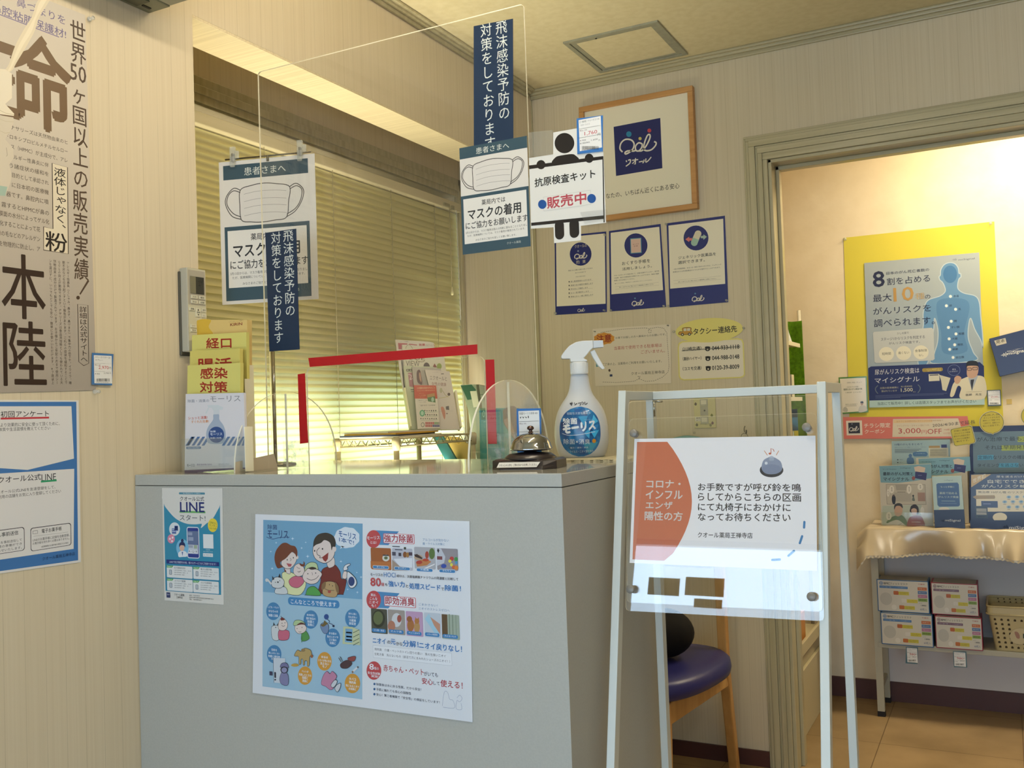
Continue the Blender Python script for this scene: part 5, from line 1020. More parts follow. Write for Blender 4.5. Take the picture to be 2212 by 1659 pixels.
def tri(p, q, r, c, n=5):
    vs = []; a.h += .00003
    for i in range(n+1):
        for j in range(n+1-i):
            k = n-i-j; vs.append(a.P(*a.uv((p[0]*i+q[0]*j+r[0]*k)/n, (p[1]*i+q[1]*j+r[1]*k)/n), a.h))
    fs = []; idx = {}; c_ = 0
    for i in range(n+1):
        for j in range(n+1-i): idx[i, j] = c_; c_ += 1
    for i in range(n):
        for j in range(n-i):
            fs.append((idx[i, j], idx[i+1, j], idx[i, j+1]))
            if j < n-i-1: fs.append((idx[i+1, j], idx[i+1, j+1], idx[i, j+1]))
    a.add(vs, fs, pm(c, .15, .7), True)
for p, q, r, c in (((1440, 905), (1540, 900), (1500, 1010), '3d9bd0'), ((1600, 890), (1645, 960), (1560, 1010), '49b4e4'), ((1560, 1010), (1650, 990), (1610, 1085), '2a7cc0'), ((1495, 1075), (1560, 1020), (1545, 1135), '3fa6dc'), ((1560, 1060), (1650, 1050), (1600, 1130), '36b0e6'), ((1400, 830), (1500, 815), (1430, 880), '1f5a9c'), ((1510, 815), (1600, 860), (1540, 900), '2f83bc'), ((1300, 1180), (1420, 1150), (1380, 1290), '1a5a8c'), ((1480, 1180), (1640, 1170), (1540, 1300), '2b8cb0'), ((1260, 960), (1330, 940), (1270, 1060), '10366c')): tri(p, q, r, c)
a.text('弱酸性次亜塩素酸水', 1328, 858, 1572, 884, 'b9cfe0', .0); a.text('除菌', 1288, 918, 1428, 980, 'dfe6ec', .06); a.text('モーリス', 1284, 990, 1612, 1078, 'e8eef2', .12, dy=-40); a.curve([(1272, 1074), (1340, 1094), (1450, 1090), (1610, 1066)], 5, 'cfdce6')
a.text('つけかえ', 1500, 935, 1590, 950, '9cc4dc'); a.text('除菌×消臭', 1284, 1130, 1552, 1184, 'c9d6de', -.006, dy=8); a.ell(1594, 1160, 20, 22, 'c98a2c'); a.rect(1338, 1208, 1540, 1238, '15426c', .1); a.text('強力｜速効｜安全', 1346, 1214, 1532, 1232, 'c3d2dc', .01); a.text('菌・ウイルス・ニオイ菌を除去', 1298, 1250, 1586, 1276, 'b3cbd6', .0)
a.build('label', bo)
a = Lab(PY(0), .5, lift=.0006); ik = '1c1b20'
for L_ in ([(1362, 770), (1392, 766)], [(1370, 758), (1372, 780)], [(1386, 752), (1384, 776), (1376, 790)], [(1406, 762), (1414, 770)], [(1410, 786), (1438, 768)], [(1448, 768), (1484, 764), (1474, 782), (1462, 790)], [(1502, 760), (1500, 776), (1492, 786)], [(1518, 756), (1518, 784), (1532, 780), (1544, 768)]): a.line(L_, 8, ik)
a.ell(1490, 758, 5, 5, ik); a.build('handwriting', bo)
# desk bell
rt = hit(1152, 1000, 1, 1).x; BY = 1.478; BL_ = Vector((rt*BY-.003, BY, CZ))
be = empty('desk_bell', BL_, 'chrome call bell on a dark plastic base with a white label, front of the counter', 'desk bell')
M_dk = pm('231c1e', .3, .5, name='dark_plastic'); M_ch = pm('a6a8ac', .06, .9, 1.0, name='bell_chrome')
rz = radians(9); ca, sa = cos(rz), sin(rz)
def Bp(x, y, z): return BL_+Vector((x*ca-y*sa-.004, x*sa+y*ca, z))
def oct_(hx, hy, c): return [(-hx+c, -hy), (hx-c, -hy), (hx, -hy+c), (hx, hy-c), (hx-c, hy), (-hx+c, hy), (-hx, hy-c), (-hx, -hy+c)]
b = MB(); o0 = oct_(.058, .052, .02); o1 = oct_(.0575, .0515, .02); o2 = oct_(.052, .046, .018)
lv = [(o0, .0), (o1, .006), (o1, .0145), (o2, .017)]
# the front face slopes back like a little desk sign
vs = []
for o_, z in lv:
    for i, (x, y) in enumerate(o_): vs.append(Bp(x, y+(z*.5 if i in (0, 1) else 0), z))
b.add(vs, [tuple(reversed(range(8))), tuple(24+i for i in range(8))]+[(j*8+i, j*8+(i+1) % 8, (j+1)*8+(i+1) % 8, (j+1)*8+i) for j in range(3) for i in range(8)], M_dk)
b.lathe(BL_+Vector((-.002, 0, 0)), [(.046, .016), (.045, .019), (.040, .023), (.036, .0255), (.012, .028), (.008, .031)], M_dk, 40)
b.build('base', be, bevel=.001)
pf = Pl(Bp(0, -.052, 0), (ca, sa, 0), Bp(0, -.052+.0075, .015)-Bp(0, -.052, 0)); a = Art(pf, .5, lift=.0012); a.direct = True
a.uvpoly([(-.043, .004), (.028, .004), (.0335, .0135), (-.0395, .0135)], 'd8d4cc'); a.text('いらっしゃいませ。ご用の方はベルを押してください。', -.0385, .0108, .0285, .0062, '26242a', .02); a.build('label', be)
dm = [(.0325, .0315), (.0338, .033), (.0330, .0345), (.0322, .0365)]+[(.0315*cos(t*pi/24), .0365+.0235*sin(t*pi/24)) for t in range(1, 12)]+[(.003, .0600)]
dm = [(r_*1.1, .0315+(z_-.0315)*1.04) for r_, z_ in dm]
MB().lathe(BL_, [(.024, .0300)]+dm, M_ch, 56).build('dome', be)
MB().lathe(BL_, [(.0048, .0595), (.0048, .0615), (.003, .063), (.003, .0655), (.0058, .067), (.0062, .0695), (.0045, .0722), (.001, .0732)], pm('5d4c48', .15, .8, .9), 24).build('button', be)
# ================================================================== wire rack behind the counter
M_wire = pm('b3a884', .4, .4, name='cream_wire')
rx0, rx1, ry0, ry1, rzt = -1.80, -1.585, 2.31, 2.76, H-.0588
wr = empty('wire_rack', ((rx0+rx1)/2, (ry0+ry1)/2, 0), 'cream wire rack behind the counter holding magazines', 'wire rack')
for x in (rx0, rx1):
    for y in (ry0, ry1):
        MB().tube([(x, y, .02), (x, y, rzt+.006)], .0085, M_wire, 14).tube([(x, y, rzt-.034), (x, y, rzt-.008), (x, y, rzt+.003)], [.0115, .0135, .0125], M_wire, 16).tube([(x, y, 0), (x, y, .02)], .013, pm('3a382f', .6), 12).build('post', wr)
for zz in (rzt, rzt-.38, rzt-.8):
    b = MB()
    for dz in (0, -.022):
        for p, q in (((rx0, ry0), (rx1, ry0)), ((rx1, ry0), (rx1, ry1)), ((rx1, ry1), (rx0, ry1)), ((rx0, ry1), (rx0, ry0))): b.tube([(p[0], p[1], zz+dz), (q[0], q[1], zz+dz)], .0022, M_wire, 8)
    for (p, q, n) in (((rx1, ry0), (rx1, ry1), 22), ((rx0, ry0), (rx1, ry0), 10), ((rx0, ry0), (rx0, ry1), 22)):
        b.tube([(p[0]+(q[0]-p[0])*k/n, p[1]+(q[1]-p[1])*k/n, zz-(.022 if k % 2 else 0)) for k in range(n+1)], .0016, M_wire, 6)
    for k in range(1, 24): y = ry0+(ry1-ry0)*k/24; b.tube([(rx0, y, zz+.002), (rx1, y, zz+.002)], .0014, M_wire, 6)
    b.build('shelf', wr)
# papers lying flat on the rack
flat = [(-1.695, 2.45, 6, .29, .20, 'cfcabc', 'pale magazine lying flat at the near end of the wire rack'), (-1.70, 2.44, 9, .28, .19, '2a3044', 'dark-backed magazine lying flat on the wire rack'), (-1.69, 2.445, 3, .26, .18, 'c9992c', 'golden booklet lying flat on the wire rack'), (-1.70, 2.45, -4, .25, .18, 'bdb8ac', 'grey booklet topmost of the flat pile on the wire rack')]
zz = rzt+.004
for x, y, r_, l_, w_, c_, lb in flat:
    t = radians(r_); th = .0045; MB().obox((x, y, zz+th/2), (cos(t), sin(t), 0), (-sin(t), cos(t), 0), (0, 0, 1), w_/2, l_/2, th/2, pm(c_, .4)).build('magazine', label=lb, cat='magazine', group='magazines lying flat on the wire rack'); zz += th
# leaning magazine display
th_ = radians(38); ln = radians(13)
Um = Vector((cos(th_), sin(th_), 0)); Vm = Vector((-sin(th_)*sin(ln), cos(th_)*sin(ln), cos(ln)))
OM = Vector((-1.65, 2.635, rzt+.004))
def PM_(k): q = Pl(OM, Um, Vm); q.o = OM+q.n*k; return q
def mag(k, pts, col, th, label, draw=None, grp='magazines leaning on the wire rack'):
    a = Art(PM_(k), .35, .4, lift=0).c(840, 720, 7.211); uv = [a.uv(*p) for p in pts]; a.direct = True; a.h = -th; a.sheet(uv, col, th); a.direct = False
    if draw: draw(a)
    return a.build('magazine', label=label, cat='magazine', group=grp)
def m1(a):
    a.poly([(142, 150), (288, 158), (288, 176), (200, 176), (200, 250), (150, 250)], '983040'); a.poly([(315, 162), (440, 176), (440, 190), (315, 178)], '983040'); a.text('・ナース通信・', 160, 122, 320, 142, '4a4440'); a.text('新着', 468, 160, 562, 196, 'a04048', .05); a.text('無料', 472, 168, 562, 198, 'a04048', .02); a.text('ご自由にお取りください', 572, 168, 680, 180, '3a3430'); a.text('Take Free', 572, 186, 680, 200, '3a3430'); a.text('9', 692, 170, 722, 206, 'a06048')
    a.poly([(190, 420), (215, 420), (225, 560), (240, 760), (360, 1480), (330, 1490), (225, 800)], '3a3630')
mag(.0, [(100, 98), (640, 130), (700, 150), (900, 1500), (330, 1500), (165, 560)], 'cbc3b8', .012, 'tall white magazine with red lettering, rearmost of those leaning on the wire rack', m1)
def m2(a):
    a.curve([(262, 240), (275, 200), (310, 178), (345, 200), (370, 240)], 6, '6a5a34'); a.text('QUE', 262, 350, 560, 410, '6a5a34', .0, dy=20); a.curve([(400, 380), (450, 430), (520, 445), (562, 420)], 8, '6a5a34'); a.text('VIEW', 262, 425, 476, 510, '4c4636', -.004, dy=10)
    a.blob([(545, 520), (555, 470), (590, 455), (625, 480), (632, 530)], '3a2a2a'); a.poly([(680, 530), (712, 468), (750, 530)], '7a3a30'); a.ell(785, 515, 38, 48, '7f9038')
mag(.012, [(205, 180), (850, 290), (885, 520), (1000, 1500), (360, 1500), (232, 440)], 'c9c3b0', .01, 'magazine titled in thin serif capitals with small cartoon heads, on the wire rack', m2)
def m3(a):
    a.rect(268, 556, 360, 596, '4a4a34', .3); a.rect(285, 568, 300, 582, 'c9c3b0'); a.rect(335, 568, 350, 582, 'c9c3b0'); a.poly([(295, 615), (360, 610), (385, 840), (320, 830)], '9a6a70'); a.curve([(300, 640), (350, 660), (330, 720), (375, 700)], 9, 'd8cfc8'); a.rect(338, 874, 390, 884, '333333'); a.rect(345, 905, 395, 912, '333333')
mag(.024, [(226, 505), (700, 520), (830, 1490), (345, 1490)], 'b9bda0', .01, 'pale green magazine edge beside the leaning booklets on the wire rack', m3)
def m4(a):
    a.blob([(432, 640), (440, 590), (465, 568), (490, 585), (510, 680), (520, 795), (470, 785), (440, 740)], '4a2a22'); a.blob([(470, 640), (478, 610), (492, 620), (504, 700), (505, 760), (480, 720)], 'b08a74')
    for x in (515, 535, 555): a.line([(x, 575), (x+22, 800)], 7, '7c766c')
mag(.036, [(358, 522), (806, 548), (815, 575), (900, 1480), (450, 1480)], 'a8a196', .008, 'grey magazine with a dark-haired face near the top on the wire rack', m4)
def m5(a):
    a.text('エクオールと', 636, 655, 900, 722, '5a4a44', -.006, dy=20); a.text('女性の健康', 664, 755, 892, 812, '7a4a40', -.006, dy=16); a.text('いつまでも元気でいたい', 686, 600, 820, 610, '5a4a44'); a.rect(812, 626, 856, 638, '4a443e', .4)
    a.curve([(800, 870), (840, 900), (880, 960), (930, 990)], 10, 'a39a78'); a.ell(812, 890, 22, 40, 'a8a384'); a.curve([(780, 1010), (850, 1000), (930, 985)], 8, 'b0a468'); a.ell(935, 950, 22, 24, '4a3a30'); a.blob([(810, 1160), (850, 1150), (880, 1240), (870, 1340), (840, 1280)], 'b8806c'); a.ell(905, 1250, 14, 10, '7a5a58'); a.poly([(886, 1140), (935, 1130), (940, 1195), (890, 1190)], '5f5a56'); a.rect(790, 1215, 1005, 1217, '8a847c')
mag(.048, [(558, 565), (900, 588), (945, 590), (1112, 1500), (800, 1500)], 'c6bdb2', .008, 'white booklet with flower sprigs about women and health on the wire rack', m5)
def m6(a):
    a.poly([(388, 808), (735, 812), (757, 1018), (400, 1018)], 'b0492c'); a.text('12の健康合成成分がまるごと', 436, 838, 718, 870, 'd8b48c', .02); a.text('からだにやさしい青汁はじめませんか', 440, 884, 720, 906, 'd8b48c', .01); a.text('ポイント', 472, 930, 545, 944, 'd0a070', .02); a.text('たっぷり野菜', 462, 962, 575, 976, 'd0a070', .02); a.text('まいにち', 482, 988, 555, 1000, 'd0a070', .02)
    a.poly([(590, 960), (712, 930), (728, 1080), (610, 1060)], '4a6a3c'); a.poly([(595, 955), (712, 930), (716, 980), (600, 1000)], 'a8804a'); a.ell(682, 1032, 22, 36, '9ab8a0')
    a.text('健康食生活アンケート調査', 462, 1040, 592, 1054, '33302c', .01); a.text('カルシウム・亜鉛配合', 470, 1068, 582, 1080, '33302c', .01); a.frame(470, 1108, 738, 1168, 2, '9a948a', .05, 'cbc4b6'); a.text('健康で食生活・生活改善提案', 492, 1116, 722, 1138, '33302c', .01)
    a.ell(520, 1244, 42, 52, '4f8f6c'); a.ell(520, 1244, 24, 34, 'a3c3ac')
    for j, (y, x0) in enumerate(((1205, 560), (1268, 570), (1330, 500))):
        x = x0
        while x < 760: a.ell(x, y+random.uniform(-3, 3), 9, random.uniform(8, 15), '3a3c34', up=False, n=7); x += 34
        a.rect(x0-5, y+26, 765, y+29, '3a6a4a', up=False)
    a.ell(528, 1425, 28, 36, '4a4a44'); a.ell(528, 1425, 21, 28, 'cbc4b6')
    for i in range(8):
        for j in range(2): a.rect(568+i*28, 1382+j*42, 592+i*28, 1418+j*42, ('a85a58', 'a85a58', 'a85a58', 'a85a58', 'a85a58' if j == 0 else '4a4a74', '7a9468' if j == 0 else '4a4a74', '7a9468' if j == 0 else '4a4a74', '8a8a7a' if j == 0 else '4a4a74')[i], up=False)
mag(.060, [(388, 806), (738, 808), (800, 1480), (448, 1490)], 'cbc4b6', .008, 'front booklet with an orange top band and small green drawings on the wire rack', m6)
a = Art(PM_(.064), .4, lift=0).c(840, 720, 7.211); 
hb = MB()
for pts in ([(225, 905), (245, 905), (340, 1500), (320, 1500)], [(1005, 945), (1030, 945), (1112, 1500), (1085, 1500)]):
    q = Art(PM_(.02), .4, lift=0).c(840, 720, 7.211); uv = [q.uv(*p) for p in pts]; hb.plate(PM_(.02), uv, -.02, .05, M_edge)
hb.build('magazine_stand', label='clear sided magazine stand on the wire rack', cat='magazine stand')
# low cabinet with pamphlets by the window corner
MB().box(-1.84, -1.37, 2.83, 3.20, 0, 1.0, pm('b5ae9c', .5)).build('side_cabinet', label='low pale cabinet behind the counter carrying dark green pamphlets', cat='cabinet', bevel=.004)
def pamph(Y, pts, col, th, label, draw=None, cx=980, cy=800, s=7.211):
    a = Art(PY(Y), .35, .4, lift=0).c(cx, cy, s); uv = [a.uv(*p) for p in pts]
    lo = min(v for u, v in uv); k = [(u, (1.0 if v < lo+.02 else v)) for u, v in uv]; a.direct = True; a.h = -th; a.sheet(k, col, th); a.direct = False
    if draw: draw(a)
    return a.build('pamphlet', label=label, cat='pamphlet', group='pamphlets behind the right foot of the screen')
grn = '2c5344'
def g1(a):
    for k in range(7): a.line([(150+k*24, 240), (300+k*22, 800), (360+k*20, 1180)], 5, ('1e2c26', 'b9bba8')[k % 2])
    a.text('お薬の手引き', 400, 430, 500, 470, '26332c', .01); a.rect(370, 380, 500, 386, '26332c')
pamph(3.10, [(105, 230), (280, 215), (500, 250), (560, 1700), (330, 1700), (210, 450)], '8e9484', .05, 'bundle of dark green striped pamphlets beside the window, behind the right screen foot', g1)
def g2(a): a.poly([(110, 235), (280, 222), (345, 300), (355, 440), (215, 462)], grn); a.poly([(255, 325), (355, 320), (400, 560), (310, 580)], 'b3b3a2')
pamph(3.04, [(108, 235), (350, 225), (420, 700), (500, 1700), (400, 1700), (250, 700)], '7d8676', .02, 'pamphlet with a dark green top edge in front of the striped bundle', g2)
def g3(a):
    a.rect(420, 590, 540, 770, '2f6a4c'); a.ell(468, 680, 18, 50, '9ac0a4'); a.ell(468, 680, 9, 36, '2f6a4c'); a.blob([(770, 690), (790, 600), (980, 590), (990, 1100), (940, 1080), (850, 940), (780, 820)], '5f4a42'); a.blob([(790, 780), (880, 760), (960, 1050), (900, 1000), (820, 880)], '9a7a68'); a.text('てて', 465, 790, 520, 900, '9ac0b4', .01)
pamph(2.98, [(400, 590), (990, 585), (1000, 1700), (420, 1700)], '3f8a8c', .012, 'teal booklet with a large face, behind the right foot of the acrylic screen', g3)
def g4(a): a.ell(75, 1100, 40, 60, 'c9a04a'); a.ell(75, 1100, 30, 46, 'b08c3c'); a.text('薬', 60, 1085, 90, 1120, '4a3a24')
pamph(2.93, [(-180, 1020), (60, 1040), (240, 1170), (225, 1560), (180, 1560)], 'b8964e', .01, 'ochre booklet fallen sideways below the wire rack', g4)
pamph(2.90, [(-330, 1040), (-170, 1030), (180, 1540), (60, 1560), (0, 1560)], '2c7078', .01, 'dark teal booklet fallen sideways below the wire rack')
# ================================================================== sign stand
ss = empty('sign_stand', (-.415, 1.5, 0), 'white steel a-frame sign stand with a clear board, in front of the doorway', 'sign stand')
M_st = pm('bfc3bd', .35, .45, name='white_steel')
XA, XC_, YT1, YT2, ZT = -.5795, -.2515, 1.535, 1.672, H+.034
sl_f = .117/.6
def rear(px_, X):
    p = hit(px_, 1659, 0, X); return (p.y-YT2)/(ZT-p.z)
sl_r = (rear(1437, XA+.004)+rear(1850, XC_+.0))/2
def leg(X, front, w=.0135, d=.02):
    ytop = YT1 if front else YT2; yb = YT1-sl_f*ZT if front else YT2+sl_r*ZT
    b = MB(); b.bar((X, ytop, ZT-.001), (X, yb, .006), w, d, M_st, up=(0, 1, 0)); return b.build('leg', ss, bevel=.001)
for X in (XA, XC_):
    leg(X, True); leg(X, False)
b = MB(); b.box(XA-.0068, XA+.0068, YT1-.009, YT2+.009, ZT-.016, ZT, M_st); b.build('side_bar', ss, bevel=.001)
b = MB(); b.box(XC_-.0068, XC_+.0068, YT1-.009, YT2+.009, ZT-.016, ZT, M_st); b.build('side_bar', ss, bevel=.001)
MB().box(XA+.007, XC_-.007, YT2-.009, YT2+.009, ZT-.0155, ZT-.0005, M_st).build('top_bar', ss, bevel=.001)
for front in (True, False):
    z = .22; y = YT1-sl_f*(ZT-z) if front else YT2+sl_r*(ZT-z); MB().box(XA+.006, XC_-.006, y-.008, y+.008, z-.01, z+.01, M_st).build('rung', ss, bevel=.001)
MB().tube([(XA+.008, YT2-.012, ZT-.018), (XA+.026, YT2-.012, ZT-.019)], .0022, chrome, 8).tube([(XA+.010, YT2-.012, ZT-.018), (XA+.009, YT2-.010, ZT-.046)], .0020, chrome, 8).build('latch', ss)
vs_ = Vector((0, .117, .6)).normalized()
PS = Pl((0, YT1-.0115, ZT), (1, 0, 0), vs_)
M_bd = clear('board_acrylic', (.99, .992, .99), .95, .012, 0, 1.66)
def board(px, k, th, mat):
    uv = [PS.uv(*p) for p in px]; q = []
    for i, (u, v) in enumerate(uv):
        su = 1 if i in (0, 3) else -1; sv = -1 if i < 2 else 1; r = .006; q += [(u+su*r*(1-cos(t)), v+sv*r*(1-sin(t))) for t in ([0, pi/4, pi/2] if i in (0, 2) else [pi/2, pi/4, 0])]
    b = MB()
    n = len(q)
    for h in (k, k+th): b.add([PS.at(u, v, h) for u, v in q], [tuple(range(n))], mat)
    b.add([PS.at(u, v, k) for u, v in q]+[PS.at(u, v, k+th) for u, v in q], [(i, (i+1) % n, n+(i+1) % n, n+i) for i in range(n)], M_edge); return b
board([(1358, 868), (1768, 853), (1781, 1342), (1352, 1319)], .0, .002, M_bd).build('clear_board', ss)
board([(1362, 906), (1764, 893), (1778, 1322), (1356, 1301)], .0035, .0015, M_bd).build('cover_board', ss)
for x, y in ((1374.6, 938.5), (1746, 926), (1368, 1273), (1756.6, 1289)):
    u, v = PS.uv(x, y); p = PS.at(u, v, .004); MB().tube([p, p+PS.n*.003, p+PS.n*.011, p+PS.n*.012], [.0062, .0062, .0068, .006], pm('77736c', .35, .5), 20).build('magnet', ss)
a = Art(PS, .5, .25, lift=.0024).c(1300, 800, 2.8603)
a.sheet([(205, 425), (1322, 405), (1333, 1240), (175, 1190)], 'f0edf0', .0003)
a.poly([(221, 444), (408, 443)]+[(408+152*sin(k*pi/16)**.9, 443+735*k/16) for k in range(1, 16)]+[(388, 1178), (193, 1168)], 'c96f50')
ST = 'd6cfca'; BKT = '221f26'
for i, (t, x0, x1) in enumerate((('コロナ・', 280, 490), ('インフル', 276, 502), ('エンザ', 276, 440), ('陽性の方', 270, 502))): a.text(t, x0, (680, 742, 812, 872)[i], x1, (726, 794, 856, 926)[i], ST, .035)
for i, (t, x1) in enumerate((('お手数ですが呼び鈴を鳴', 1232), ('らしてからこちらの区画', 1232), ('にて丸椅子におかけに', 1168), ('なってお待ちください', 1168))): a.text(t, 598, 698+i*61, x1, 744+i*62, BKT, .026, dy=4)
a.text('クオール薬局王禅寺店', 596, 1000, 934, 1034, BKT, .02, dy=4)
a.ell(1051, 618, 73, 44, '33363f'); a.blob([(990, 610), (1000, 560), (1030, 540), (1050, 535), (1080, 545), (1110, 570), (1115, 615), (1080, 640), (1020, 640)], '8c96ae'); a.ell(1052, 612, 60, 30, '7f8aa4'); a.rect(1036, 538, 1066, 560, 'a3adc0', .3); a.ell(1051, 537, 12, 6, 'b6bdcc'); a.ell(1018, 575, 9, 9, 'd9dde6')
a.line([(1006, 498), (1026, 526)], 4, 'd08a58'); a.line([(1096, 498), (1080, 526)], 4, 'd08a58'); a.ell(1041, 516, 8, 6, 'c05a3c'); a.line([(1048, 516), (1048, 484), (1062, 490), (1068, 504)], 4, 'c05a3c')
for p, q in (((1254, 938), (1252, 972)), ((1240, 1026), (1226, 1068)), ((1190, 1116), (1156, 1146)), ((1056, 1172), (1102, 1169))): a.line([p, q], 14, '3d7fb5'); a.ell(*p, 7, 7, '3d7fb5'); a.ell(*q, 7, 7, '3d7fb5')
def mir(x, y):
    d = ray(x, y); t = (PS.o-CAM).dot(PS.n)/d.dot(PS.n); p = CAM+d*t; r = d-PS.n*(2*d.dot(PS.n)); k = (YFR-.045-p.y)/r.y; q = p+r*k; return q.x, q.z
for P4 in ([(1482, 1250), (1566, 1250), (1562, 1288), (1490, 1286)], [(1402, 1252), (1470, 1250), (1462, 1280), (1400, 1284)], [(1500, 1296), (1560, 1296), (1560, 1312), (1505, 1312)]):
    q = [mir(*p) for p in P4]; xs = [p[0] for p in q]; zs = [p[1] for p in q]
    MB().box(min(xs), max(xs), YFR-.046, YFR-.044, min(zs), max(zs), pm('8a7f63', .6)).build('decal', dr, bevel=.0)
a.build('call_bell_notice', label='white notice with an orange half circle and bell drawing on the sign stand', cat='notice')
# ================================================================== chair and bag behind the stand
M_w = noisy('beech_wood', 'a87c44', 'bd9156', (30, 30, 4), .45, .35)
M_v = pm('24245c', .38, .4, name='navy_vinyl')
chx, chy = -1.01, 2.80
chr_ = empty('waiting_chair', (chx, chy, 0), 'wooden chair with a padded navy vinyl seat behind the sign stand', 'chair')
def seatpt(t, r=1):
    x = .225*r*math.copysign(abs(cos(t))**.75, cos(t)); y = .275*r*math.copysign(abs(sin(t))**.8, sin(t)); return (chx+x+y*.14, chy-.035+y)
b = MB(); rings = [(.90, .385), (.985, .395), (1.0, .412), (.985, .432), (.93, .444), (.7, .452), (.35, .455), (.02, .456)]; n = 40
vs = [(*seatpt(2*pi*k/n, r), z) for r, z in rings for k in range(n)]
b.add(vs, [(i*n+k, i*n+(k+1) % n, (i+1)*n+(k+1) % n, (i+1)*n+k) for i in range(len(rings)-1) for k in range(n)]+[tuple(reversed(range(n))), tuple((len(rings)-1)*n+k for k in range(n))], M_v, True); b.build('seat', chr_)
for sx in (-1, 1):
    x = chx+sx*.18
    MB().bar((x+sx*.005, chy+.17, .76), (x+sx*.0, chy+.20, .36), .034, .030, M_w, up=(1, 0, 0)).bar((x, chy+.20, .37), (x-sx*.02, chy+.345, .002), .034, .030, M_w, up=(1, 0, 0)).build('back_leg', chr_, bevel=.004)
    MB().bar((x-.055, chy-.235, .388), (x-.058, chy-.25, .002), .034, .034, M_w, up=(1, 0, 0)).build('front_leg', chr_, bevel=.004)
    MB().bar((x-.052, chy-.225, .355), (x, chy+.20, .355), .022, .062, M_w).build('side_rail', chr_, bevel=.003)
MB().box(chx-.225, chx+.125, chy-.247, chy-.222, .325, .386, M_w).build('front_rail', chr_, bevel=.003)
MB().box(chx-.165, chx+.165, chy+.158, chy+.18, .70, .755, M_w).build('backrest', chr_, bevel=.008)
bb = MB(); bx_ = hit(1500, 1410, 1, 2.78).x-.10
def bagpt(u, v):
    t = 2*pi*u; f = pi*(v-.5); r = .098*(1+.05*sin(3*t)+.03*cos(5*t+2)); return Vector((bx_, 2.78, .530))+Vector((r*cos(f)*cos(t), r*.85*cos(f)*sin(t), .074*sin(f)))
bb.grid(bagpt, 32, 16, pm('0e0b0a', .8, .2, name='black_cloth')); bb.build('black_bag', label='round black cloth bag resting on the navy chair seat', cat='bag')
# ================================================================== far room seen through the doorway
PFW = PY(YF)
a = Art(PFW, .6, .2, lift=.0015).c(1640, 450, 3.318)
a.sheet([(605, 212), (1685, 95), (1752, 1560), (650, 1600)], 'cbbd48', .0004)
ya = a.build('yellow_backing_sheet', label='large plain yellow paper sheet pinned to the far room wall', cat='paper sheet')
pin(PFW, 1640+617/3.318, 450+222/3.318, ya, clearp=True, r=.005); pin(PFW, 1640+1658/3.318, 450+110/3.318, ya, clearp=True, r=.005)
gp = gradz('poster_blue_grey', H-.02, H+.58, '8596a4', '99a1a4')
a = Art(PFW, .4, .3, lift=.0045).c(1860, 560, 5.029); D1 = '1e2340'
a.sheet([(36, 43), (1284, -72), (1342, 1580), (92, 1612)], gp, .0005)
a.text('miSignal', 1058, 0, 1235, 22, '3a4658', .004, dy=-16)
for i, h in enumerate((4, 10, 20, 12, 26, 8)): a.rect(992+i*9, 8-h/2-i*.6, 995+i*9, 8+h/2-i*.6, '3a4658', up=False)
body = [(965, 38), (905, 60), (868, 115), (862, 175), (848, 185), (850, 215), (880, 245), (905, 290), (915, 350), (860, 400), (740, 440), (695, 500), (675, 600), (678, 720), (640, 900), (622, 1140), (775, 1140), (790, 1060), (830, 900), (790, 760), (785, 650), (830, 760), (830, 900), (795, 1030), (780, 1135), (1240, 1105), (1220, 1010), (1170, 880), (1165, 760), (1190, 650), (1230, 760), (1300, 880), (1335, 1100), (1320, 780), (1300, 620), (1285, 470), (1240, 400), (1120, 370), (1060, 330), (1050, 280), (1065, 215), (1085, 195), (1082, 155), (1065, 155), (1055, 95), (1020, 50)]
outer = [(965, 38), (905, 60), (868, 115), (862, 175), (848, 190), (856, 225), (882, 248), (905, 290), (915, 350), (860, 400), (740, 440), (695, 500), (675, 600), (678, 720), (640, 900), (622, 1140), (720, 1136), (760, 930), (790, 760), (800, 640), (835, 760), (832, 900), (795, 1030), (780, 1132), (1240, 1102), (1220, 1010), (1170, 880), (1165, 760), (1190, 640), (1235, 760), (1300, 880), (1325, 960), (1318, 780), (1300, 620), (1285, 470), (1240, 400), (1120, 370), (1060, 330), (1050, 280), (1065, 215), (1085, 195), (1082, 155), (1065, 155), (1055, 95), (1020, 50)]
a.blob(outer, '6088ae', 'aab9c3', 11)
a.ell(968, 165, 75, 95, '44719e'); a.blob([(860, 440), (1100, 430), (1180, 520), (1120, 800), (1150, 1000), (900, 1020), (870, 800), (820, 560)], '527ca6')
for x, y, t, n in ((972, 405, '食道', 2), (928, 507, '肺', 1), (1028, 545, '乳', 1), (980, 675, '胃', 1), (950, 742, 'すい臓', 3), (1032, 812, '腎臓', 2), (958, 866, '大腸', 2), (1018, 930, '膀胱', 2), (964, 980, '卵巣', 2), (1000, 1068, '前立腺', 3)):
    a.ell(x, y, 17, 17, 'c3d2da'); a.ell(x, y, 10, 10, 'e6e6dc'); a.text(t, x+30, y-14, x+30+30*n, y+12, '26344c', .006)
a.text('8', 128, 140, 250, 306, D1, .03); a.text('日本のがん死亡者数の', 276, 140, 742, 172, D1, .0); a.text('割を占める', 282, 208, 750, 285, D1, .0)
a.text('最大', 130, 388, 332, 468, D1, .0); a.text('10', 352, 315, 568, 462, 'a8844a', .02); a.text('種', 588, 372, 690, 440, 'a8926a', .0); a.text('の', 694, 390, 754, 432, D1, .0)
a.text('がんリスクを', 132, 530, 762, 605, D1, .0, dy=-44); a.text('調べられます。', 140, 655, 800, 740, D1, .0, dy=-36)
a.poly([(145, 790), (770, 745), (788, 765), (800, 1085), (780, 1100), (165, 1128), (148, 1115), (130, 805)], 'b0b4b4'); 
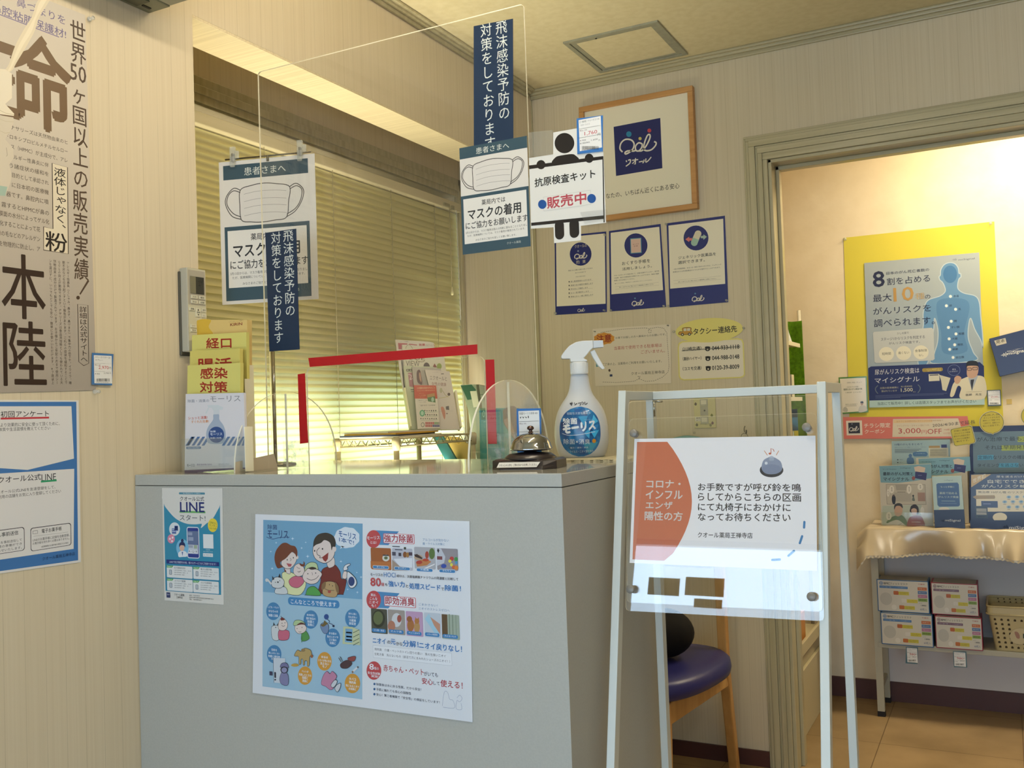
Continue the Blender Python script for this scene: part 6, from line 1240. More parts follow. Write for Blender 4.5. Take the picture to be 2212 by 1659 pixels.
a.text('少しの尿で', 390, 795, 520, 820, D1, .0); a.text('ステージ1からリスクを判定する', 216, 855, 694, 890, D1, .004); a.text('がんリスク検査です。', 304, 902, 640, 930, D1, .006)
for x, y, t, w in ((277, 1030, '短時間', 96), (464, 1020, '痛くない', 118), (652, 1012, '食事制限', 132)): a.ell(x, y, 82, 76, 'cdc9b6'); a.text(t, x-w/2, y-16-(14 if w > 130 else 0), x+w/2, y+14-(14 if w > 130 else 0), '3a3c40', .004)
a.text('なし', 628, 1032, 680, 1056, '3a3c40', .004)
a.poly([(80, 1185), (110, 1165), (1290, 1118), (1335, 1160), (1342, 1505), (92, 1535)], '1a2558')
a.poly([(92, 1535), (1342, 1505), (1344, 1580), (92, 1612)], 'a3bcba'); a.text('当店にて販売中！詳しくは店頭スタッフまでお声がけください', 180, 1552, 1252, 1586, '26303a', .01, dy=-28)
LT = 'c9cad0'
a.text('尿がんリスク検査は', 150, 1200, 634, 1258, LT, .0); a.text('マイシグナル', 150, 1290, 636, 1350, LT, .0); a.text('全国の医療機関に', 206, 1390, 410, 1410, 'a8a48c', .0); a.text('選ばれています', 222, 1424, 392, 1444, 'a8a48c', .0); a.text('導入医療機関', 434, 1376, 555, 1392, 'a8a48c', .0); a.text('1,500', 434, 1402, 562, 1446, 'c9c3a8', .01); a.text('以上', 568, 1434, 596, 1446, 'a8a48c')
a.curve([(185, 1372), (160, 1400), (162, 1430), (185, 1460)], 9, '5a6470'); a.curve([(618, 1362), (642, 1390), (640, 1420), (618, 1452)], 9, '5a6470')
for i, x1 in enumerate((938, 900, 430)): a.rect(158, 1482+i*13, x1, 1485+i*13, '5f688c', up=False)
a.rect(665, 1186, 888, 1226, '8f7c34', .4); a.text('すぐれた検査部門 第1位', 712, 1192, 868, 1208, 'c9b878', .01); a.text('尿がんリスク検査', 722, 1210, 868, 1222, 'c9b878', .01)
a.poly([(735, 1250), (850, 1246), (854, 1320), (738, 1326)], 'c3bfae'); a.rect(745, 1256, 842, 1266, '3a3c50'); a.poly([(850, 1256), (972, 1290), (925, 1432), (885, 1420), (872, 1325)], 'bdb9a6'); a.rect(698, 1378, 792, 1386, '8f98b4'); a.poly([(690, 1330), (870, 1330), (880, 1450), (690, 1450)], '1a2658')
a.curve([(1010+66*cos(k*pi/8), 1206-58*sin(k*pi/8)) for k in range(16)], 3, '7c88b0', True); a.text('尿を', 990, 1190, 1032, 1206, 'b9bfd0'); a.text('とるだけ！', 962, 1214, 1050, 1228, 'b9bfd0')
a.blob([(1085, 1515), (1088, 1400), (1050, 1380), (1010, 1480), (975, 1495), (970, 1460), (1010, 1340), (1100, 1300), (1180, 1270), (1260, 1262), (1345, 1300), (1345, 1508)], 'c6bfa8'); a.blob([(1020, 1340), (1015, 1290), (1050, 1265), (1090, 1290), (1070, 1340), (1045, 1355)], 'b3917a')
a.poly([(1165, 1290), (1275, 1262), (1205, 1432)], '98a0ac'); a.poly([(1190, 1310), (1230, 1305), (1222, 1340), (1205, 1430), (1190, 1345)], '2a2a30'); a.blob([(1150, 1200), (1155, 1270), (1200, 1295), (1255, 1270), (1275, 1205), (1260, 1140), (1165, 1140)], 'b08f7a'); a.blob([(1142, 1190), (1150, 1120), (1205, 1102), (1265, 1118), (1278, 1195), (1262, 1160), (1160, 1160)], '1c1a1e')
a.frame(1152, 1180, 1202, 1212, 5, '1e1c20', .3, 'a98a76'); a.frame(1210, 1172, 1268, 1206, 5, '1e1c20', .3, 'a98a76'); a.rect(1140, 1442, 1312, 1444, '5a564c', up=False); a.text('医師　先生', 1138, 1462, 1312, 1486, '2e2a26', .015)
a.build('cancer_risk_poster', label='blue-grey cancer test poster with a glowing human figure on the yellow sheet, far room', cat='poster')
# small certificate card, coupon, price label
a = Art(PFW, .15, .6, lift=.006).c(1640, 450, 3.318)
a.sheet([(570, 1212), (772, 1203), (784, 1462), (588, 1474)], '4c7a3a', .0008); a.poly([(580, 1222), (764, 1214), (774, 1452), (596, 1464)], 'd0c9b8'); G_ = '3a4a34'
a.text('定期的に検査しましょう', 630, 1245, 735, 1256, '6a6a64'); a.text('一日かわりの大事に', 622, 1276, 718, 1288, G_, .004); a.text('健康生活のがん検査対象', 606, 1292, 740, 1306, G_, .02); a.text('□ 無料診断　□ スマホで完了', 620, 1316, 736, 1326, G_, .0); a.text('簡単な血液検査で', 620, 1402, 706, 1410, G_); a.rect(618, 1416, 700, 1418, G_)
a.blob([(715, 1460), (722, 1420), (750, 1412), (770, 1425), (772, 1452)], 'b8b4aa'); a.ell(738, 1398, 10, 14, 'a08472'); a.blob([(728, 1395), (730, 1384), (746, 1384), (748, 1396)], '221e20'); a.blob([(604, 1455), (606, 1430), (622, 1424), (636, 1440), (632, 1458)], 'a8a498')
a.build('green_edged_card', label='small green-edged card left of the blue-grey poster, far room wall', cat='card')
a = Art(PFW, .4, .4, lift=.006).c(1820, 880, 5.924); CO = 'c46a5c'; CR = 'c9bca4'
a.sheet([(0, 125), (1600, 112), (1640, 360), (1400, 395), (8, 402)], CO, .0006)
a.poly([(648, 150), (1480, 140), (1560, 370), (640, 378)], CR); a.poly([(655, 160), (1150, 155), (1150, 190), (655, 200)], 'cdb084')
a.rect(48, 172, 250, 358, 'd0c6b8'); a.rect(75, 196, 222, 334, '25232e'); qlogo(a, 88, 222, .36, 22, 'c9c3bb', False); a.text('クオール', 118, 298, 180, 312, 'c9c3bb'); a.ell(124, 212, 6, 6, 'a8a8b0')
a.text('チラシ限定', 276, 205, 612, 264, 'd8cfc0', .015); a.text('クーポン', 284, 284, 538, 334, 'd8cfc0', .015)
a.text('本チラシを持参の方にマイシグナルを特別価格で', 690, 172, 1290, 190, 'a88458', .006); a.text('マイシグナル・スキャン1回につき、', 696, 226, 1118, 248, '9a7a68', .0); a.text('3,000', 715, 270, 1002, 344, 'a83c3c', .01); a.text('円', 1012, 292, 1078, 340, 'b85a54', .0); a.text('OFF', 1086, 276, 1268, 340, 'a83c3c', .01); a.text('でお買い', 1295, 276, 1385, 296, 'b85a54'); a.text('いただけます', 1290, 320, 1385, 342, 'b85a54')
a.text('2026/4/30まで延長', 1152, 208, 1700, 254, '2a2622', .008, dy=-48)
a.build('coupon_strip', label='long salmon coupon strip with large price-off lettering, far room wall', cat='coupon')
a = Art(PFW, .3, .4, lift=.006).c(2080, 700, 8.295); a.sheet([(428, 1185), (675, 1175), (692, 1462), (448, 1472)], '3a4440', .0005)
pricetag(a, 430, 1182, 680, 1466, 1, 'マイシグナル・スキャン', '', '69,300', '63,000'); a.build('price_tag', label='dark-edged price label at the lower right of the blue-grey poster', cat='price label')
MB().plate(PFW, [PFW.uv(2080+x/8.295, 700+y/8.295) for x, y in ((778, 1348), (876, 1342), (880, 1436), (784, 1440))], 0, .0006, pm('c9b070', .7)).build('tape_scrap', label='small square of yellowed tape on the bare far room wall', cat='tape')
# navy sample box hanging tilted
bx_pts = [(470, 272), (1400, 30), (1560, 740), (662, 944)]
uv = [PFW.uv(2080+x/8.295, 700+y/8.295) for x, y in bx_pts]
sb = MB().plate(PFW, uv, .004, .035, pm('141c44', .3, .5)); box_ = sb.build('sample_box', label='navy sample box hung tilted on the far room wall at the right edge', cat='box', bevel=.001)
a = Art(PY(YF-.0352), .3, lift=0).c(2080, 700, 8.295); a.poly([(560, 298), (762, 250), (784, 344), (600, 392)], 'b3ab98'); a.text('見本', 590, 298, 752, 360, '26241e', .02, dy=-40); a.text('miSignal', 800, 500, 1110, 575, 'd3cfc4', .02, dy=-60); a.rect(790, 488, 1080, 496, 'b3b0b0')
a.text('尿がんリスク検査キット', 790, 478, 1075, 500, 'b3b0b0', 0, dy=-60)
for i, h in enumerate((10, 30, 62, 40, 84, 30)): a.rect(684+i*20, 560-i*4-h/2, 694+i*20, 560-i*4+h/2, 'd3cfc4', up=False)
a.build('lettering', box_)
# speech bubbles on sticks
def bubble_card(pts, lines_, label, x0, y0, x1, dy, lh):
    a = Art(PY(YF-.045), .4, lift=0).c(2040, 860, 5.186); cx_ = sum(p[0] for p in pts)/len(pts); cy_ = sum(p[1] for p in pts)/len(pts)
    a.sheet([(cx_+(x-cx_)*1.05, cy_+(y-cy_)*1.05) for x, y in pts], 'c6c09a', .002); a.poly(pts, '2c2a14'); a.poly([(cx_+(x-cx_)*.965, cy_+(y-cy_)*.965) for x, y in pts], 'b8aa3c')
    for i, t in enumerate(lines_): a.text(t, x0+(8 if i % 2 else 0), y0+i*lh, x1-(12 if i == len(lines_)-1 else 0), y0+i*lh+lh*.62, '33301a', .01, dy=dy)
    return a.build('speech_bubble_card', label=label, cat='card')
cir = [(530+134*cos(k*pi/16), 272-122*sin(k*pi/16)) for k in range(0, 24)]+[(520, 392), (548, 402), (556, 390)]+[(530+134*cos(k*pi/16), 272-122*sin(k*pi/16)) for k in range(26, 32)]
bubble_card(cir, ('当店人気', 'ポイントがたまる', '簡単キットで検査できる', 'と好評です。価格以上の', '安心と自信です。', ''), 'round yellow speech bubble card above the navy display', 430, 185, 620, -14, 30)
bubble_card([(95, 345), (280, 308), (305, 318), (345, 480), (335, 500), (285, 512), (285, 526), (262, 516), (130, 536), (112, 525), (70, 370), (75, 352)], ('手軽に情報が', 'がんのリスク検査', '最近がん検査を受け', 'そびれたお客様に', 'ご案内です。'), 'squarish yellow speech bubble card left of the navy display', 104, 362, 290, -22, 30)
cir2 = [(990+130*cos(k*pi/16), 200-118*sin(k*pi/16)) for k in range(32)]
bubble_card(cir2, ('おすすめ',), 'round yellow speech bubble card cut by the right edge of the view', 930, 130, 1060, -14, 30)
# ------------------------------------------------------------------ shallow steel shelf table
M_rk = pm('a9a491', .45, .4, name='putty_steel')
tf, tb, tz = 3.905, 4.115, 0
shz = hit(1898, 1398, 1, tf).z; xl = hit(1885, 1300, 1, tf).x; tt = H-.505
st = empty('shelf_table', (.2, 4.0, 0), 'putty steel shelf table against the far room wall, cloth on top', 'shelf table')
for y in (tf, tb-.02): 
    MB().box(xl, xl+.026, y, y+.02, .02, tt, M_rk).box(xl-.001, xl+.027, y-.001, y+.021, 0, .02, pm('1c1818', .6)).build('leg', st)
for x in (.75,):
    for y in (tf, tb-.02): MB().box(x, x+.026, y, y+.02, .0, tt, M_rk).build('leg', st)
MB().box(xl, .78, tf, tb, tt, tt+.02, M_rk).build('top_shelf', st)
MB().box(xl+.012, .765, tf-.002, tb, shz-.0, shz+.02, M_rk).build('middle_shelf', st, bevel=.001)
MB().box(xl+.004, xl+.02, tf+.02, tb-.02, .10, .118, M_rk).build('lower_brace', st)
MB().box(xl+.02, .77, tb-.002, tb, .082, tt, pm('c6bfbb', .6)).build('back_panel', st)
# satin cloth
cl = MB(); ctop = tt+.024; x0c, x1c = xl-.045, .80; random.seed(4)
ph = [random.uniform(0, 6) for _ in range(8)]
def cloth(u, v):
    x = x0c+(x1c-x0c)*u
    rp = sin(x*27+ph[0]+2*sin(x*7))*.7+sin(x*52+ph[1]+3*sin(x*11))*.35+sin(x*13+ph[2])*.6
    if v < .45: y = tb+.005-(tb-tf+.02)*(v/.45); z = ctop+.0015*sin(x*60+v*20)+.001
    else:
        t = (v-.45)/.55; y = tf-.017-.020*sin(t*pi/2)-.030*rp*t*(.4+.6*t)-.003*sin(x*95+ph[3])*t*t; z = ctop-.092*t-.010*(sin(x*11+ph[4])*.5+.5)*t*t
    e = max(0, (xl-.005-x)/.05)
    if e > 0: z -= .055*min(1, e)+.02*e*sin(v*14); 
    return Vector((x, y, z))
cl.grid(cloth, 220, 36, noisy('champagne_satin', 'b5a488', 'c2b196', (5, 5, 5), .2, .8, 2)); tc_ = cl.build('satin_cloth', label='champagne satin cloth draped over the far room shelf table', cat='cloth')
sm_ = MB()
def hem(u, v):
    p = cloth(u, 1); return p+Vector((0, -.002+.003*sin(u*700), -.008*v+.002*sin(u*500)))
sm_.grid(hem, 330, 1, pm('cdbfa4', .3, .6)); sm_.build('hem', tc_)
# leaflets and boxes on the cloth table
zt_ = ctop+.003
def stand_card(Y, pts, col, th, name, label, cat, draw=None, group=None, base=True, rough=.35, c=(1820, 880, 5.924)):
    a = Art(PY(Y), rough, .4, lift=0).c(*c); uv = [a.uv(*p) for p in pts]
    if base: lo = min(v for u, v in uv); uv = [(u, (zt_ if v < lo+.02 else v)) for u, v in uv]
    a.direct = True; a.h = -th; a.sheet(uv, col, th); a.direct = False
    if draw: draw(a)
    return a.build(name, label=label, cat=cat, group=group)
LB = '8fb3c0'
def f1(a):
    a.text('10種のがんをまとめて', 665, 462, 1022, 490, '26345c', .01); a.text('日本人のがんリスク検査マイシグナル・スキャン', 668, 505, 1072, 520, '4a5a70')
    for i in range(4): a.rect(668, 535+i*14, 1010-i*30, 541+i*14, '4a565c', up=False)
    a.rect(896, 570, 1088, 628, '45698e', .48); a.text('この一度で検査します', 935, 586, 1056, 596, 'a9bccb'); a.ell(868, 618, 22, 24, '4a6a90'); a.blob([(830, 720), (825, 660), (850, 640), (890, 640), (912, 665), (910, 720)], '4a6a90')
    a.rect(1104, 492, 1246, 520, '9a7c44', .3); a.rect(1262, 476, 1334, 518, '2a2f62'); a.rect(1100, 520, 1352, 640, 'bcb9a4')
    for i in range(8): a.rect(1118, 534+i*12, 1334, 538+i*12, '77777a', up=False)
    for i, t in enumerate(('大腸がん', '肺がん', 'すい臓')): a.ell(707, 670+i*36, 9, 7, '30343c', up=False); a.text(t, 728, 662+i*36, 775, 676+i*36, '5a646c')
stand_card(tb-.015, [(628, 432), (1375, 410), (1395, 1600), (650, 1600)], '8ea5aa', .003, 'leaflet', 'pale blue leaflet with a small figure, rearmost on the satin cloth', 'leaflet', f1)
def manga(dx, dy, full):
    def f(a):
        X = lambda x: x+dx; Y_ = lambda y: y+dy
        a.poly([(X(470), Y_(752)), (X(1130), Y_(725)), (X(1140), Y_(905)), (X(900), Y_(945)), (X(700), Y_(968)), (X(490), Y_(962))], '7299a6')
        a.text('マンガでわかる！', X(512), Y_(784), X(690), Y_(800), '26333c', .01); a.text('miSignal', X(738), Y_(768), X(868), Y_(786), '3a4a54', .01)
        a.text('最新のがん対策と', X(518), Y_(828), X(902), Y_(872), '20242c', .03); a.text('マイシグナル', X(522), Y_(895), X(850), Y_(940), '20242c', .03)
        a.poly([(X(915), Y_(765)), (X(975), Y_(750)), (X(1060), Y_(772)), (X(1050), Y_(830)), (X(930), Y_(830))], 'c9b4a0'); a.poly([(X(932), Y_(820)), (X(1080), Y_(840)), (X(1068), Y_(934)), (X(926), Y_(905))], '2a265a'); a.ell(X(908), Y_(906), 22, 26, '8a4a40')
        a.rect(X(965), Y_(868), X(1015), Y_(872), '8f93b8')
        if full:
            a.frame(556, 985, 1058, 1240, 3, '4a4842', 0, 'b3ab9a'); a.rect(660, 1090, 880, 1205, 'a39c8e'); a.rect(960, 1090, 1055, 1200, '9a7c6c'); a.poly([(676, 990), (880, 990), (860, 1062), (690, 1062)], '9a9486'); a.rect(700, 1080, 806, 1086, '4a4842')
            for x, y, w, h in ((596, 1000, 66, 100), (820, 990, 62, 115), (960, 975, 70, 85), (566, 1045, 34, 98)): a.ell(x+w/2, y+h/2, w/2, h/2, 'd3cdbf'); a.vtext('検査', x+w*.36, y+h*.2, x+w*.64, y+h*.75, '5a564e', .0)
            a.blob([(640, 1125), (660, 1120), (680, 1160), (672, 1232), (645, 1235), (630, 1180)], '26262c'); a.ell(655, 1128, 12, 14, '5a4a42'); a.blob([(890, 1190), (900, 1145), (915, 1150), (925, 1195)], '5f665c'); a.ell(904, 1132, 12, 14, '33302e')
            a.poly([(510, 1260), (1060, 1245), (1090, 1540), (512, 1540)], 'a9b0a0'); a.poly([(1010, 1250), (1085, 1246), (1095, 1540), (1010, 1540)], 'c3baa8')
            a.blob([(560, 1470), (620, 1410), (680, 1385), (760, 1380), (820, 1450), (835, 1540), (800, 1540), (700, 1440), (600, 1480)], '4f6a44'); a.blob([(665, 1300), (670, 1370), (710, 1395), (755, 1370), (768, 1300), (735, 1245), (690, 1245)], 'b8957c'); a.blob([(662, 1310), (665, 1250), (710, 1225), (760, 1240), (770, 1290), (735, 1262), (685, 1265)], '33302c'); a.blob([(520, 1540), (600, 1470), (700, 1440), (770, 1480), (810, 1540)], 'bcb6a8')
            a.blob([(835, 1540), (845, 1430), (895, 1390), (980, 1385), (1025, 1420), (1045, 1540)], '8a3434'); a.blob([(865, 1300), (880, 1260), (930, 1240), (970, 1280), (975, 1350), (960, 1370), (900, 1365), (862, 1330)], '2e2422'); a.blob([(880, 1310), (890, 1370), (915, 1385), (945, 1365), (950, 1310), (915, 1290)], 'bf9f8a'); a.text('WOMEN', 882, 1458, 998, 1476, 'c9b4ac', .02)
            a.ell(592, 1390, 36, 52, 'd3cdbf'); a.vtext('検査', 582, 1362, 604, 1420, '5a564e', .0); a.ell(1020, 1325, 26, 50, 'd3cdbf'); a.line([(700, 1510), (760, 1485)], 4, '4a4440')
    return f
gl_ = 'comic style leaflets on the satin cloth'
stand_card(tb-.055, [(940, 650), (1590, 632), (1625, 1600), (960, 1600)], 'bdb6a6', .006, 'leaflet', 'comic leaflet partly hidden behind the navy and green leaflet box', 'leaflet', manga(500, -95, False), gl_)
stand_card(tf+.055, [(468, 750), (1130, 722), (1165, 1546), (500, 1540)], 'bdb6a6', .010, 'leaflet', 'comic leaflet of a man in green and a woman in red on the satin cloth', 'leaflet', manga(0, 0, True), gl_)
lhc = MB(); uva = [PY(tf+.045).uv(1820+x/5.924, 880+y/5.924) for x, y in ((495, 1390), (1175, 1370))]
lhc.box(uva[0][0]-.004, uva[1][0]+.004, tf+.040, tf+.0415, zt_, zt_+.05, M_hold).box(uva[0][0]-.004, uva[1][0]+.004, tf+.042, tf+.09, zt_, zt_+.002, M_hold); lhc.build('acrylic_pocket', label='clear acrylic pocket holding the comic leaflet on the satin cloth', cat='leaflet holder')
def f3(a):
    a.text('miSignal', 1300, 925, 1410, 942, '5a6a6c', .0); a.poly([(1220, 970), (1470, 962), (1488, 985), (1502, 1250), (1485, 1268), (1235, 1272), (1215, 1250), (1200, 985)], '2f4f7c')
    a.text('もっと手軽に', 1255, 1005, 1432, 1028, 'b9c6b4', .006); a.text('薬局で始める', 1240, 1082, 1465, 1112, 'b9c6b4', .01); a.text('がんリスク検査', 1225, 1132, 1484, 1158, 'b9c6b4', .01); a.rect(1266, 1194, 1442, 1200, '8fa3a4'); a.rect(1256, 1228, 1460, 1232, '6f86a0')
    a.ell(1300, 1310, 70, 36, 'cfc6b0'); a.poly([(1168, 1312), (1556, 1305), (1572, 1586), (1185, 1592)], '101736'); a.text('miSignal', 1310, 1430, 1508, 1466, 'b9b9b4', .012)
    for i, h in enumerate((10, 20, 34, 20)): a.rect(1262+i*12, 1450-h/2, 1267+i*12, 1450+h/2, 'b9b9b4', up=False)
stand_card(tf+.012, [(1145, 890), (1520, 878), (1572, 1586), (1185, 1592)], 'a9bdb4', .03, 'leaflet_box', 'upright leaflet box, pale green above and navy below, on the satin cloth', 'leaflet box', f3, rough=.2)
c2 = (2040, 860, 5.186)
def f4(a):
    a.poly([(318, 380), (900, 368), (900, 830), (345, 840), (325, 820)], '5c707c'); DK = '1a2228'
    a.poly([(820, 430), (950, 425), (950, 490), (820, 492)], '8f9c3c'); a.poly([(640, 530), (950, 525), (950, 585), (640, 590)], '8f9c3c'); a.poly([(372, 640), (552, 636), (552, 690), (372, 694)], '4a8cac'); a.poly([(608, 730), (830, 725), (830, 775), (608, 778)], '4a8cac')
    a.text('がん治療で最も大切なこと', 362, 438, 1240, 486, DK, .004); a.text('それは早期発見です', 455, 530, 1080, 578, DK, .004); a.text('定期的なリスクの確認で', 378, 644, 975, 686, DK, .0); a.text('タイミングを逃さないこと', 370, 734, 985, 770, DK, .0)
stand_card(tb-.03, [(285, 316), (1300, 296), (1320, 1660), (290, 1660)], '141a42', .004, 'display_board', 'navy framed display board with highlighted writing above the navy box', 'display board', f4, c=c2)
def f5(a):
    a.poly([(300, 860), (525, 852), (300, 1000)], 'b8964c'); a.text('世界初', 318, 905, 460, 955, 'd8cda8', .02, dy=-60); a.text('尿を送るだけ！', 582, 868, 890, 892, 'cdc9b8', .0); a.text('自宅でできる', 484, 912, 990, 955, 'd6d2c0', .01); a.text('がんリスク検査', 415, 968, 1010, 1004, 'd6d2c0', .01)
    a.poly([(355, 1024), (1300, 1018), (1300, 1270), (358, 1272)], 'd3c8a8'); a.text('無治療 10がん種 のリスクを個別に判定', 378, 1040, 1150, 1066, '332c28', .006)
    a.poly([(318, 1108), (350, 1090), (560, 1088), (570, 1108), (562, 1128), (350, 1130)], '9a824c'); a.rect(412, 1152, 596, 1226, '233058', .06); a.rect(435, 1182, 520, 1188, '8f93b8')
    for x, y in ((722, 1108), (814, 1106), (905, 1104), (676, 1162), (768, 1160), (860, 1160), (950, 1160), (722, 1220), (816, 1218), (905, 1216)): a.ell(x, y, 26, 17, '8fa8b8'); a.ell(x, y, 12, 9, '5a80a0'); a.rect(x-16, y+24, x+16, y+28, '5a5a54', up=False)
    a.rect(345, 1208, 482, 1345, '26303a'); a.rect(358, 1235, 472, 1272, '8f8c80'); a.rect(358, 1278, 472, 1306, '8f8c80'); a.rect(380, 1318, 452, 1332, '14181c')
    a.ell(622, 1335, 80, 52, 'd3c8a8'); a.poly([(285, 1370), (1300, 1362), (1300, 1505), (298, 1512)], '0f1a3e'); a.text('miSignal', 725, 1432, 980, 1476, 'b3b6bc', .012)
    for i, h in enumerate((10, 20, 36, 24, 50, 20)): a.rect(652+i*11, 1445-h/2, 657+i*11, 1445+h/2, 'b3b6bc', up=False)
stand_card(tf+.008, [(296, 855), (1300, 845), (1306, 1505), (298, 1512)], '181e3c', .05, 'display_box', 'glossy navy test kit box with a gold corner on the satin cloth', 'display box', f5, rough=.12, c=c2)
# mask boxes: two stacks of two
C3 = (1860, 1220, 7.215)
def maskbox(front, depthY, edge, hue, label, top=False):
    q = Art(PY(tf-.004+depthY), .4, .35, lift=0).c(*C3); uv = [q.uv(*p) for p in front]
    u0 = (uv[0][0]+uv[3][0])/2; u1 = (uv[1][0]+uv[2][0])/2; vt = max(uv[0][1], uv[1][1]); vb = (uv[3][1]+uv[2][1])/2
    y0 = tf-.004+depthY
    o = MB().box(u0, u1, y0, y0+.10, vb, vt, pm(edge, .4)).box(u0+.006, u1-.006, y0+.004, y0+.096, vt-.0004, vt+.0004, pm('9b968c', .5)).build('mask_box', label=label, cat='box', group='boxes of face masks on the shelf')
    a = Art(PY(y0), .35, .4, lift=.0003); a.direct = True; w = u1-u0; h = vt-vb; X = lambda f: u0+w*f; Y_ = lambda f: vt-h*f
    R = lambda p, q_, r, s_, c_, rad=0: a.rect(X(p), Y_(q_), X(r), Y_(s_), c_, rad); T = lambda t, p, q_, r, s_, c_, o_=.01: a.text(t, X(p), Y_(q_), X(r), Y_(s_), c_, o_)
    R(.015, .02, .985, .975, 'c0bbae'); a.ell(X(.085), Y_(.115), w*.038, h*.06, hue); a.ell(X(.085), Y_(.115), w*.028, h*.045, 'c0bbae'); R(.06, .105, .11, .125, hue); R(.08, .075, .09, .155, hue)
    T('BMC', .14, .085, .255, .145, '26282c', .04); T('フィットマスク', .26, .08, .60, .15, '26282c', .01); R(.05, .19, .60, .265, hue); T('こだわり設計で顔にフィットする立体マスク', .07, .21, .58, .245, 'b9bfc4')
    for f in (.30, .49, .70): pass
    for x, y, c1, c2_, wd in ((.32, .34, 'a85a2c', 'b8ac3c', .30), (.47, .57, 'c9c4ba', 'c0b43a', .31), (.42, .78, 'b0642c', 'b8ac3c', .30)):
        cc = c1 if hue != '9a3444' or c1 == 'c9c4ba' else 'a03c44'
        R(x, y, x+.10, y+.12, cc, .2); R(x+.10, y+.01, x+wd, y+.12, c2_, .1); T('さらさら肌ざわり', x+.12, y+.035, x+wd-.02, y+.065, '5a5228'); T('やわらか', x+.12, y+.075, x+wd-.06, y+.1, '5a5228')
    for i, c_ in enumerate(('b06030', '4a6a94', 'a06484', '77903c')): R(.79, .19+i*.115, .965, .285+i*.115, c_); T(('耳が痛くない', '息がしやすい', '化粧がつかない', '個包装')[i], .81, .22+i*.115, .94, .255+i*.115, 'c9c0b0' if i < 3 else '26301a')
    T('不織布', .80, .075, .93, .115, 'a05048', .02); T('ふつう', .80, .67, .86, .70, '3a3c40'); T('三層構造', .83, .73, .94, .77, '3a3c40', .02); T('60枚入', .82, .83, .95, .91, '5a6484', .0); a.ell(X(.17), Y_(.6), w*.12, h*.2, 'aeaaa0'); a.ell(X(.32), Y_(.85), w*.05, h*.08, 'cdc8bd')
    a.build('printed_front', o)
maskbox([(240, 235), (1045, 262), (1075, 765), (268, 722)], 0, '2c5a88', '3c6a9c', 'blue mask box, top of the left stack on the steel shelf')
maskbox([(300, 742), (1105, 788), (1135, 1288), (325, 1238)], -.012, '2c5a88', '3c6a9c', 'blue mask box, bottom of the left stack on the steel shelf')
maskbox([(1085, 280), (1815, 308), (1840, 808), (1112, 770)], 0, '8a1c34', '6a4a5c', 'red mask box, top of the right stack on the steel shelf')
maskbox([(1150, 795), (1880, 838), (1900, 1338), (1172, 1298)], -.012, '8a1c34', '6a4a5c', 'red mask box, bottom of the right stack on the steel shelf')
for i, (pts, lb) in enumerate((([(700, 1282), (886, 1290), (882, 1548), (694, 1535)], 'small shelf price label hanging under the blue mask boxes'), ([(1432, 1348), (1640, 1352), (1655, 1602), (1448, 1595)], 'small shelf price label hanging under the red mask boxes'))):
    a = Art(PY(tf-.0035), .3, .4, lift=.0).c(*C3); a.sheet(pts, '4a6a74', .0004); pricetag(a, pts[0][0]-2, pts[0][1]-6, pts[1][0], pts[3][1]-4, 1, 'ＢＭＣマスク', 'ふつうサイズ', '980', '891'); a.build('price_tag', label=lb, cat='price label', group='price labels clipped under the steel shelf')
# cream basket
bk = empty('plastic_basket', (hit(2235, 1400, 1, 3.99).x, 3.99, shz+.02), 'cream perforated plastic basket at the right end of the steel shelf', 'basket')
M_bk = pm('b3a276', .45, .35, name='cream_plastic'); M_hole = pm('3c3222', .9)
bxl = hit(2150, 1402, 1, tf+.0).x; bxt = hit(2134, 1310, 1, tf).x; W2 = .30; zb, z1 = shz+.0205, hit(2134, 1325, 1, tf).z
by_, byt = tf+.006, tf-.006
def bring(x0, x1, y0, y1, z, r=.02):
    q = []
    for cx, cy, s0 in ((x1-r, y1-r, 0), (x0+r, y1-r, 90), (x0+r, y0+r, 180), (x1-r, y0+r, 270)):
        for k in range(5): t = radians(s0+k*22.5); q.append((cx+r*cos(t), cy+r*sin(t), z))
    return q
b = MB(); A_ = bring(bxl, bxl+W2, by_, by_+.17, zb); B_ = bring(bxt, bxl+W2+.02, byt, byt+.195, z1); n = len(A_)
b.add(A_+B_, [tuple(reversed(range(n)))]+[(i, (i+1) % n, n+(i+1) % n, n+i) for i in range(n)], M_bk, False); bo_ = b.build('body', bk, solid=.0025)
C_ = bring(bxt-.006, bxl+W2+.026, byt-.006, byt+.201, z1); D_ = bring(bxt-.004, bxl+W2+.024, byt-.004, byt+.199, z1+.028)
b = MB(); b.tube(C_, .0032, M_bk, 8, True); b.tube(D_, .0036, M_bk, 8, True); b.add(C_+D_, [(i, (i+1) % n, n+(i+1) % n, n+i) for i in range(n)], M_bk); b.build('rim', bk)
ht_ = z1-zb
for j in range(7):
    for i in range(14):
        if 2 < i < 10 and 1 < j < 6: continue
        f = .08+j*.125; z = zb+ht_*f; x = bxl+.018+i*.0195-(bxl-bxt)*f*(1-i/7); y = by_+(byt-by_)*f
        hm = MB(); hm.add([(x-.0038, y-.0008, z), (x+.0038, y-.0008, z), (x+.0038, y-.0012, z+.006), (x, y-.0012, z+.0085), (x-.0038, y-.0012, z+.006)], [(0, 1, 2, 3, 4)], M_hole); hm.build('hole', bk)
        if j < 2: hm = MB(); hm.add([(x-.0034, byt+.197-.004, z1+.008+j*.011), (x+.0034, byt+.193, z1+.008+j*.011), (x, byt+.193, z1+.014+j*.011)], [(0, 1, 2)], M_hole); hm.build('hole', bk)
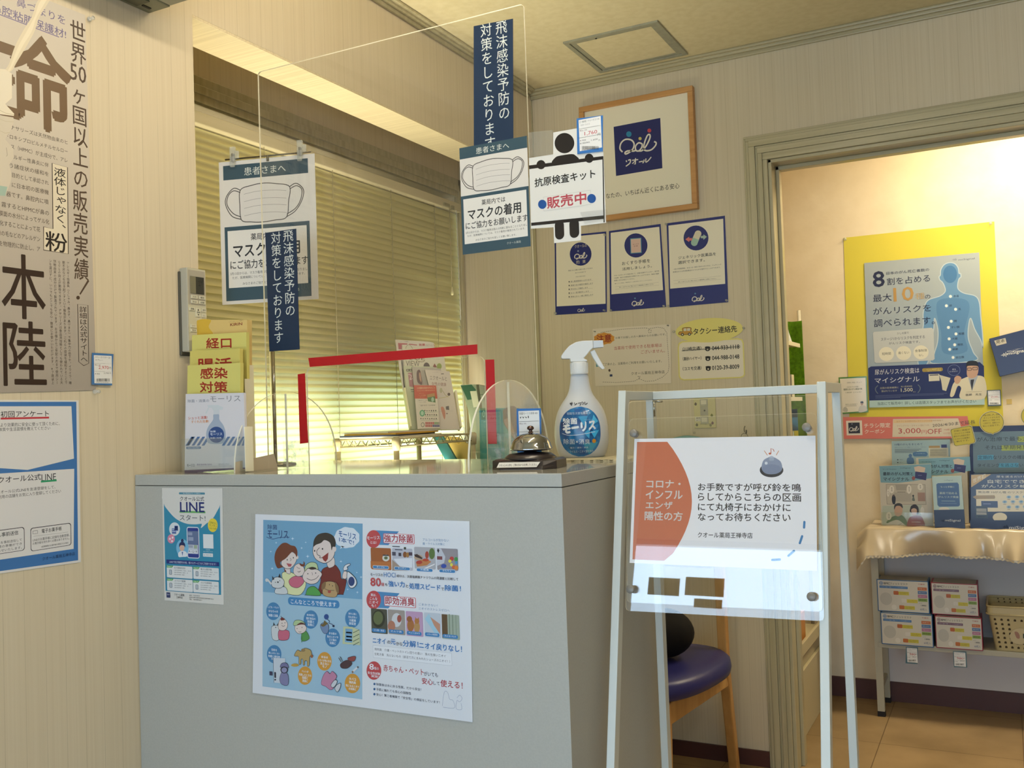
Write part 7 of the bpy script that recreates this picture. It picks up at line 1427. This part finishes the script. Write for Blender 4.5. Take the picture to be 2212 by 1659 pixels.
a = Art(PY(by_-.0095), .5, lift=0).c(2080, 1240, 6.909); a.ell(850, 930, 150, 120, 'b9a983'); a.blob([(770, 870), (800, 860), (830, 880), (850, 930), (840, 965), (800, 950)], '98705c'); a.ell(870, 935, 22, 22, 'b3a88a'); a.rect(895, 890, 920, 960, '2c3a2c'); a.build('sticker', bk)
# ------------------------------------------------------------------ shelving along the left of the far room
gu = empty('display_shelving', (-.9, 3.7, 0), 'cream display shelving along the left wall of the far room', 'display shelving')
M_g = pm('bfb392', .5, .35, name='cream_steel'); gy0, gy1 = 3.47, 3.99
MB().box(-1.19, -.712, gy0, gy1, .0, .30, M_g).box(-.712, -.700, gy0, gy1, .0, .235, M_g).build('base', gu, bevel=.002)
MB().box(-1.19, -.690, gy0-.03, gy1, .30, .318, M_g).box(-.700, -.688, gy0-.03, gy1, .30, .345, M_g).build('lower_shelf', gu, bevel=.002)
MB().box(-1.19, -1.17, gy0, gy1, .3, 1.75, M_g).build('back_panel', gu)
for z in (H+.225, H+.018):
    MB().box(-1.17, -.705, 3.55, gy1-.2, z, z+.008, M_g).box(-.705, -.698, 3.55, gy1-.2, z-.003, z+.012, pm('cfc8ae', .3)).build('shelf', gu)
def gbox(name, x0, x1, y0, y1, z0, z1, m, label, cat, **k): return MB().box(x0, x1, y0, y1, z0, z1, m).build(name, label=label, cat=cat, bevel=.001, **k)
z = .319
gbox('product_box', -.80, -.712, 3.475, 3.56, z, z+.135, pm('a8202c', .3), 'red medicine box on the lowest display shelf by the doorway', 'box')
gbox('product_box', -.80, -.712, 3.58, 3.72, z, z+.11, pm('c98a4a', .4), 'orange and white product box behind the red one on the lowest display shelf', 'box')
z = H+.0265
o = gbox('product_box', -.80, -.712, 3.585, 3.63, z, z+.085, pm('2a3464', .4), 'dark blue medicine box on the display shelf beside the green banner', 'box')
o = gbox('product_box', -.79, -.706, 3.64, 3.685, z, z+.088, pm('c6bd9e', .4), 'cream box with golden characters on the display shelf beside the green banner', 'box')
q_ = Art(PY(3.64), .5, lift=.0004); q_.direct = True
for i, (ch, c) in enumerate((('生', '4a6a9a'), ('ビ', 'b08a2c'), ('タ', 'b08a2c'))): q_.text(ch, -.748, z+.075-i*.026, -.728, z+.057-i*.026, c, .03)
q_.rect(-.716, z+.08, -.711, z+.01, '6a5a3a'); q_.build('printed_side', o)
z = H+.234
pk = MB(); pk.add([(-.80, 3.6, z), (-.705, 3.6, z), (-.705, 3.68, z), (-.80, 3.68, z), (-.80, 3.62, z+.13), (-.735, 3.62, z+.11), (-.735, 3.68, z+.11), (-.80, 3.68, z+.13)], [(0, 3, 2, 1), (4, 5, 6, 7), (0, 1, 5, 4), (1, 2, 6, 5), (2, 3, 7, 6), (3, 0, 4, 7)], pm('c3c6c4', .3))
pk.build('product_pouch', label='pale wedge shaped package on the upper display shelf by the doorway', cat='package')
MB().box(-.80, -.70, 3.595, 3.597, z, z+.045, clear('shelf_guard', haze=.15)).build('shelf_guard', gu)
# toothbrush packs hanging
for i, (y, c0, c1, lb) in enumerate(((3.56, 'a03038', 'b39a34', 'red hanging toothbrush pack beside the doorway'), (3.60, '1f6a98', 'c9bc3c', 'blue hanging toothbrush pack beside the doorway'))):
    x = -.735+i*.03; z1_ = H-.015; b = MB()
    b.grid(lambda u, v: Vector((x-.022+.044*u, y-.014*sin(pi*u)*sin(pi*v), z1_-.03-.05*v)), 8, 6, pm(c0, .15, .6)); b.grid(lambda u, v: Vector((x-.022+.044*u, y-.010*sin(pi*u), z1_-.08-.04*v)), 8, 4, pm(c1, .15, .6))
    for k in range(3): b.box(x-.017+k*.014, x-.011+k*.014, y-.004, y, z1_-.22, z1_-.12, pm(('b03a5a', 'c9c6c0', '2c5a9a')[(k+i) % 3], .3))
    b.box(x-.022, x+.022, y+.0005, y+.0015, z1_-.23, z1_, pm('26262c' if i == 0 else '1c3a5c', .4)); b.build('toothbrush_pack', label=lb, cat='toothbrush pack')
# green banner on a white pole
gb = empty('green_banner', (-.78, 4.02, .7), 'green cloth banner over a white pole at the far end of the display shelving', 'banner')
b = MB(); xg0, xg1 = -.83, hit(1736, 800, 1, 4.02).x; zg0, zg1 = .75, hit(1735, 692, 1, 4.02).z
def gcl(u, v):
    x = xg0+(xg1-xg0)*u; return Vector((x, 4.02-.012*cos(u*pi*1.1)-.003*sin(u*9+v*5), zg1-(zg1-zg0)*v-.006*sin(pi*u)*(1-v)+.01*(1-u)))
b.grid(gcl, 20, 30, noisy('green_cloth', '3c5c0c', '4f7412', (80, 80, 80), .9, .1)); b.build('cloth', gb, solid=.002)
MB().tube([(xg1-.014, 4.048, .0), (xg1-.014, 4.048, zg1+.045)], .007, pm('d0c9b4', .4), 14).build('pole', gb)
